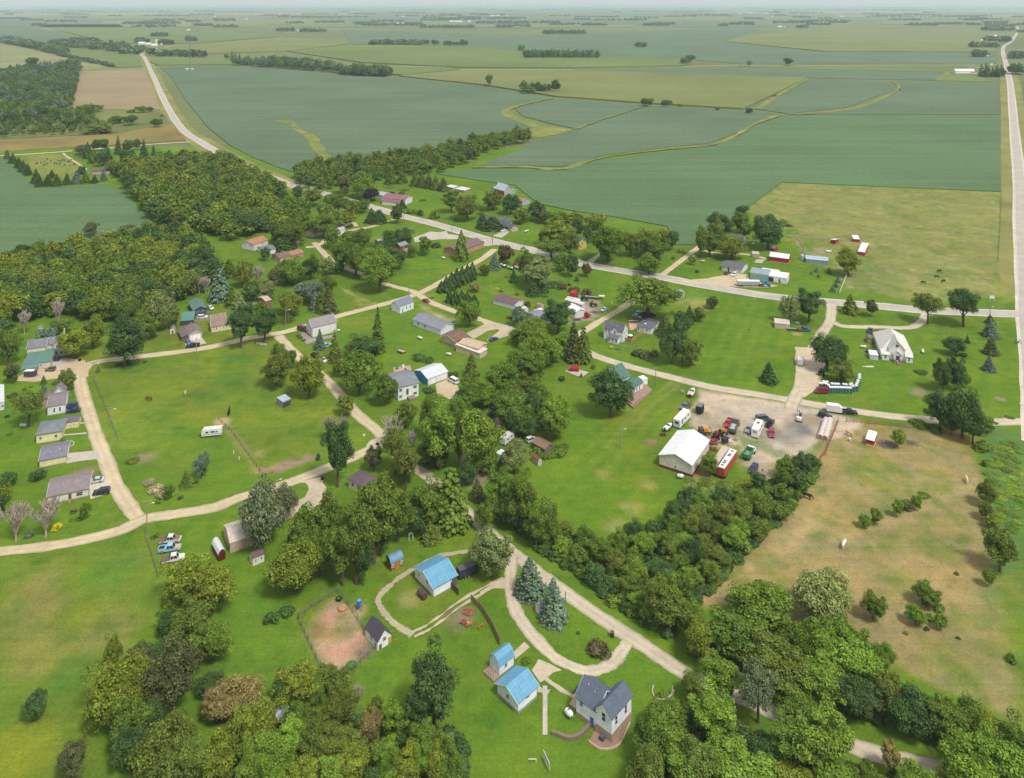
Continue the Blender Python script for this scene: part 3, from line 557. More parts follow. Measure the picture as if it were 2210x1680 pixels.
def bare_mesh(s, sp, n):
    mb = bare(s, 11, sp, n); me = bpy.data.meshes.new('branches'); me.from_pydata(mb.v, [], mb.f); me.materials.append(GREYBARK); me.update(); return me
proto('dead', 11, 4.2, [bare_mesh(90+s, .4+.1*s, 7) for s in range(2)], [trunk_mesh(11, .22, .3, 0, 15, GREYBARK)])
TC = {'green': ('mid-green', (.118,.185,.03)), 'bright': ('bright green', (0.152,0.244,0.034)), 'yellow': ('yellow-green', (.172,.22,.03)), 'olive': ('olive-green', (.132,.178,.034)),
 'dark': ('dark green', (0.073,0.132,0.041)), 'blue': ('blue-green', (0.140,0.201,0.140)), 'brown': ('brownish', (.108,.128,.05)), 'pale': ('pale green', (0.201,0.250,0.085)), 'grey': ('grey', (0.366,0.329,0.281)),
 'sage': ('grey-green', (.15,.185,.095)), 'purple': ('purple-leaved', (0.055,0.037,0.067)), 'orange': ('orange-tinged', (.235,.195,.07)), 'grass': ('tan', (0.329,0.293,0.183)), 'gold': ('bright yellow', (0.549,0.488,0.024)), 'rust': ('reddish-brown', (.115,.1,.05))}
KN = {'broad': ('broadleaf_tree', 'broadleaf tree', 'tree'), 'tall': ('broadleaf_tree', 'tall broadleaf tree', 'tree'), 'open': ('broadleaf_tree', 'spreading tree', 'tree'), 'willow': ('willow_tree', 'drooping willow', 'tree'),
 'spruce': ('spruce_tree', 'cone-shaped spruce', 'tree'), 'pine': ('pine_tree', 'layered pine tree', 'tree'), 'cedar': ('cedar_tree', 'narrow upright cedar', 'tree'), 'shrub': ('shrub', 'rounded shrub', 'shrub'), 'dead': ('dead_tree', 'bare dead tree', 'tree')}
TR = random.Random(11)
BROAD = []
def plant(kind, col, loc, h, wd, where, weight=1.0):
    if KN[kind][0] == 'broadleaf_tree':
        BROAD.append((h*wd/(loc[1]**2)*weight, kind, col, tuple(loc), h, wd, where)); return
    grow_tree(kind, col, loc, h, wd, where)
def grow_tree(kind, col, loc, h, wd, where):
    H, Rr, cr, tk = PROTO[kind]; nm, words_, cat = KN[kind]; cn, c = TC[col]
    label = f'{cn} {words_} {where}'; fb = TR.uniform(.86, 1.14); v = [x*fb*TR.uniform(.96, 1.04) for x in c]; m = cr[TR.randrange(len(cr))]
    sc = (wd/(2*Rr)*TR.uniform(.95, 1.05), wd/(2*Rr)*TR.uniform(.95, 1.05), h/H)
    if tk is None:
        o = bpy.data.objects.new(nm, m); COL.objects.link(o); o.location = loc; o.scale = sc; o.rotation_euler = (0, 0, TR.uniform(0, 6.28)); o.color = (*v, 1); return tag(o, label, cat)
    o = thing(nm, label, cat, loc, TR.uniform(0, 6.28)); o.scale = sc
    a = bpy.data.objects.new('branches' if kind == 'dead' else 'crown', m); COL.objects.link(a); a.parent = o; a.color = (*v, 1)
    b = bpy.data.objects.new('trunk', tk[TR.randrange(len(tk))]); COL.objects.link(b); b.parent = o
    return o
def T(where, t, *rows):
    """rows of (x, top, bottom, width, kind, colour): the outline as sighted, turned into a height and a standing place"""
    for x, yt, yb, wd, kind, col in rows:
        s = ppm(t, yb); q = (D(t, 0, yb)[1]-CY0)/FPX; A = (yb-yt)/s; w_ = wd/s*1.2
        if kind in ('spruce', 'pine', 'cedar'):
            h = max(A-.42*w_*q, .6*A); dy = .42*w_*q
        elif kind == 'shrub': h = max(.4*A, A-.75*w_*q); dy = .35*w_*q
        elif kind == 'dead': h = A*.95; dy = 0
        else:
            a = A/2; b = min(.40*w_*q, a*.78); hh = math.sqrt(a*a-b*b); h = hh/.455; dy = max(0, a-.52*h)
            if kind == 'open': h *= 1.04; dy = 0
        plant(kind, col, g(t, x, yb-dy*s), max(.5, h), w_, where)
def inside(x, y, P):
    c = False; n = len(P)
    for i in range(n):
        ax, ay = P[i][0], P[i][1]; bx, by = P[(i+1) % n][0], P[(i+1) % n][1]
        if (ay > y) != (by > y) and x < (bx-ax)*(y-ay)/(by-ay)+ax: c = not c
    return c
def darts(P, sep, n, seed):
    R = random.Random(seed); xs = [p[0] for p in P]; ys = [p[1] for p in P]; out = []
    for _ in range(n*60):
        if len(out) >= n: break
        x, y = R.uniform(min(xs), max(xs)), R.uniform(min(ys), max(ys))
        if inside(x, y, P) and all((x-a)**2+(y-b)**2 > sep*sep for a, b in out): out.append((x, y))
    return out
def wood(where, P, sep, n, hr, wr, mix, seed, weight=1.0):
    R = random.Random(seed); 
    for x, y in darts(P, sep, n, seed):
        kind, col = R.choice(mix); plant(kind, col, (x, y, 0), R.uniform(*hr), R.uniform(*wr), where, weight)
LOW = [crown_broad(200+s, 12, 5, .05, 30, 26, .46, (.24, .42)) for s in range(4)]; VLOW = [crown_broad(210+s, 12, 5, .02, 12, 8, 1.3, (.32, .5)) for s in range(3)]; CON = [crown_spruce(220+s, 14, 3.4, .55, 12, .45) for s in range(2)]
def mass(name, label, P, sep, n, hr, cols, seed, src=None, wr=None):
    """many crowns standing so close that they read as one wood"""
    R = random.Random(seed); V = []; C = []
    for x, y in darts(P, sep, n, seed):
        m = R.choice(src or LOW); a = R.uniform(0, 6.28); h = R.uniform(*hr); k = h/12*R.uniform(.9, 1.25) if wr is None else R.uniform(*wr)/10
        q = np.stack([(m[:, 0]*math.cos(a)-m[:, 1]*math.sin(a))*k+x, (m[:, 0]*math.sin(a)+m[:, 1]*math.cos(a))*k+y, m[:, 2]*h/12], 1); V.append(q)
        c = TC[R.choice(cols)][1]; f = R.uniform(.85, 1.15); C.append(np.tile([v*f for v in c], (len(q), 1)))
    if not V: return
    o = bpy.data.objects.new(name, vq_mesh(name, np.concatenate(V), LEAFA, np.concatenate(C))); COL.objects.link(o); o['kind'] = 'stuff'; o['label'] = label; o['category'] = 'woodland'; return o

def finish_broad(limit=300):
    BROAD.sort(key=lambda r: -r[0])
    for r in BROAD[:limit]: grow_tree(*r[1:])
    R = random.Random(77); V = []; C = []
    for _, kind, col, loc, h, wd, where in BROAD[limit:]:
        m = R.choice(LOW2); a = R.uniform(0, 6.28); k = wd/10
        V.append(np.stack([(m[:, 0]*math.cos(a)-m[:, 1]*math.sin(a))*k+loc[0], (m[:, 0]*math.sin(a)+m[:, 1]*math.cos(a))*k+loc[1], m[:, 2]*h/12], 1))
        f = R.uniform(.88, 1.14); C.append(np.tile([v*f for v in TC[col][1]], (len(m), 1)))
    if V:
        o = bpy.data.objects.new('woodland', vq_mesh('woodland', np.concatenate(V), LEAFA, np.concatenate(C))); COL.objects.link(o); o['kind'] = 'stuff'; o['label'] = 'crowded mixed wood behind the village on the left'; o['category'] = 'woodland'
LOW2 = [crown_broad(230+s, 12, 5, .03, 52, 60, .32, (.2, .36)) for s in range(5)]
# ---- woods that read as one mass
G5 = ['green', 'olive', 'dark', 'yellow', 'green', 'olive', 'brown']
mass('woodland', 'dense mixed wood along the stream beside the curving road', pts(0,(250,372),(345,352),(480,352),(560,392),(612,418),(560,436),(600,455),(660,470),(600,500),(500,520),(430,500),(345,490),(300,440)), 8.0, 260, (9, 15), ['green','olive','green','dark','yellow','olive','green','yellow'], 5, [*LOW], (10,16))
mass('woodland', 'narrow wood running from the main road into the soybean field', pts(0,(650,405),(642,378),(700,358),(800,352),(900,340),(980,320),(1080,300),(1140,296),(1148,305),(1060,326),(1010,355),(960,372),(850,385),(760,400),(700,420)), 8.5, 240, (9, 14), ['olive','green','green','dark','olive'], 6)
mass('woodland', 'dark wood at the upper left beside the ripe oat field', pts(0,(0,160),(60,150),(120,148),(165,165),(160,200),(150,235),(120,245),(70,262),(0,275)), 9.5, 800, (11, 17), ['dark','dark','green','blue'], 7)
mass('woodland', 'scrubby lighter wood below the dark wood at the upper left', pts(0,(0,250),(120,244),(210,240),(200,262),(240,278),(150,290),(80,292),(0,298)), 9, 260, (6, 11), ['olive','green','pale','dark','dark'], 8)
FW = [(1,0,185,125,8),(1,260,470,88,5),(1,415,560,118,5),(1,700,790,108,4),(1,910,1230,106,4),(1,790,1080,160,10),(1,1250,1375,172,8),(1,1790,1905,205,8),(1,1940,2110,210,8),(1,1850,1965,155,5),(1,1380,1520,130,5),(1,985,1080,240,10),(1,1040,1110,290,12),(1,1210,1270,270,8),(1,880,960,280,6),(1,1800,2200,115,10),(1,0,470,75,10),(1,480,1080,80,5),(1,1270,1720,85,10),
 (2,140,315,170,5),(2,410,520,162,6),(2,505,860,183,8),(2,870,1220,155,10),(2,1240,1410,150,6),(2,190,520,295,14),(2,1310,1580,222,8),(2,1190,1670,380,26),(2,1920,1970,308,6),(2,1960,2120,170,8),(2,1500,1610,130,5),(2,1690,1795,115,4),(2,1900,2045,120,4),(2,510,760,135,4),(2,350,500,107,4),(2,0,60,85,4),(2,1350,1480,108,3),(2,1150,1180,330,5),
 (3,235,290,172,6),(3,372,455,158,4),(3,585,840,153,6),(3,740,805,185,6),(3,880,960,126,4),(3,405,515,128,4),(3,1945,2110,150,6),(3,1935,2145,200,8),(3,1950,2120,270,14),(3,1870,2030,312,12),(3,1885,1960,372,14),(3,2120,2210,380,20),(3,2170,2210,165,6),(3,2165,2210,215,6),(3,2125,2210,485,26),(3,1930,2075,500,24),(3,1200,1900,112,5),(3,1780,2070,130,4),(3,0,300,100,4),(3,0,40,420,10),
 (1,0,420,265,10),(1,450,640,278,10),(1,380,930,340,34),(1,165,740,430,4),(1,370,500,440,10),(1,250,510,480,22),(1,1010,1340,372,12),(1,965,1005,358,6),(1,1480,2210,470,16),(2,0,340,500,14),(2,1170,1410,600,10),(1,1460,1560,388,2),(2,660,820,297,2),(2,520,620,292,2)]
for i, (t, x0, x1, yb, dp) in enumerate(FW):
    if (t, x0) in ((1,0),) and yb == 265: P = pts(1,(0,262),(80,262),(330,320),(450,345),(420,352),(60,290),(0,275))
    elif (t, x0, yb) == (1,165,430): P = pts(1,(165,300),(200,300),(480,370),(740,428),(735,442),(470,390))
    elif (t, x0, yb) == (1,380,340): P = pts(1,(300,285),(560,290),(760,300),(930,330),(900,358),(800,362),(690,335),(420,312))
    elif (t, x0, yb) == (1,1480,470): P = pts(1,(1490,425),(1600,412),(1800,415),(2000,420),(2210,455),(2210,475),(1950,455),(1700,440))
    elif (t, x0, yb) == (2,0,500): P = pts(2,(0,470),(150,470),(340,485),(280,500),(100,495),(0,488))
    else:
        h = dp*.35; P = pts(t,(x0,yb),(x1,yb),(x1-(x1-x0)*.04,yb-h),(x0+(x1-x0)*.05,yb-h))
    A = max(p[0] for p in P)-min(p[0] for p in P); d = P[0][1]
    con = (t, x0, yb) in ((2,1190,380),(3,1930,500),(1,1460,388),(1,165,430))
    hh = (14, 23) if yb > 150 or t == 3 and yb > 250 else (13, 20)
    if (t, x0, yb) == (1,165,430): hh = (5, 8)
    mass('woodland', f'far-off dark wood on the plain, {("first","second","third")[i % 3]} of its row' if False else 'far-off wood among the distant fields', P, max(9, d*.0042), 130 if d < 4500 else 60, hh, ['dark', 'dark', 'green', 'blue'], 300+i, CON+LOW[:1] if con else (LOW if d < 2000 else VLOW), None if d < 2500 else (16, 26))
FR_ = random.Random(5); Vs = []; Cs = []
for k in range(240):
    yy = 10.5+50*FR_.random()**2; x0 = FR_.uniform(-150, 2350); wd = FR_.uniform(12, 90)*(.5+yy/60); P = pts(0,(x0,yy),(x0+wd,yy),(x0+wd*.95,yy-.05*yy),(x0+wd*.08,yy-.05*yy))
    for x, y in darts(P, max(22, P[0][1]*.006), 26, 900+k):
        m = FR_.choice(VLOW); kk = FR_.uniform(1.8, 3.4)*(1 if y < 9000 else 1.6); hh = FR_.uniform(10, 17)/12; Vs.append(np.stack([m[:, 0]*kk+x, m[:, 1]*kk+y, m[:, 2]*hh], 1)); Cs.append(np.tile(TC[FR_.choice(('dark','dark','green'))][1], (len(m), 1)))
o = bpy.data.objects.new('far_woodland', vq_mesh('far_woodland', np.concatenate(Vs), LEAFA, np.concatenate(Cs))); COL.objects.link(o); o['kind'] = 'stuff'; o['label'] = 'scattered dark woods near the horizon'; o['category'] = 'woodland'
# ---- trees one can tell apart
T('by the far field corner', 2, (957,480,560,42,'tall','olive'), (1210,560,610,75,'broad','green'), (1285,555,598,60,'broad','green'), (1335,545,580,45,'broad','dark'), (1375,545,572,40,'broad','green'), (1405,540,562,25,'broad','dark'), (1990,635,690,60,'broad','green'), (1960,640,690,50,'broad','brown'), (2100,645,692,62,'broad','dark'), (2192,665,695,35,'shrub','green'))
T('alone by the far gravel road', 3, (52,355,405,50,'broad','dark'), (433,390,430,35,'broad','pale'), (683,375,425,55,'broad','dark'), (225,690,716,32,'shrub','dark'), (432,700,735,50,'broad','dark'), (597,610,628,26,'shrub','dark'))
T('at the far white farmstead', 1, (208,370,430,75,'tall','dark'), (262,400,418,8,'cedar','dark'), (286,390,418,8,'cedar','dark'), (303,395,418,8,'cedar','dark'), (324,392,418,8,'cedar','dark'), (470,510,545,35,'broad','green'))
T('in the rough ground below the oat field', 1, (545,680,735,110,'broad','green'), (625,680,725,65,'broad','green'), (920,685,730,65,'broad','green'), (972,690,727,42,'broad','dark'), (850,700,733,50,'shrub','olive'), (845,745,812,75,'broad','dark'), (1012,770,828,65,'broad','dark'), (760,750,800,80,'broad','olive'), (445,760,825,90,'broad','green'), (575,745,805,80,'broad','green'), (640,795,862,190,'broad','olive'), (1048,738,756,20,'shrub','dark'), (715,755,795,40,'shrub','green'))
T('in the row left of the cemetery', 4, (60,255,345,45,'pine','brown'), (110,285,385,75,'spruce','dark'), (160,320,425,70,'spruce','dark'), (200,350,460,75,'spruce','dark'), (238,375,485,70,'spruce','dark'))
T('along the bottom of the cemetery', 4, (310,420,560,85,'spruce','dark'), (338,465,590,70,'spruce','dark'), (410,470,580,80,'spruce','dark'), (446,430,510,65,'spruce','dark'), (490,465,580,80,'spruce','green'), (577,455,565,65,'spruce','dark'), (658,435,560,85,'spruce','blue'), (705,405,500,70,'broad','dark'), (738,440,555,80,'spruce','green'), (815,470,552,60,'spruce','dark'), (893,420,535,60,'spruce','blue'))
T('among the graves by the cemetery road', 4, (700,215,300,110,'broad','brown'), (755,195,340,60,'cedar','dark'), (833,175,270,75,'tall','dark'), (893,160,270,85,'tall','dark'), (805,260,380,70,'cedar','green'), (858,270,405,90,'broad','dark'), (935,235,400,90,'spruce','dark'), (1018,130,300,60,'spruce','dark'), (1100,165,290,85,'tall','dark'), (1075,260,410,90,'tall','dark'), (1140,270,405,80,'tall','dark'), (1180,170,260,60,'tall','dark'), (1240,165,350,85,'spruce','dark'), (1325,210,360,60,'spruce','dark'), (1325,310,395,80,'broad','green'), (955,340,460,90,'tall','olive'), (1000,380,480,80,'tall','green'), (1115,390,440,80,'broad','dark'), (1220,350,410,70,'shrub','dark'), (1460,260,380,130,'spruce','dark'), (1245,390,440,70,'broad','orange'), (1630,290,390,150,'broad','olive'), (1890,320,400,100,'broad','green'), (1560,300,380,120,'broad','green'))
T('on the lawn beside the curving main road', 5, (500,570,695,100,'broad','dark'), (372,610,705,88,'broad','dark'), (630,590,745,150,'broad','olive'), (215,640,680,35,'shrub','olive'), (790,640,760,150,'open','green'))
T('by the house with the maroon roof', 5, (1070,450,680,200,'willow','bright'), (1135,585,700,130,'broad','purple'), (1090,420,620,180,'tall','dark'), (900,470,640,130,'tall','brown'), (1400,680,770,70,'spruce','dark'), (1350,745,895,110,'open','dark'), (1200,770,905,120,'pine','dark'), (1135,760,900,110,'spruce','dark'), (1480,745,815,100,'shrub','green'), (1560,760,830,60,'shrub','dark'), (1685,760,860,90,'shrub','green'), (1825,600,805,130,'tall','green'), (1960,640,870,220,'broad','olive'), (1290,575,592,110,'shrub','green'), (1420,590,615,90,'shrub','green'), (1575,675,705,60,'shrub','green'), (1395,605,650,50,'shrub','dark'), (1305,615,640,60,'shrub','purple'), (1860,845,870,20,'shrub','dark'))
T('in the pine row behind the maroon-roofed house', 5, (1300,440,560,90,'pine','olive'), (1395,440,555,90,'pine','olive'), (1510,445,580,75,'pine','olive'), (1570,455,590,75,'pine','olive'), (1630,460,600,75,'pine','brown'), (1690,475,610,75,'pine','olive'), (1755,495,625,75,'pine','brown'))
T('around the brick house with the brown roof', 5, (1690,1035,1110,90,'shrub','dark'), (1595,1010,1170,115,'broad','green'), (1910,960,1230,85,'cedar','olive'), (1415,930,1100,170,'broad','dark'), (1300,950,1060,130,'broad','dark'), (1220,1040,1260,200,'broad','dark'), (1350,1090,1300,210,'broad','dark'), (1480,1080,1190,80,'tall','green'))
T('in the grove left of the brick house', 5, (1205,1130,1490,270,'broad','bright'), (1000,1060,1350,250,'broad','green'), (880,1050,1290,200,'broad','green'), (1050,940,1120,170,'broad','green'), (950,960,1090,160,'broad','green'), (790,930,1110,120,'broad','green'), (1110,1110,1380,180,'broad','bright'), (850,1230,1330,90,'broad','dark'))
T('among the hidden houses beside the main road', 5, (720,800,1020,200,'broad','green'), (520,790,960,180,'broad','green'), (450,860,1090,250,'broad','green'), (310,890,1070,120,'broad','dark'), (380,1010,1150,150,'pine','dark'), (500,1020,1110,50,'dead','grey'), (220,1105,1215,85,'broad','dark'), (930,780,930,130,'broad','yellow'), (850,650,830,180,'open','green'), (960,690,830,140,'broad','olive'), (1060,690,800,110,'open','green'), (150,780,960,140,'broad','olive'), (60,790,1000,160,'broad','dark'), (740,720,880,150,'broad','green'), (620,830,950,140,'broad','green'), (820,770,900,130,'broad','olive'), (420,700,850,160,'broad','green'), (560,740,830,110,'broad','dark'))
T('behind the white two-storey hall', 5, (460,1205,1420,220,'broad','green'), (400,1200,1400,190,'broad','green'), (610,1180,1380,150,'broad','dark'), (750,1190,1340,130,'broad','pale'), (740,1340,1540,170,'broad','green'), (640,1385,1600,170,'broad','blue'), (540,1390,1560,150,'broad','blue'), (435,1480,1690,230,'broad','yellow'), (770,1470,1690,140,'spruce','brown'), (705,1420,1680,90,'spruce','green'), (645,1470,1660,90,'spruce','blue'), (240,1380,1560,150,'broad','pale'), (150,1220,1430,150,'dead','grey'), (330,1210,1400,130,'dead','grey'), (100,1400,1560,150,'broad','dark'), (60,1200,1400,130,'broad','yellow'), (110,1555,1650,110,'dead','grey'), (300,1270,1450,120,'broad','brown'), (190,1580,1720,120,'broad','green'))
T('in the row by the curved gravel road', 11, (430,290,420,75,'cedar','dark'), (480,240,415,80,'cedar','dark'), (535,200,390,85,'cedar','dark'), (590,160,360,85,'cedar','dark'), (645,140,335,85,'cedar','dark'), (700,120,310,85,'cedar','dark'), (750,95,285,75,'cedar','dark'))
T('in the cedar clump below the cedar row', 11, (512,360,525,60,'cedar','dark'), (575,380,545,75,'cedar','dark'), (640,385,560,80,'cedar','dark'), (700,400,560,80,'cedar','dark'), (770,430,580,80,'cedar','dark'))
T('on the lawn left of the maroon-roofed long shed', 11, (715,475,770,235,'broad','bright'), (775,310,400,105,'broad','orange'), (1002,350,382,50,'shrub','gold'), (1045,370,405,50,'shrub','olive'), (1215,395,440,45,'shrub','green'), (880,120,235,95,'broad','olive'), (1095,240,258,40,'shrub','green'), (335,450,470,40,'shrub','dark'))
T('behind the grey barn', 6, (130,190,380,200,'broad','olive'), (320,220,430,180,'broad','dark'), (590,300,490,190,'broad','dark'), (420,360,525,160,'broad','olive'), (660,385,525,120,'open','brown'), (20,330,430,60,'broad','green'))
T('in front of the grey-roofed ranch house', 6, (130,440,610,190,'pine','dark'), (25,410,590,110,'pine','dark'))
T('around the yellow gabled house', 6, (830,400,560,230,'broad','green'), (990,390,600,170,'broad','yellow'), (1200,420,580,210,'broad','yellow'), (800,490,740,330,'broad','yellow'), (930,590,850,190,'broad','olive'), (1120,560,720,110,'broad','dark'), (1010,480,680,120,'broad','dark'), (660,600,740,110,'broad','green'))
T('in the shelter belt between main road and bean field', 6, (1330,520,920,380,'broad','green'), (1560,600,860,190,'broad','olive'), (1750,555,830,330,'broad','yellow'), (1800,640,900,300,'broad','green'), (1750,830,1040,260,'broad','green'), (1985,585,805,110,'broad','dark'), (1900,570,780,120,'broad','yellow'), (2000,850,895,40,'shrub','green'), (2080,755,830,85,'shrub','pale'))
T('beside the main road at the orange cabin', 6, (735,680,890,330,'open','green'), (600,870,1200,320,'tall','pale'), (480,800,1120,190,'broad','green'), (960,870,1080,130,'open','dark'), (850,820,1010,170,'open','green'), (265,740,940,165,'broad','rust'), (150,820,1010,120,'spruce','blue'), (350,990,1145,85,'spruce','dark'), (550,1110,1290,140,'spruce','dark'), (655,1130,1250,110,'spruce','dark'), (1100,940,1070,95,'broad','rust'), (1005,1050,1125,45,'shrub','green'), (45,945,1060,95,'broad','olive'), (780,1120,1190,200,'shrub','dark'), (670,1250,1290,65,'shrub','dark'))
T('beside the green tractor and red combine', 6, (855,1105,1210,105,'shrub','rust'), (985,1140,1250,115,'shrub','rust'), (1110,1170,1275,110,'shrub','rust'), (925,1125,1170,40,'shrub','dark'), (490,1310,1390,80,'shrub','rust'))
T('over the gravel lane, the largest tree in the village', 6, (1740,1075,1500,560,'open','green'))
T('by the workshop with the snow-white roof', 6, (810,1310,1650,270,'tall','dark'), (400,1390,1530,130,'broad','olive'))
T('at the farm with the red barns', 7, (540,420,680,240,'broad','dark'), (510,500,780,190,'broad','olive'), (360,545,880,120,'tall','olive'), (445,620,870,190,'tall','green'), (680,640,890,280,'broad','yellow'), (770,390,620,200,'broad','green'), (830,500,680,120,'broad','bright'), (1050,430,790,320,'broad','dark'), (1145,560,740,110,'broad','dark'), (780,330,430,120,'tall','dark'), (1880,780,1060,240,'broad','yellow'), (270,850,950,80,'broad','pale'))
T('on the lawn below the grey metal shed', 7, (1555,965,1030,45,'spruce','blue'), (1680,970,1045,50,'spruce','blue'), (1775,1065,1140,50,'spruce','blue'), (1750,1120,1190,55,'spruce','blue'), (1723,1155,1238,60,'spruce','blue'), (1573,1040,1085,35,'spruce','green'), (1497,1015,1050,22,'spruce','green'))
T('on the mown lawn right of the grain truck', 7, (315,990,1035,42,'shrub','dark'), (470,1275,1400,125,'broad','dark'))
T('by the tan shed at the main road', 7, (1275,1265,1560,170,'willow','pale'), (1475,1200,1540,240,'tall','dark'))
T('on the grass strip before the cream church', 13, (415,0,240,165,'spruce','olive'), (635,65,245,115,'broad','brown'), (1215,0,320,250,'open','olive'), (1580,-40,345,320,'open','dark'))
T('in the spruce row right of the cream church', 13, (1860,220,330,90,'spruce','dark'), (1868,260,480,150,'spruce','blue'), (1870,440,660,140,'spruce','brown'), (1850,650,830,115,'spruce','blue'), (1625,430,525,45,'spruce','dark'))
T('on the lawn right of the cream church', 13, (1500,440,645,205,'broad','dark'), (1590,590,670,80,'shrub','dark'), (1140,785,850,125,'shrub','dark'), (1370,690,1020,170,'broad','dark'), (1510,675,1010,180,'broad','dark'), (1440,700,900,130,'broad','yellow'), (1615,810,980,90,'open','yellow'))
T('by the gravel street at the right edge', 13, (1340,1010,1400,280,'broad','dark'), (1570,985,1500,330,'willow','dark'), (1680,1150,1560,240,'broad','dark'), (1460,1200,1470,200,'broad','dark'), (1130,1300,1410,190,'shrub','green'), (1290,1330,1460,160,'shrub','dark'), (1820,1260,1430,170,'broad','green'), (1790,1480,1640,150,'shrub','green'), (2070,1250,1310,85,'shrub','green'))
T('over the row of portable toilets', 13, (170,425,800,300,'broad','dark'), (330,680,930,250,'broad','olive'), (290,480,820,180,'broad','dark'))
T('beside the white farmhouse and its board fence', 12, (670,340,600,160,'spruce','brown'), (850,310,590,230,'broad','dark'), (1030,290,430,120,'broad','olive'), (930,265,440,110,'spruce','dark'), (745,480,870,270,'broad','dark'), (850,500,850,150,'broad','dark'), (940,590,890,220,'broad','olive'), (450,680,825,200,'shrub','brown'), (370,690,800,80,'shrub','dark'), (560,690,800,90,'shrub','olive'), (120,670,715,45,'shrub','gold'), (185,700,730,70,'shrub','blue'))
T('against the big white-roofed shed', 18, (722,945,1205,165,'tall','bright'))
T('alone on the big lawn above the gravel yard', 12, (1750,850,1095,165,'spruce','dark'), (1543,500,525,20,'shrub','green'))
T('beside the green-roofed house', 12, (110,910,1420,400,'broad','dark'))
T('among the big trees beside the workshop lane', 11, (1450,815,1190,370,'broad','bright'), (1250,960,1220,260,'broad','bright'), (1380,650,880,290,'broad','bright'), (1220,560,760,120,'broad','blue'), (1700,800,1010,200,'broad','bright'), (1800,690,1150,150,'pine','brown'), (1900,740,1160,140,'pine','olive'), (1075,1110,1500,310,'broad','green'), (1320,1240,1520,280,'broad','olive'), (1200,1380,1660,370,'broad','green'), (740,1250,1590,290,'broad','green'), (1610,1480,1760,280,'broad','bright'), (1680,1240,1335,70,'shrub','dark'), (2005,1130,1205,55,'shrub','green'), (1460,1100,1290,80,'broad','green'), (1190,790,920,90,'broad','green'))
T('by the blue garage with the silver roof', 11, (740,1030,1310,155,'spruce','olive'), (190,1010,1120,140,'shrub','dark'), (290,1060,1140,120,'shrub','dark'), (305,1350,1465,125,'shrub','dark'), (555,1195,1300,110,'shrub','dark'), (350,1460,1600,110,'broad','olive'), (1130,640,680,70,'shrub','dark'))
T('beside the white two-storey hall', 10, (425,640,1120,250,'tall','dark'), (670,710,1060,240,'tall','dark'), (1240,920,1150,100,'spruce','blue'), (1395,930,1290,130,'spruce','olive'), (1440,1120,1330,90,'spruce','brown'), (905,740,870,130,'spruce','olive'), (1020,960,1010,45,'shrub','olive'), (1040,985,1025,45,'shrub','olive'), (1075,1010,1055,45,'shrub','olive'))
T('between the hall and the split-level house', 10, (1840,690,1190,150,'spruce','green'), (1680,970,1220,320,'broad','dark'), (1650,1150,1610,360,'broad','green'), (1920,1380,1720,230,'broad','green'), (1440,1230,1420,120,'broad','olive'), (1530,1270,1440,100,'broad','dark'))
T('at the corner of the horse paddock', 10, (810,1070,1180,140,'broad','green'), (790,1170,1520,310,'broad','olive'), (1130,1210,1640,310,'broad','yellow'), (930,1130,1330,140,'broad','green'))
T('behind the dark house with the green roof', 10, (205,280,660,190,'pine','blue'), (325,440,710,120,'spruce','olive'), (400,540,740,150,'spruce','pale'), (30,80,440,300,'broad','dark'), (60,330,560,130,'dead','grey'), (300,190,400,130,'pine','green'), (440,210,500,150,'broad','yellow'), (540,420,620,180,'broad','green'))
T('by the village street below the left wood', 9, (760,480,820,270,'broad','yellow'), (960,380,710,240,'broad','yellow'), (1290,390,900,380,'broad','dark'), (1500,345,610,250,'broad','green'), (1640,120,520,320,'willow','pale'), (1320,200,480,170,'broad','green'), (1800,280,500,110,'broad','green'), (1520,460,600,80,'broad','yellow'), (640,400,560,170,'broad','green'))
T('in the gardens left of the curving gravel street', 9, (300,1150,1520,290,'open','olive'), (685,940,1160,150,'open','olive'), (452,990,1090,60,'spruce','green'), (450,1080,1190,85,'spruce','blue'), (690,1140,1250,80,'spruce','pale'), (560,1110,1170,65,'shrub','green'), (260,1100,1150,50,'shrub','green'), (130,1150,1225,100,'shrub','dark'), (580,1050,1090,90,'shrub','dark'), (500,485,625,170,'broad','blue'), (320,1090,1120,35,'shrub','green'), (75,1390,1430,50,'shrub','purple'), (100,1560,1620,60,'shrub','green'))
T('beside the cream house with green and grey roofs', 9, (80,480,890,240,'broad','green'), (120,860,1070,140,'broad','brown'), (60,380,600,150,'broad','dark'), (1015,900,965,35,'cedar','green'), (1230,850,895,80,'shrub','dark'), (1500,820,865,40,'shrub','dark'), (1320,800,890,90,'shrub','dark'))
T('before the grey-brown ranch house', 14, (165,670,1190,300,'dead','grey'), (475,650,1140,330,'dead','grey'), (590,970,1090,110,'shrub','gold'), (875,770,970,95,'broad','green'), (820,930,985,70,'shrub','dark'), (745,950,990,60,'shrub','green'), (300,1050,1160,90,'shrub','blue'), (90,450,620,160,'broad','dark'), (395,430,560,130,'broad','dark'), (20,590,800,170,'broad','yellow'), (0,700,950,120,'broad','dark'), (640,100,155,40,'shrub','olive'))
T('on the lawn with the white travel trailer', 14, (2085,265,540,150,'broad','blue'), (1925,450,660,120,'spruce','green'), (1755,580,765,90,'broad','green'), (1870,700,760,60,'shrub','dark'), (1640,720,810,50,'shrub','green'), (1540,510,620,110,'shrub','grass'), (1610,560,700,140,'shrub','grass'), (1670,630,760,110,'shrub','grass'), (1610,1075,1170,90,'shrub','green'), (2030,510,600,60,'shrub','yellow'), (1370,300,400,130,'shrub','olive'))
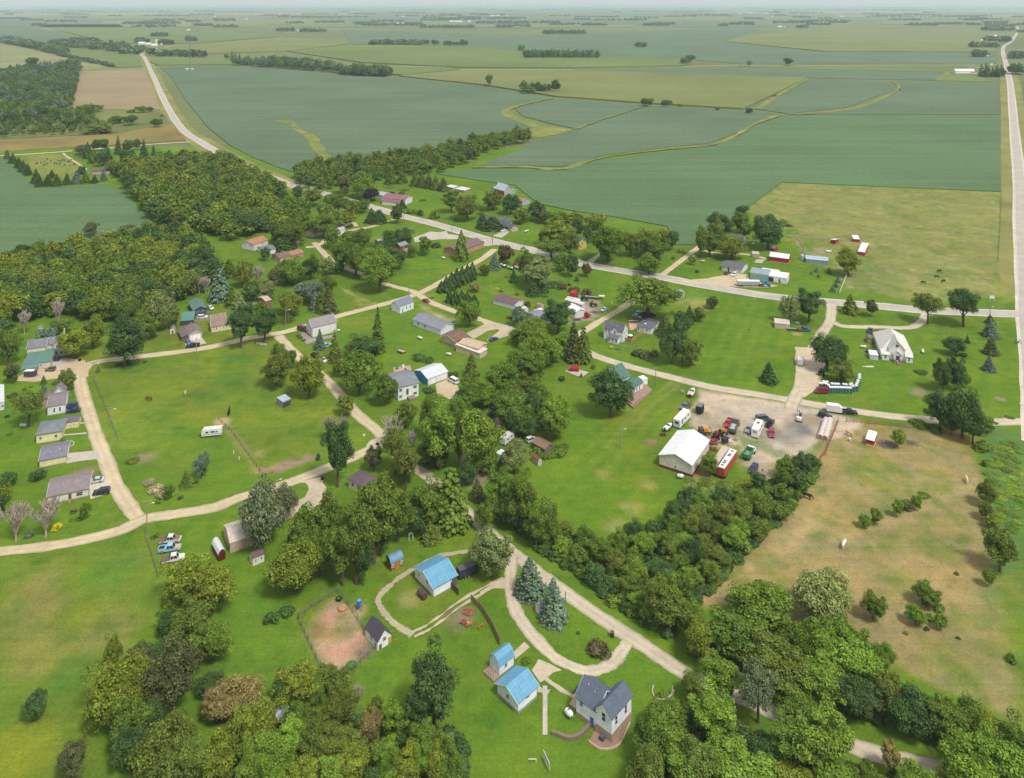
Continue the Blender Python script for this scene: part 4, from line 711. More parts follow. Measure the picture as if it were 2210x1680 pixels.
T('at the paddock gate by the lower gravel street', 15, (1425,330,1040,260,'tall','dark'), (1320,230,560,120,'dead','grey'), (1450,210,600,150,'dead','grey'), (1520,85,310,150,'broad','yellow'), (1500,490,600,90,'shrub','gold'), (1225,670,770,50,'shrub','dark'))
T('beside the tan gambrel shed', 15, (640,990,1640,450,'willow','sage'), (860,1010,1400,280,'willow','sage'))
T('by the road fork in the village centre', 15, (1990,240,700,250,'dead','grey'), (2020,440,900,280,'open','olive'), (2130,640,1080,260,'open','olive'), (2160,650,860,110,'dead','grey'), (1800,620,880,160,'broad','brown'), (2200,380,700,140,'dead','grey'), (1700,1200,1420,70,'broad','green'))
T('in the dark grove below the hip-roofed house', 15, (1800,920,1830,430,'tall','green'), (1620,1120,2040,380,'tall','green'), (1320,1110,1800,360,'broad','green'), (1110,1210,1760,320,'broad','green'), (2050,1050,1610,270,'tall','green'), (1480,1300,2060,330,'tall','green'), (1050,1380,1720,230,'broad','dark'), (1870,1330,1760,220,'tall','dark'), (1250,1430,1960,280,'broad','green'), (1690,1500,2060,200,'broad','dark'))
T('right of the small cream shed', 21, (1680,300,890,490,'broad','yellow'))
T('along the dog run, shading the junk yard', 16, (690,180,860,350,'tall','bright'), (560,120,560,180,'broad','green'), (1090,205,890,390,'tall','bright'), (880,270,860,110,'broad','olive'), (1460,30,430,380,'broad','green'), (1890,95,540,320,'broad','bright'), (1640,60,380,200,'broad','dark'), (1455,250,520,170,'tall','dark'), (1460,540,900,290,'broad','pale'), (1060,640,900,200,'broad','green'), (1700,590,720,120,'shrub','bright'), (1900,580,740,180,'shrub','green'), (1320,310,470,150,'dead','grey'), (680,620,830,230,'broad','dark'))
T('in the grove above the blue-roofed barn', 16, (800,800,1570,330,'pine','green'), (540,980,1500,330,'tall','green'), (1080,950,1210,150,'spruce','brown'), (1310,830,1310,230,'tall','green'), (1530,900,1500,250,'tall','green'), (590,1395,1660,200,'spruce','olive'), (450,1200,1560,200,'broad','dark'), (1690,1190,1680,190,'tall','green'), (420,1060,1400,220,'broad','green'), (1450,1150,1480,230,'broad','dark'), (1830,1230,1650,190,'broad','green'))
T('beside the drive entrance by the two spruces', 22, (2050,50,590,380,'broad','pale'))
T('between the circular drive and the village road', 23, (515,105,590,280,'spruce','blue'), (760,320,860,260,'spruce','blue'), (1225,880,1180,240,'shrub','rust'), (1017,865,915,40,'shrub','dark'), (480,1140,1230,110,'shrub','green'))
T('in the stone-edged bed by the white house', 24, (2170,700,830,80,'shrub','green'), (2110,760,840,60,'shrub','olive'))
T('along the field below the parked trucks', 21, (500,500,1010,400,'broad','yellow'), (820,530,1100,420,'broad','yellow'), (690,640,1040,300,'broad','olive'), (560,960,1480,420,'broad','olive'), (820,1130,1640,380,'broad','green'), (340,1050,1350,200,'broad','dark'), (300,1370,1700,380,'broad','dark'))
T('by the pair of round bushes behind the dog run', 21, (1440,1020,1235,150,'shrub','dark'), (1600,980,1160,160,'shrub','dark'))
T('in the lower left clump of trees', 20, (870,720,1290,430,'broad','yellow'), (1060,720,1200,260,'broad','yellow'), (865,570,900,120,'broad','yellow'), (1330,590,1170,380,'broad','brown'), (1050,620,900,200,'broad','brown'), (1270,1130,1720,430,'broad','olive'), (1000,1020,1500,290,'broad','green'), (1000,1260,1640,220,'broad','dark'), (1600,840,1070,180,'broad','dark'), (1440,1290,1760,260,'broad','olive'), (1390,1510,1780,200,'broad','brown'), (1180,1050,1340,160,'broad','dark'))
T('on the open pasture at the lower left', 20, (265,990,1240,175,'broad','dark'), (560,1350,1690,230,'broad','brown'))
T('in the wood along the bottom edge', 20, (1850,840,1220,330,'broad','orange'), (1680,950,1270,250,'broad','orange'), (1950,1090,1560,330,'broad','yellow'), (1700,1290,1680,280,'broad','yellow'))
T('below the dog run', 26, (560,430,940,360,'tall','yellow'), (440,540,960,200,'broad','dark'), (880,450,760,250,'broad','olive'), (1040,500,820,260,'broad','olive'), (1050,690,1120,300,'broad','olive'), (760,620,930,230,'broad','green'), (1230,640,900,140,'dead','grey'), (930,840,1170,330,'broad','olive'), (1360,890,1320,220,'broad','orange'), (1590,840,1290,230,'tall','bright'), (1420,800,1010,130,'broad','olive'), (240,830,1200,260,'broad','yellow'), (620,830,1250,290,'broad','green'))
T('on the lawn left of the blue-roofed sheds', 26, (2010,260,1140,480,'broad','dark'), (1860,560,1250,300,'tall','dark'))
T('in the wood along the bottom edge', 26, (60,870,1420,260,'tall','yellow'), (180,1100,1700,330,'tall','bright'), (480,1030,1560,330,'tall','bright'), (390,1230,1800,380,'broad','bright'), (750,1070,1560,260,'tall','olive'), (900,1060,1600,260,'tall','olive'), (1130,1120,1500,260,'tall','olive'), (1170,1270,1720,330,'tall','yellow'), (940,1380,1780,270,'tall','bright'), (650,1400,1850,300,'tall','yellow'), (1510,1210,1640,220,'tall','bright'), (1740,1280,1780,330,'tall','yellow'), (1880,1030,1540,230,'tall','bright'), (1900,1210,1720,230,'tall','bright'), (2130,1150,1700,200,'tall','green'), (2060,1270,1780,230,'tall','yellow'), (1400,1500,1850,230,'broad','dark'), (800,1330,1700,200,'broad','olive'), (100,1400,1850,260,'broad','bright'), (380,1600,1900,280,'broad','yellow'), (1000,1550,1900,280,'broad','yellow'), (1540,1450,1850,250,'broad','green'), (2200,1350,1850,230,'broad','green'))
T('in the dry horse pasture', 25, (1040,175,500,310,'willow','pale'), (1345,325,500,120,'broad','green'), (1650,270,425,130,'broad','green'), (1587,400,535,110,'broad','bright'), (1722,380,465,55,'shrub','bright'), (1735,460,560,70,'broad','bright'), (1670,445,512,55,'shrub','green'), (1650,525,567,30,'shrub','dark'), (1822,210,245,26,'shrub','dark'), (1530,560,588,30,'shrub','green'), (1832,588,615,24,'shrub','dark'))
T('in the middle of the dry horse pasture', 19, (910,1400-500,1080,100,'broad','bright'), (555,1040,1185,115,'broad','bright'), (680,980,1150,110,'broad','green'), (1100,840,1010,100,'broad','bright'), (990,890,1010,150,'broad','brown'), (920,880,960,80,'shrub','dark'), (1180,830,890,120,'shrub','green'), (915,165,360,130,'broad','yellow'))
T('along the fence right of the horse pasture', 19, (1820,690,970,190,'broad','olive'), (1815,910,1110,130,'broad','olive'), (1875,1045,1200,140,'broad','yellow'), (1960,1150,1640,290,'broad','olive'), (1810,590,650,70,'shrub','yellow'), (1800,450,560,60,'shrub','green'), (1770,250,420,150,'shrub','green'), (1850,1600,1800,110,'broad','green'))
T('at the bottom of the horse pasture', 25, (680,235,580,340,'broad','bright'), (150,245,565,190,'tall','olive'), (280,365,620,180,'broad','green'), (540,420,740,310,'broad','green'), (340,480,740,160,'tall','yellow'), (780,560,900,300,'tall','olive'), (1010,470,780,230,'broad','bright'), (1190,470,760,220,'broad','green'), (1200,560,920,330,'broad','bright'), (1390,610,800,150,'broad','bright'), (1050,700,1000,250,'tall','bright'), (900,870,1100,220,'broad','green'), (1240,780,1090,240,'broad','dark'), (1420,770,1060,190,'broad','olive'), (1580,870,1190,230,'broad','dark'), (1770,945,1240,190,'tall','green'), (1900,925,1210,190,'broad','green'), (680,730,1090,210,'open','sage'), (1160,460,560,60,'shrub','orange'), (2135,660,760,60,'shrub','green'))
T('in the wood at the bottom right corner', 25, (470,680,960,200,'tall','bright'), (300,770,960,130,'broad','olive'), (430,890,1220,230,'tall','bright'), (150,940,1240,260,'broad','green'), (60,1010,1340,200,'broad','green'), (240,1130,1480,260,'tall','green'), (340,1170,1500,200,'tall','olive'), (500,1140,1440,240,'tall','bright'), (700,1150,1380,230,'broad','dark'), (860,1040,1380,190,'tall','bright'), (1030,950,1450,300,'tall','bright'), (640,1290,1600,340,'tall','bright'), (900,1320,1620,260,'tall','yellow'), (1130,1290,1620,260,'tall','bright'), (1300,1290,1580,190,'broad','green'), (1450,1190,1400,110,'tall','orange'), (1600,1300,1560,200,'broad','bright'), (1760,1320,1520,100,'tall','yellow'), (1900,1140,1560,290,'tall','bright'), (2090,1110,1560,290,'tall','bright'), (2010,1020,1330,180,'broad','yellow'), (2170,1060,1420,180,'tall','green'), (40,1200,1560,230,'broad','olive'), (820,1180,1420,200,'broad','dark'), (180,1000,1150,120,'broad','green'))
wood('in the overgrown hedge below the gravel yard', pts(0,(1120,1135),(1135,1090),(1165,1110),(1230,1165),(1330,1195),(1400,1165),(1480,1085),(1560,1100),(1690,1035),(1745,1000),(1768,1012),(1700,1105),(1560,1240),(1470,1330),(1440,1370),(1330,1300),(1240,1235)), 4.8, 96, (4.8, 8), (5.2, 7.8), [('broad','green'),('broad','green'),('tall','bright'),('broad','dark'),('tall','green'),('broad','bright'),('broad','olive'),('broad','dark')], 21)
wood('in the dense wood behind the village on the left', pts(0,(-10,590),(60,570),(180,552),(300,520),(380,515),(440,560),(455,600),(430,640),(370,665),(330,680),(270,700),(190,690),(120,690),(60,700),(-10,720)), 7.6, 135, (10, 15), (10, 15), [('broad','yellow'),('broad','olive'),('broad','green'),('broad','yellow'),('broad','dark'),('broad','olive'),('tall','green'),('broad','dark')], 22, .25)
T('in the dense left wood', 4, (500,1480,1800,130,'dead','grey'), (210,1590,1850,140,'dead','grey'), (740,1300,1450,90,'dead','grey'), (1720,1310,1500,120,'dead','grey'), (60,1150,1330,110,'dead','grey'), (780,880,1010,110,'broad','brown'), (1700,1100,1340,280,'broad','dark'), (1760,1180,1420,300,'broad','dark'), (190,1080,1200,140,'broad','dark'), (960,920,1010,200,'shrub','pale'), (1100,900,980,120,'broad','brown'))

T('in the crowded grove along the village lane', 16, (330,150,430,230,'broad','green'), (900,60,330,260,'broad','green'), (1180,-60,200,260,'broad','bright'), (1600,300,520,220,'broad','dark'), (1200,650,900,240,'broad','green'), (560,560,800,260,'tall','green'), (980,760,1010,220,'broad','dark'), (330,640,980,260,'tall','olive'), (700,1000,1300,260,'broad','green'), (1150,1180,1480,200,'broad','green'), (1330,1120,1400,220,'tall','green'))
T('in the crowded trees by the workshop', 11, (1300,700,960,260,'broad','green'), (1540,860,1130,260,'broad','bright'), (1350,1000,1260,280,'broad','green'), (1000,1180,1440,240,'broad','green'), (1150,1330,1560,280,'broad','olive'), (1440,1330,1600,260,'broad','green'), (900,1330,1560,220,'broad','green'), (680,1380,1640,200,'broad','dark'))
finish_broad(298)
def under(label, P, n, seed, hr=(1.2, 2.8), sep=1.7, cols=('green','dark','olive','dark')):
    R = random.Random(seed); V = []; C = []
    for x, y in darts(P, sep, n, seed):
        m = R.choice(SHR); a = R.uniform(0, 6.28); k = R.uniform(.9, 1.7)
        V.append(np.stack([(m[:, 0]*math.cos(a)-m[:, 1]*math.sin(a))*k+x, (m[:, 0]*math.sin(a)+m[:, 1]*math.cos(a))*k+y, m[:, 2]*R.uniform(*hr)/2.2], 1)); f = R.uniform(.8, 1.2); C.append(np.tile([v*f for v in TC[R.choice(cols)][1]], (len(m), 1)))
    o = bpy.data.objects.new('undergrowth', vq_mesh('undergrowth', np.concatenate(V), LEAFA, np.concatenate(C))); COL.objects.link(o); o['kind'] = 'stuff'; o['label'] = label; o['category'] = 'undergrowth'
SHR = [crown_shrub(240+s)[::1] for s in range(2)]
under('tangled undergrowth beneath the overgrown hedge', pts(0,(1085,1108),(1110,1105),(1150,1110),(1230,1165),(1330,1195),(1400,1165),(1460,1100),(1470,1060),(1560,1090),(1690,1035),(1745,1000),(1770,1010),(1700,1110),(1560,1245),(1480,1340),(1440,1375),(1330,1310),(1240,1240),(1160,1185)), 420, 31)
under('undergrowth beneath the wood at the bottom right', pts(0,(1490,1410),(1600,1330),(1780,1380),(1860,1440),(1950,1490),(2100,1560),(2190,1580),(2200,1620),(2060,1610),(1900,1560),(1740,1510),(1620,1465)), 330, 32)
under('undergrowth beneath the wood in the lower right corner', pts(0,(1400,1550),(1500,1520),(1600,1570),(1700,1620),(1850,1670),(2000,1700),(2200,1730),(2200,1760),(1380,1760)), 330, 33)
under('undergrowth beneath the wood along the bottom edge', pts(0,(510,1590),(640,1560),(760,1560),(900,1580),(1000,1600),(1000,1720),(480,1720)), 260, 34)
under('rank weeds below the yard trailers', pts(17,(1180,1130),(1300,1110),(1500,1150),(1900,1130),(2000,1200),(1900,1450),(1500,1550),(1180,1500)), 170, 35, (.4, 1.1), 1.6, ('olive','green','yellow','pale'))
under('rank weeds in the ditch at the right edge', pts(19,(1860,420),(1980,300),(2160,300),(2180,900),(2120,1300),(1990,1150),(1880,700)), 45, 36, (.2, .5), 2.4, ('green','bright','olive'))
under('weeds along the bottom of the junk yard', pts(16,(1640,700),(1850,640),(1990,620),(1900,720),(1750,760)), 40, 37, (.6, 1.6), 1.5)
# ================================================================ BUILDINGS
WHITE = M('#dcdcd8', 'plain', .6)
def part(mb, name, mat, parent, **k): return mb.build(name, mat, parent, **k)
def topline(kind, a0, a1, h, rise):
    w_ = a1-a0; m = (a0+a1)/2
    if kind == 'gable': return [(a0, h), (m, h+rise), (a1, h)]
    if kind == 'gambrel': return [(a0, h), (a0+w_*.16, h+rise*.62), (m, h+rise), (a1-w_*.16, h+rise*.62), (a1, h)]
    if kind == 'barrel': return [(m-w_/2*math.cos(math.pi*i/8), h+rise*math.sin(math.pi*i/8)) for i in range(9)]
    if kind == 'shed': return [(a0, h), (a1, h+rise)]
    if kind == 'shedback': return [(a0, h+rise), (a1, h)]
    return [(a0, h), (a1, h+.05)]
def block(root, x0, y0, x1, y1, h, kind='gable', ridge='x', rise=1.5, wall='#dcdcd8', roof='#6b6a6e', wk='siding', rk='shingle', over=.3, z0=-.3, open_=False):
    wm = M(wall, wk); rm = M(roof, rk, .55 if rk == 'metal' else .85, .4)
    if kind == 'hip':
        part(MB().box(x0, y0, z0, x1, y1, h), 'wall', wm, root)
        W_, D_ = x1-x0, y1-y0; k = min(W_, D_)/2; a, b, c, d = x0-over, y0-over, x1+over, y1+over
        if W_ >= D_: r0, r1 = (a+k+over, (b+d)/2, h+rise), (c-k-over, (b+d)/2, h+rise); fs = [(0,1,9,8),(1,2,9),(2,3,8,9),(3,0,8)]
        else: r0, r1 = ((a+c)/2, b+k+over, h+rise), ((a+c)/2, d-k-over, h+rise); fs = [(0,1,8),(1,2,9,8),(2,3,9),(3,0,8,9)]
        r = MB(); r.add([(a,b,h+.15),(c,b,h+.15),(c,d,h+.15),(a,d,h+.15),(a,b,h+.004),(c,b,h+.004),(c,d,h+.004),(a,d,h+.004), r0, r1], fs+[(4,7,6,5),(4,5,1,0),(5,6,2,1),(6,7,3,2),(7,4,0,3)])
        part(r, 'roof', rm, root); return
    lo, hi, p0, p1, ax = (y0, y1, x0, x1, 'x') if ridge == 'x' else (x0, x1, y0, y1, 'y')
    tl = topline(kind, lo, hi, h, rise)
    if not open_: part(MB().prism([(lo, z0)]+tl+[(hi, z0)], p0, p1, ax), 'wall', wm, root)
    def ext(p, q): d = Vector((p[0]-q[0], p[1]-q[1])).normalized()*over*(1 if kind != 'barrel' else .3); return (p[0]+d.x, p[1]+d.y)
    ln = [ext(tl[0], tl[1])]+tl[1:-1]+[ext(tl[-1], tl[-2])]; ln = [(a, z+.004) for a, z in ln]
    part(MB().prism(ln+[(a, z+.14) for a, z in reversed(ln)], p0-over, p1+over, ax), 'roof', rm, root)
    if kind == 'gable' and hi-lo > 4:             # ridge cap, white rake boards, plumbing vents
        m_, zt = (lo+hi)/2, h+rise+.1; W3 = (lambda a, b, z: (b, a, z)) if ax == 'x' else (lambda a, b, z: (a, b, z)); rc = MB()
        rc.tube(W3(m_, p0-over, zt), W3(m_, p1+over, zt), .1, .1, 6); part(rc, 'ridge_cap', M(roof, 'plain', .7), root)
        tr = MB(); [tr.tube(W3(ln[i][0], pp, ln[i][1]-.02), W3(ln[i+1][0], pp, ln[i+1][1]-.02), .09, .09, 4) for pp in (p0-over-.03, p1+over+.03) for i in (0, 1)]; part(tr, 'rake_trim', M('#d9dadb' if wall[1] in 'cde' else wall), root)
        if rk == 'shingle':
            vt = MB(); [vt.tube(W3(lo+(hi-lo)*u, p0+(p1-p0)*v, h+rise*2*min(u, 1-u)), W3(lo+(hi-lo)*u, p0+(p1-p0)*v, h+rise*2*min(u, 1-u)+.45), .09, .09, 6) for u, v in ((.3, .35), (.36, .7))]; part(vt, 'vent_pipe', M('#c9cbcc'), root)
def opening(root, side, box, u, zc, w_, h_, kind='window', col=None):
    x0, y0, x1, y1 = box
    def B(mb, a, b, z0, z1, d0, d1):
        if side == 'r': return mb.box(x0+a, y0-d1, z0, x0+b, y0-d0, z1)
        if side == 'l': return mb.box(x0-d1, y0+a, z0, x0-d0, y0+b, z1)
        if side == 'b': return mb.box(x1+d0, y0+a, z0, x1+d1, y0+b, z1)
        return mb.box(x0+a, y1+d0, z0, x0+b, y1+d1, z1)
    L_ = (x1-x0) if side in 'rk' else (y1-y0); c = u*L_; a, b = c-w_/2, c+w_/2; z0, z1 = zc-h_/2, zc+h_/2
    if kind == 'window':
        f = MB(); t = .09
        B(f, a-t, b+t, z0-t, z0, .004, .07); B(f, a-t, b+t, z1, z1+t, .004, .07); B(f, a-t, a, z0, z1, .004, .07); B(f, b, b+t, z0, z1, .004, .07); B(f, a, b, zc-.03, zc+.03, .03, .06)
        o = part(f, 'window', M(col or '#e2e0da'), root); part(B(MB(), a, b, z0, z1, .006, .028), 'pane', glass(), o); return o
    d = MB(); B(d, a, b, z0, z1, .004, .06); return part(d, kind, M(col or '#e6e4de'), root)
def frame3(t, L, N_, R_, hc):
    n, l, r = g(t, *N_, hc), g(t, *L, hc), g(t, *R_, hc); a = l-n; b = r-n
    W_, D_ = b.length, a.length; ang = math.atan2(b.y, b.x)*W_+(math.atan2(a.y, a.x)-math.pi/2)*D_; ang /= (W_+D_)
    return Vector((n.x, n.y, 0)), ang, W_, D_
def house(name, label, cat, t, L, N_, R_, h, kind='gable', ridge='x', rise=1.5, wall='#dcdcd8', roof='#6b6a6e', wk='siding', rk='shingle', over=.3, hc=None, wins=(), doors=(), base=None, dims=None, group=None, **kw):
    o, ang, W_, D_ = frame3(t, L, N_, R_, h if hc is None else hc)
    if dims: W_, D_ = dims
    root = thing(name, label, cat, o, ang, group); root['dims'] = (W_, D_)
    e = over if hc is None else 0; box = (e, e, W_-e, D_-e)
    block(root, *box, h, kind, ridge, rise, wall, roof, wk, rk, over, **kw)
    if base: part(MB().box(box[0]-.04, box[1]-.04, -.3, box[2]+.04, box[3]+.04, base[1]), 'foundation', M(base[0], 'concrete'), root)
    for w_ in wins: opening(root, w_[0], box, *w_[1:])
    for d_ in doors: opening(root, d_[0], box, d_[1], d_[2], d_[3], d_[4], d_[5] if len(d_) > 5 else 'door', d_[6] if len(d_) > 6 else None)
    return root, box
BLUE = '#659bb9'
# ---- the blue-roofed homestead at the bottom
r, b = house('house', 'white two-storey farmhouse with slate-blue cross gables and brick patio', 'house', 24, (1465,905), (1645,1060), (1850,790), 5.0, 'gable', 'x', 1.9, '#e4e8ed', '#5a6373', over=.35, wins=(('l',.5,4.1,.8,1.6),('r',.22,3.6,.75,1.6),('r',.7,3.6,.75,1.6)), base=('#a8927c', 1.7))
block(r, b[0]+.2, b[3]+.01, b[2]-.6, b[3]+5.2, 4.0, 'gable', 'y', 2.3, '#e4e8ed', '#5a6373', over=.35)
wb = (b[0]+.2, b[3]+.01, b[2]-.6, b[3]+5.2)
opening(r, 'l', wb, .75, 3.2, .7, 1.0); opening(r, 'l', wb, .22, 1.0, .9, 2.0, 'door', '#3f69a8'); opening(r, 'k', wb, .5, 2.2, 1.2, 1.4); part(MB().box(wb[0]-.04, wb[1]+.08, -.3, wb[2]+.04, wb[3]+.04, .9), 'foundation', M('#a8927c', 'concrete'), r)
part(MB().box(b[0]-1.2, b[1]+1.4, 0, b[0]-.1, b[1]+2.2, .9), 'air_conditioner', M('#4a5560'), r)
house('garage', 'white double garage with a broad bright blue gable roof', 'garage', 24, (432,660), (672,885), (890,690), 2.7, 'gable', 'x', 1.4, '#e3e6ea', BLUE, rk='metal', over=.45, wins=(('l',.5,1.7,.8,.8),('r',.5,2.0,1.0,.6)), doors=(('b',.5,1.1,4.5,2.1,'garage_door'),), base=('#9a9a98', .5))
r, b = house('barn_shed', 'white gambrel shed under blue roof with a caged porch', 'shed', 24, (378,400), (478,515), (625,375), 2.3, 'gambrel', 'x', 1.7, '#e3e6ea', BLUE, rk='metal', over=.25, wins=(('r',.45,1.5,.7,.8),), doors=(('l',.8,1.0,.7,1.9,'door','#cfd2d4'),), base=('#8f8f8d', .25))
dk = MB().box(b[0]-2.0, b[1]-.2, 0, b[0]-.05, b[3]+.2, .35); part(dk, 'deck', M('#9a8a76', 'board'), r)
rl = MB(); [rl.tube((b[0]-1.9, b[1]+i*(b[3]-b[1])/4, .35), (b[0]-1.9, b[1]+i*(b[3]-b[1])/4, 2.0), .035) for i in range(5)]; rl.tube((b[0]-1.9, b[1], 2.0), (b[0]-1.9, b[3], 2.0), .035); rl.tube((b[0]-1.9, b[1], 1.2), (b[0]-1.9, b[3], 1.2), .03)
part(rl, 'railing', M('#6d6a66'), r)
r, b = house('barn', 'white barn with a light blue roof inside the gravel loop', 'barn', 22, (1245,490), (1450,715), (1705,570), 2.6, 'gable', 'x', 1.7, '#e3e6ea', BLUE, rk='metal', over=.4, wins=(('l',.75,1.9,.5,.5),('l',.35,2.2,.7,1.0)), doors=(('r',.92,1.1,1.6,2.1,'door','#5d5a58'),), base=('#96948f', .2))
part(MB().box(b[2]-1.7, b[1]-3.4, 0, b[2]-1.58, b[1]-.1, 1.7), 'gate', M('#564e46', 'board'), r)
house('coop', 'small white gabled shed with dark roof and orange door beside dog run', 'shed', 22, (735,1120), (870,1275), (1025,1180), 2.1, 'gable', 'y', 1.9, '#e2e4e6', '#4b4650', over=.2, wins=(('r',.5,1.9,.8,.8),('l',.5,1.4,.7,.8)), doors=(('r',.88,.8,.7,1.5,'door','#c98242'),('r',.2,.6,.7,1.1,'hatch','#6f5c55')))
house('cabin', 'small honey-brown wooden cabin with arched blue roof', 'cabin', 22, (955,390), (1010,465), (1145,405), 2.1, 'barrel', 'x', 1.2, '#8a5c32', '#6a8fac', wk='board', rk='metal', over=.2, wins=(('r',.14,1.4,.5,.7),('r',.86,1.4,.5,.7)), doors=(('r',.5,1.0,1.3,1.9,'door','#a8742f'),), base=('#86807a', .15))
house('barn', 'tall tan gambrel shed of plain sheet metal at the street', 'shed', 21, (903,205), (1000,385), (1250,320), 2.7, 'gable', 'x', 1.6, '#b9a797', '#c4b7aa', 'metal', 'metal', .1)
house('barn_shed', 'narrow red gambrel shed with white metal roof', 'shed', 21, (800,385), (875,505), (965,475), 1.9, 'gambrel', 'y', 1.2, '#6e1f2a', '#d5d7d8', 'board', 'metal', .12, doors=(('r',.5,1.0,1.1,1.9,'door','#5e1a24'),))
house('shed', 'small cream shed with flat brown roof and two dark windows', 'shed', 21, (1190,490), (1235,545), (1365,495), 2.0, 'gable', 'x', .45, '#d9d5c2', '#6a565a', over=.12, wins=(('r',.25,1.2,.4,.7),('r',.75,1.2,.4,.7),('l',.5,1.2,.5,.9)))
house('shed', 'grey-blue metal shed half hidden under trees at the bottom', 'shed', 26, (318,970), (400,1088), (545,1000), 2.3, 'gable', 'x', .5, '#3f4a63', '#a9b2bd', 'metal', 'metal', .15)
house('house', 'small hip-roofed house with purple-brown shingles by the road fork', 'house', 15, (1540,945), (1690,1045), (1815,945), 2.6, 'hip', 'x', 1.5, '#cfc7b6', '#65545f', over=.35, wins=(('l',.7,1.5,.9,1.1),('l',.3,1.5,.9,1.1),('r',.5,1.5,1.2,1.1)))
# ---- left row along the curving street
r, b = house('house', 'low white ranch house with grey-brown roof beside silver and dark cars', 'house', 14, (440,560), (480,735), (910,690), 2.7, 'gable', 'x', 1.2, '#d8d2c6', '#84797a', over=.4, wins=(('r',.16,1.5,1.2,1.1),('r',.78,1.5,1.7,1.1)), doors=(('r',.54,1.1,.8,1.9,'door','#5a4f48'),), base=('#8d8578', .4))
part(MB().box(b[0]+(b[2]-b[0])*.5, b[1]-1.6, 0, b[0]+(b[2]-b[0])*.58, b[1]-.05, .5), 'steps', M('#9b7b63', 'board'), r)
house('garage', 'long pale yellow garage with curved grey roof and concrete drive', 'garage', 14, (370,215), (397,362), (680,340), 2.4, 'gable', 'x', 1.0, '#d8cf9f', '#777684', over=.3, doors=(('b',.5,1.1,2.6,2.1,'garage_door'),), base=('#8d8778', .25))
house('house', 'pale yellow square house with grey hip roof', 'house', 9, (352,1490), (360,1612), (628,1602), 3.0, 'hip', 'x', 1.6, '#dbd3a4', '#757a80', over=.4, wins=(('r',.16,1.6,.7,.9),('r',.77,1.6,.9,.9)))
house('shed', 'pale yellow shed with rounded purple-grey roof and flower pots', 'shed', 9, (612,1437), (612,1492), (810,1477), 2.2, 'gable', 'x', .8, '#d9cd9c', '#65606f', over=.15, wins=(('r',.35,1.3,.7,.4),('r',.75,1.3,.7,.4)), doors=(('r',.56,.7,.9,1.1,'door','#c9bf93'),))
r, b = house('house', 'white cottage with steep grey-brown roof beside two blue cars', 'house', 9, (478,1190), (483,1322), (674,1306), 3.3, 'gable', 'x', 1.5, '#d9dde0', '#7d7577', over=.25, wins=(('r',.38,1.7,.5,1.5),('r',.7,1.7,.5,1.5)), base=('#9b9b98', .3))
block(r, b[0]-2.6, b[3]-3.5, b[0]-.02, b[3]+3, 2.6, 'gable', 'y', 1.2, '#a98f80', '#7d7069'); block(r, b[0]+.5, b[3]+.02, b[2]-1, b[3]+4.5, 3.2, 'gable', 'y', 2.2, '#d9dde0', '#7d7577')
r, b = house('house', 'large cream farmhouse with grey gables and green metal wings', 'house', 9, (230,790), (237,882), (500,872), 2.5, 'shed', 'x', .9, '#cfc3b2', '#5a7f73', rk='metal', over=.25, wins=(('r',.34,1.5,.9,.5),('r',.66,1.5,.9,.6)), hc=2.5)
yb = b[3]; block(r, -.6, yb+.02, 6.2, yb+6.5, 5.3, 'gable', 'x', 2.2, '#cfc3b2', '#77787e'); block(r, 6.2, yb+1.6, 9.4, yb+6.5, 5.3, 'gable', 'x', 2.1, '#d2c8ba', '#77787e'); block(r, 9.0, yb+.6, 13.0, yb+7.5, 5.3, 'gable', 'y', 2.3, '#cfc5b8', '#7b7a7e')
block(r, 13.02, yb+1.2, 15.4, yb+6.2, 2.6, 'shedback', 'y', .8, '#cfc3b2', '#5a7f73', rk='metal'); block(r, 6.3, yb+.3, 8.95, yb+1.6, 2.6, 'shed', 'x', .7, '#cfc3b2', '#5a7f73', rk='metal')
block(r, .2, -2.8, 5.6, -.05, 1.9, 'shed', 'x', .5, '#8d9a97', '#62807a', rk='metal')
for u, z, w_, h_ in ((.32, 4.4, .7, 1.0), (.7, 4.4, .7, 1.0), (.25, 1.6, .9, 1.0), (.75, 1.6, .9, 1.0)): opening(r, 'r', (9.0, yb+.6, 13.0, yb+7.5), u, z, w_, h_)
opening(r, 'r', (6.2, yb+1.6, 9.4, yb+6.5), .6, 4.6, 1.1, .5); part(MB().box(11.6, yb+6.8, 5, 12.2, yb+7.4, 9.2), 'chimney', M('#cfc2a6', 'concrete'), r)
r, b = house('house', 'dark charcoal house with a green roof and two white-framed windows', 'house', 9, (1922,232), (1998,322), (2152,300), 2.9, 'gable', 'y', 1.3, '#4d4f55', '#5b7a70', rk='metal', over=.35, wins=(('r',.33,1.6,.8,1.1),('r',.72,1.6,.8,1.1)))
house('garage', 'low dark building with flat green metal roof behind board fence', 'garage', 9, (1882,352), (1868,432), (2005,420), 2.1, 'shed', 'x', .6, '#454b50', '#54877a', rk='metal', over=.15)
r, b = house('garage', 'cream garage with brown roof and a wide white door', 'garage', 9, (1895,492), (1950,575), (2100,548), 2.5, 'gable', 'y', 1.2, '#cfc0a8', '#7c6c6b', over=.25, doors=(('r',.5,1.05,4.2,2.0,'garage_door'),))
block(r, b[0]-2.8, b[1]+.6, b[0]-.02, b[3], 1.9, 'shed', 'y', .6, '#6b5a50', '#6e6064')
r, b = house('house', 'cream bungalow with tan-brown gables behind the street trees', 'house', 10, (95,880), (112,905), (330,870), 2.6, 'gable', 'x', 1.5, '#d3c6a9', '#8a766b', over=.3, dims=(9.5, 5.2), wins=(('r',.25,1.5,.5,.9),('r',.6,1.5,.5,.8)))
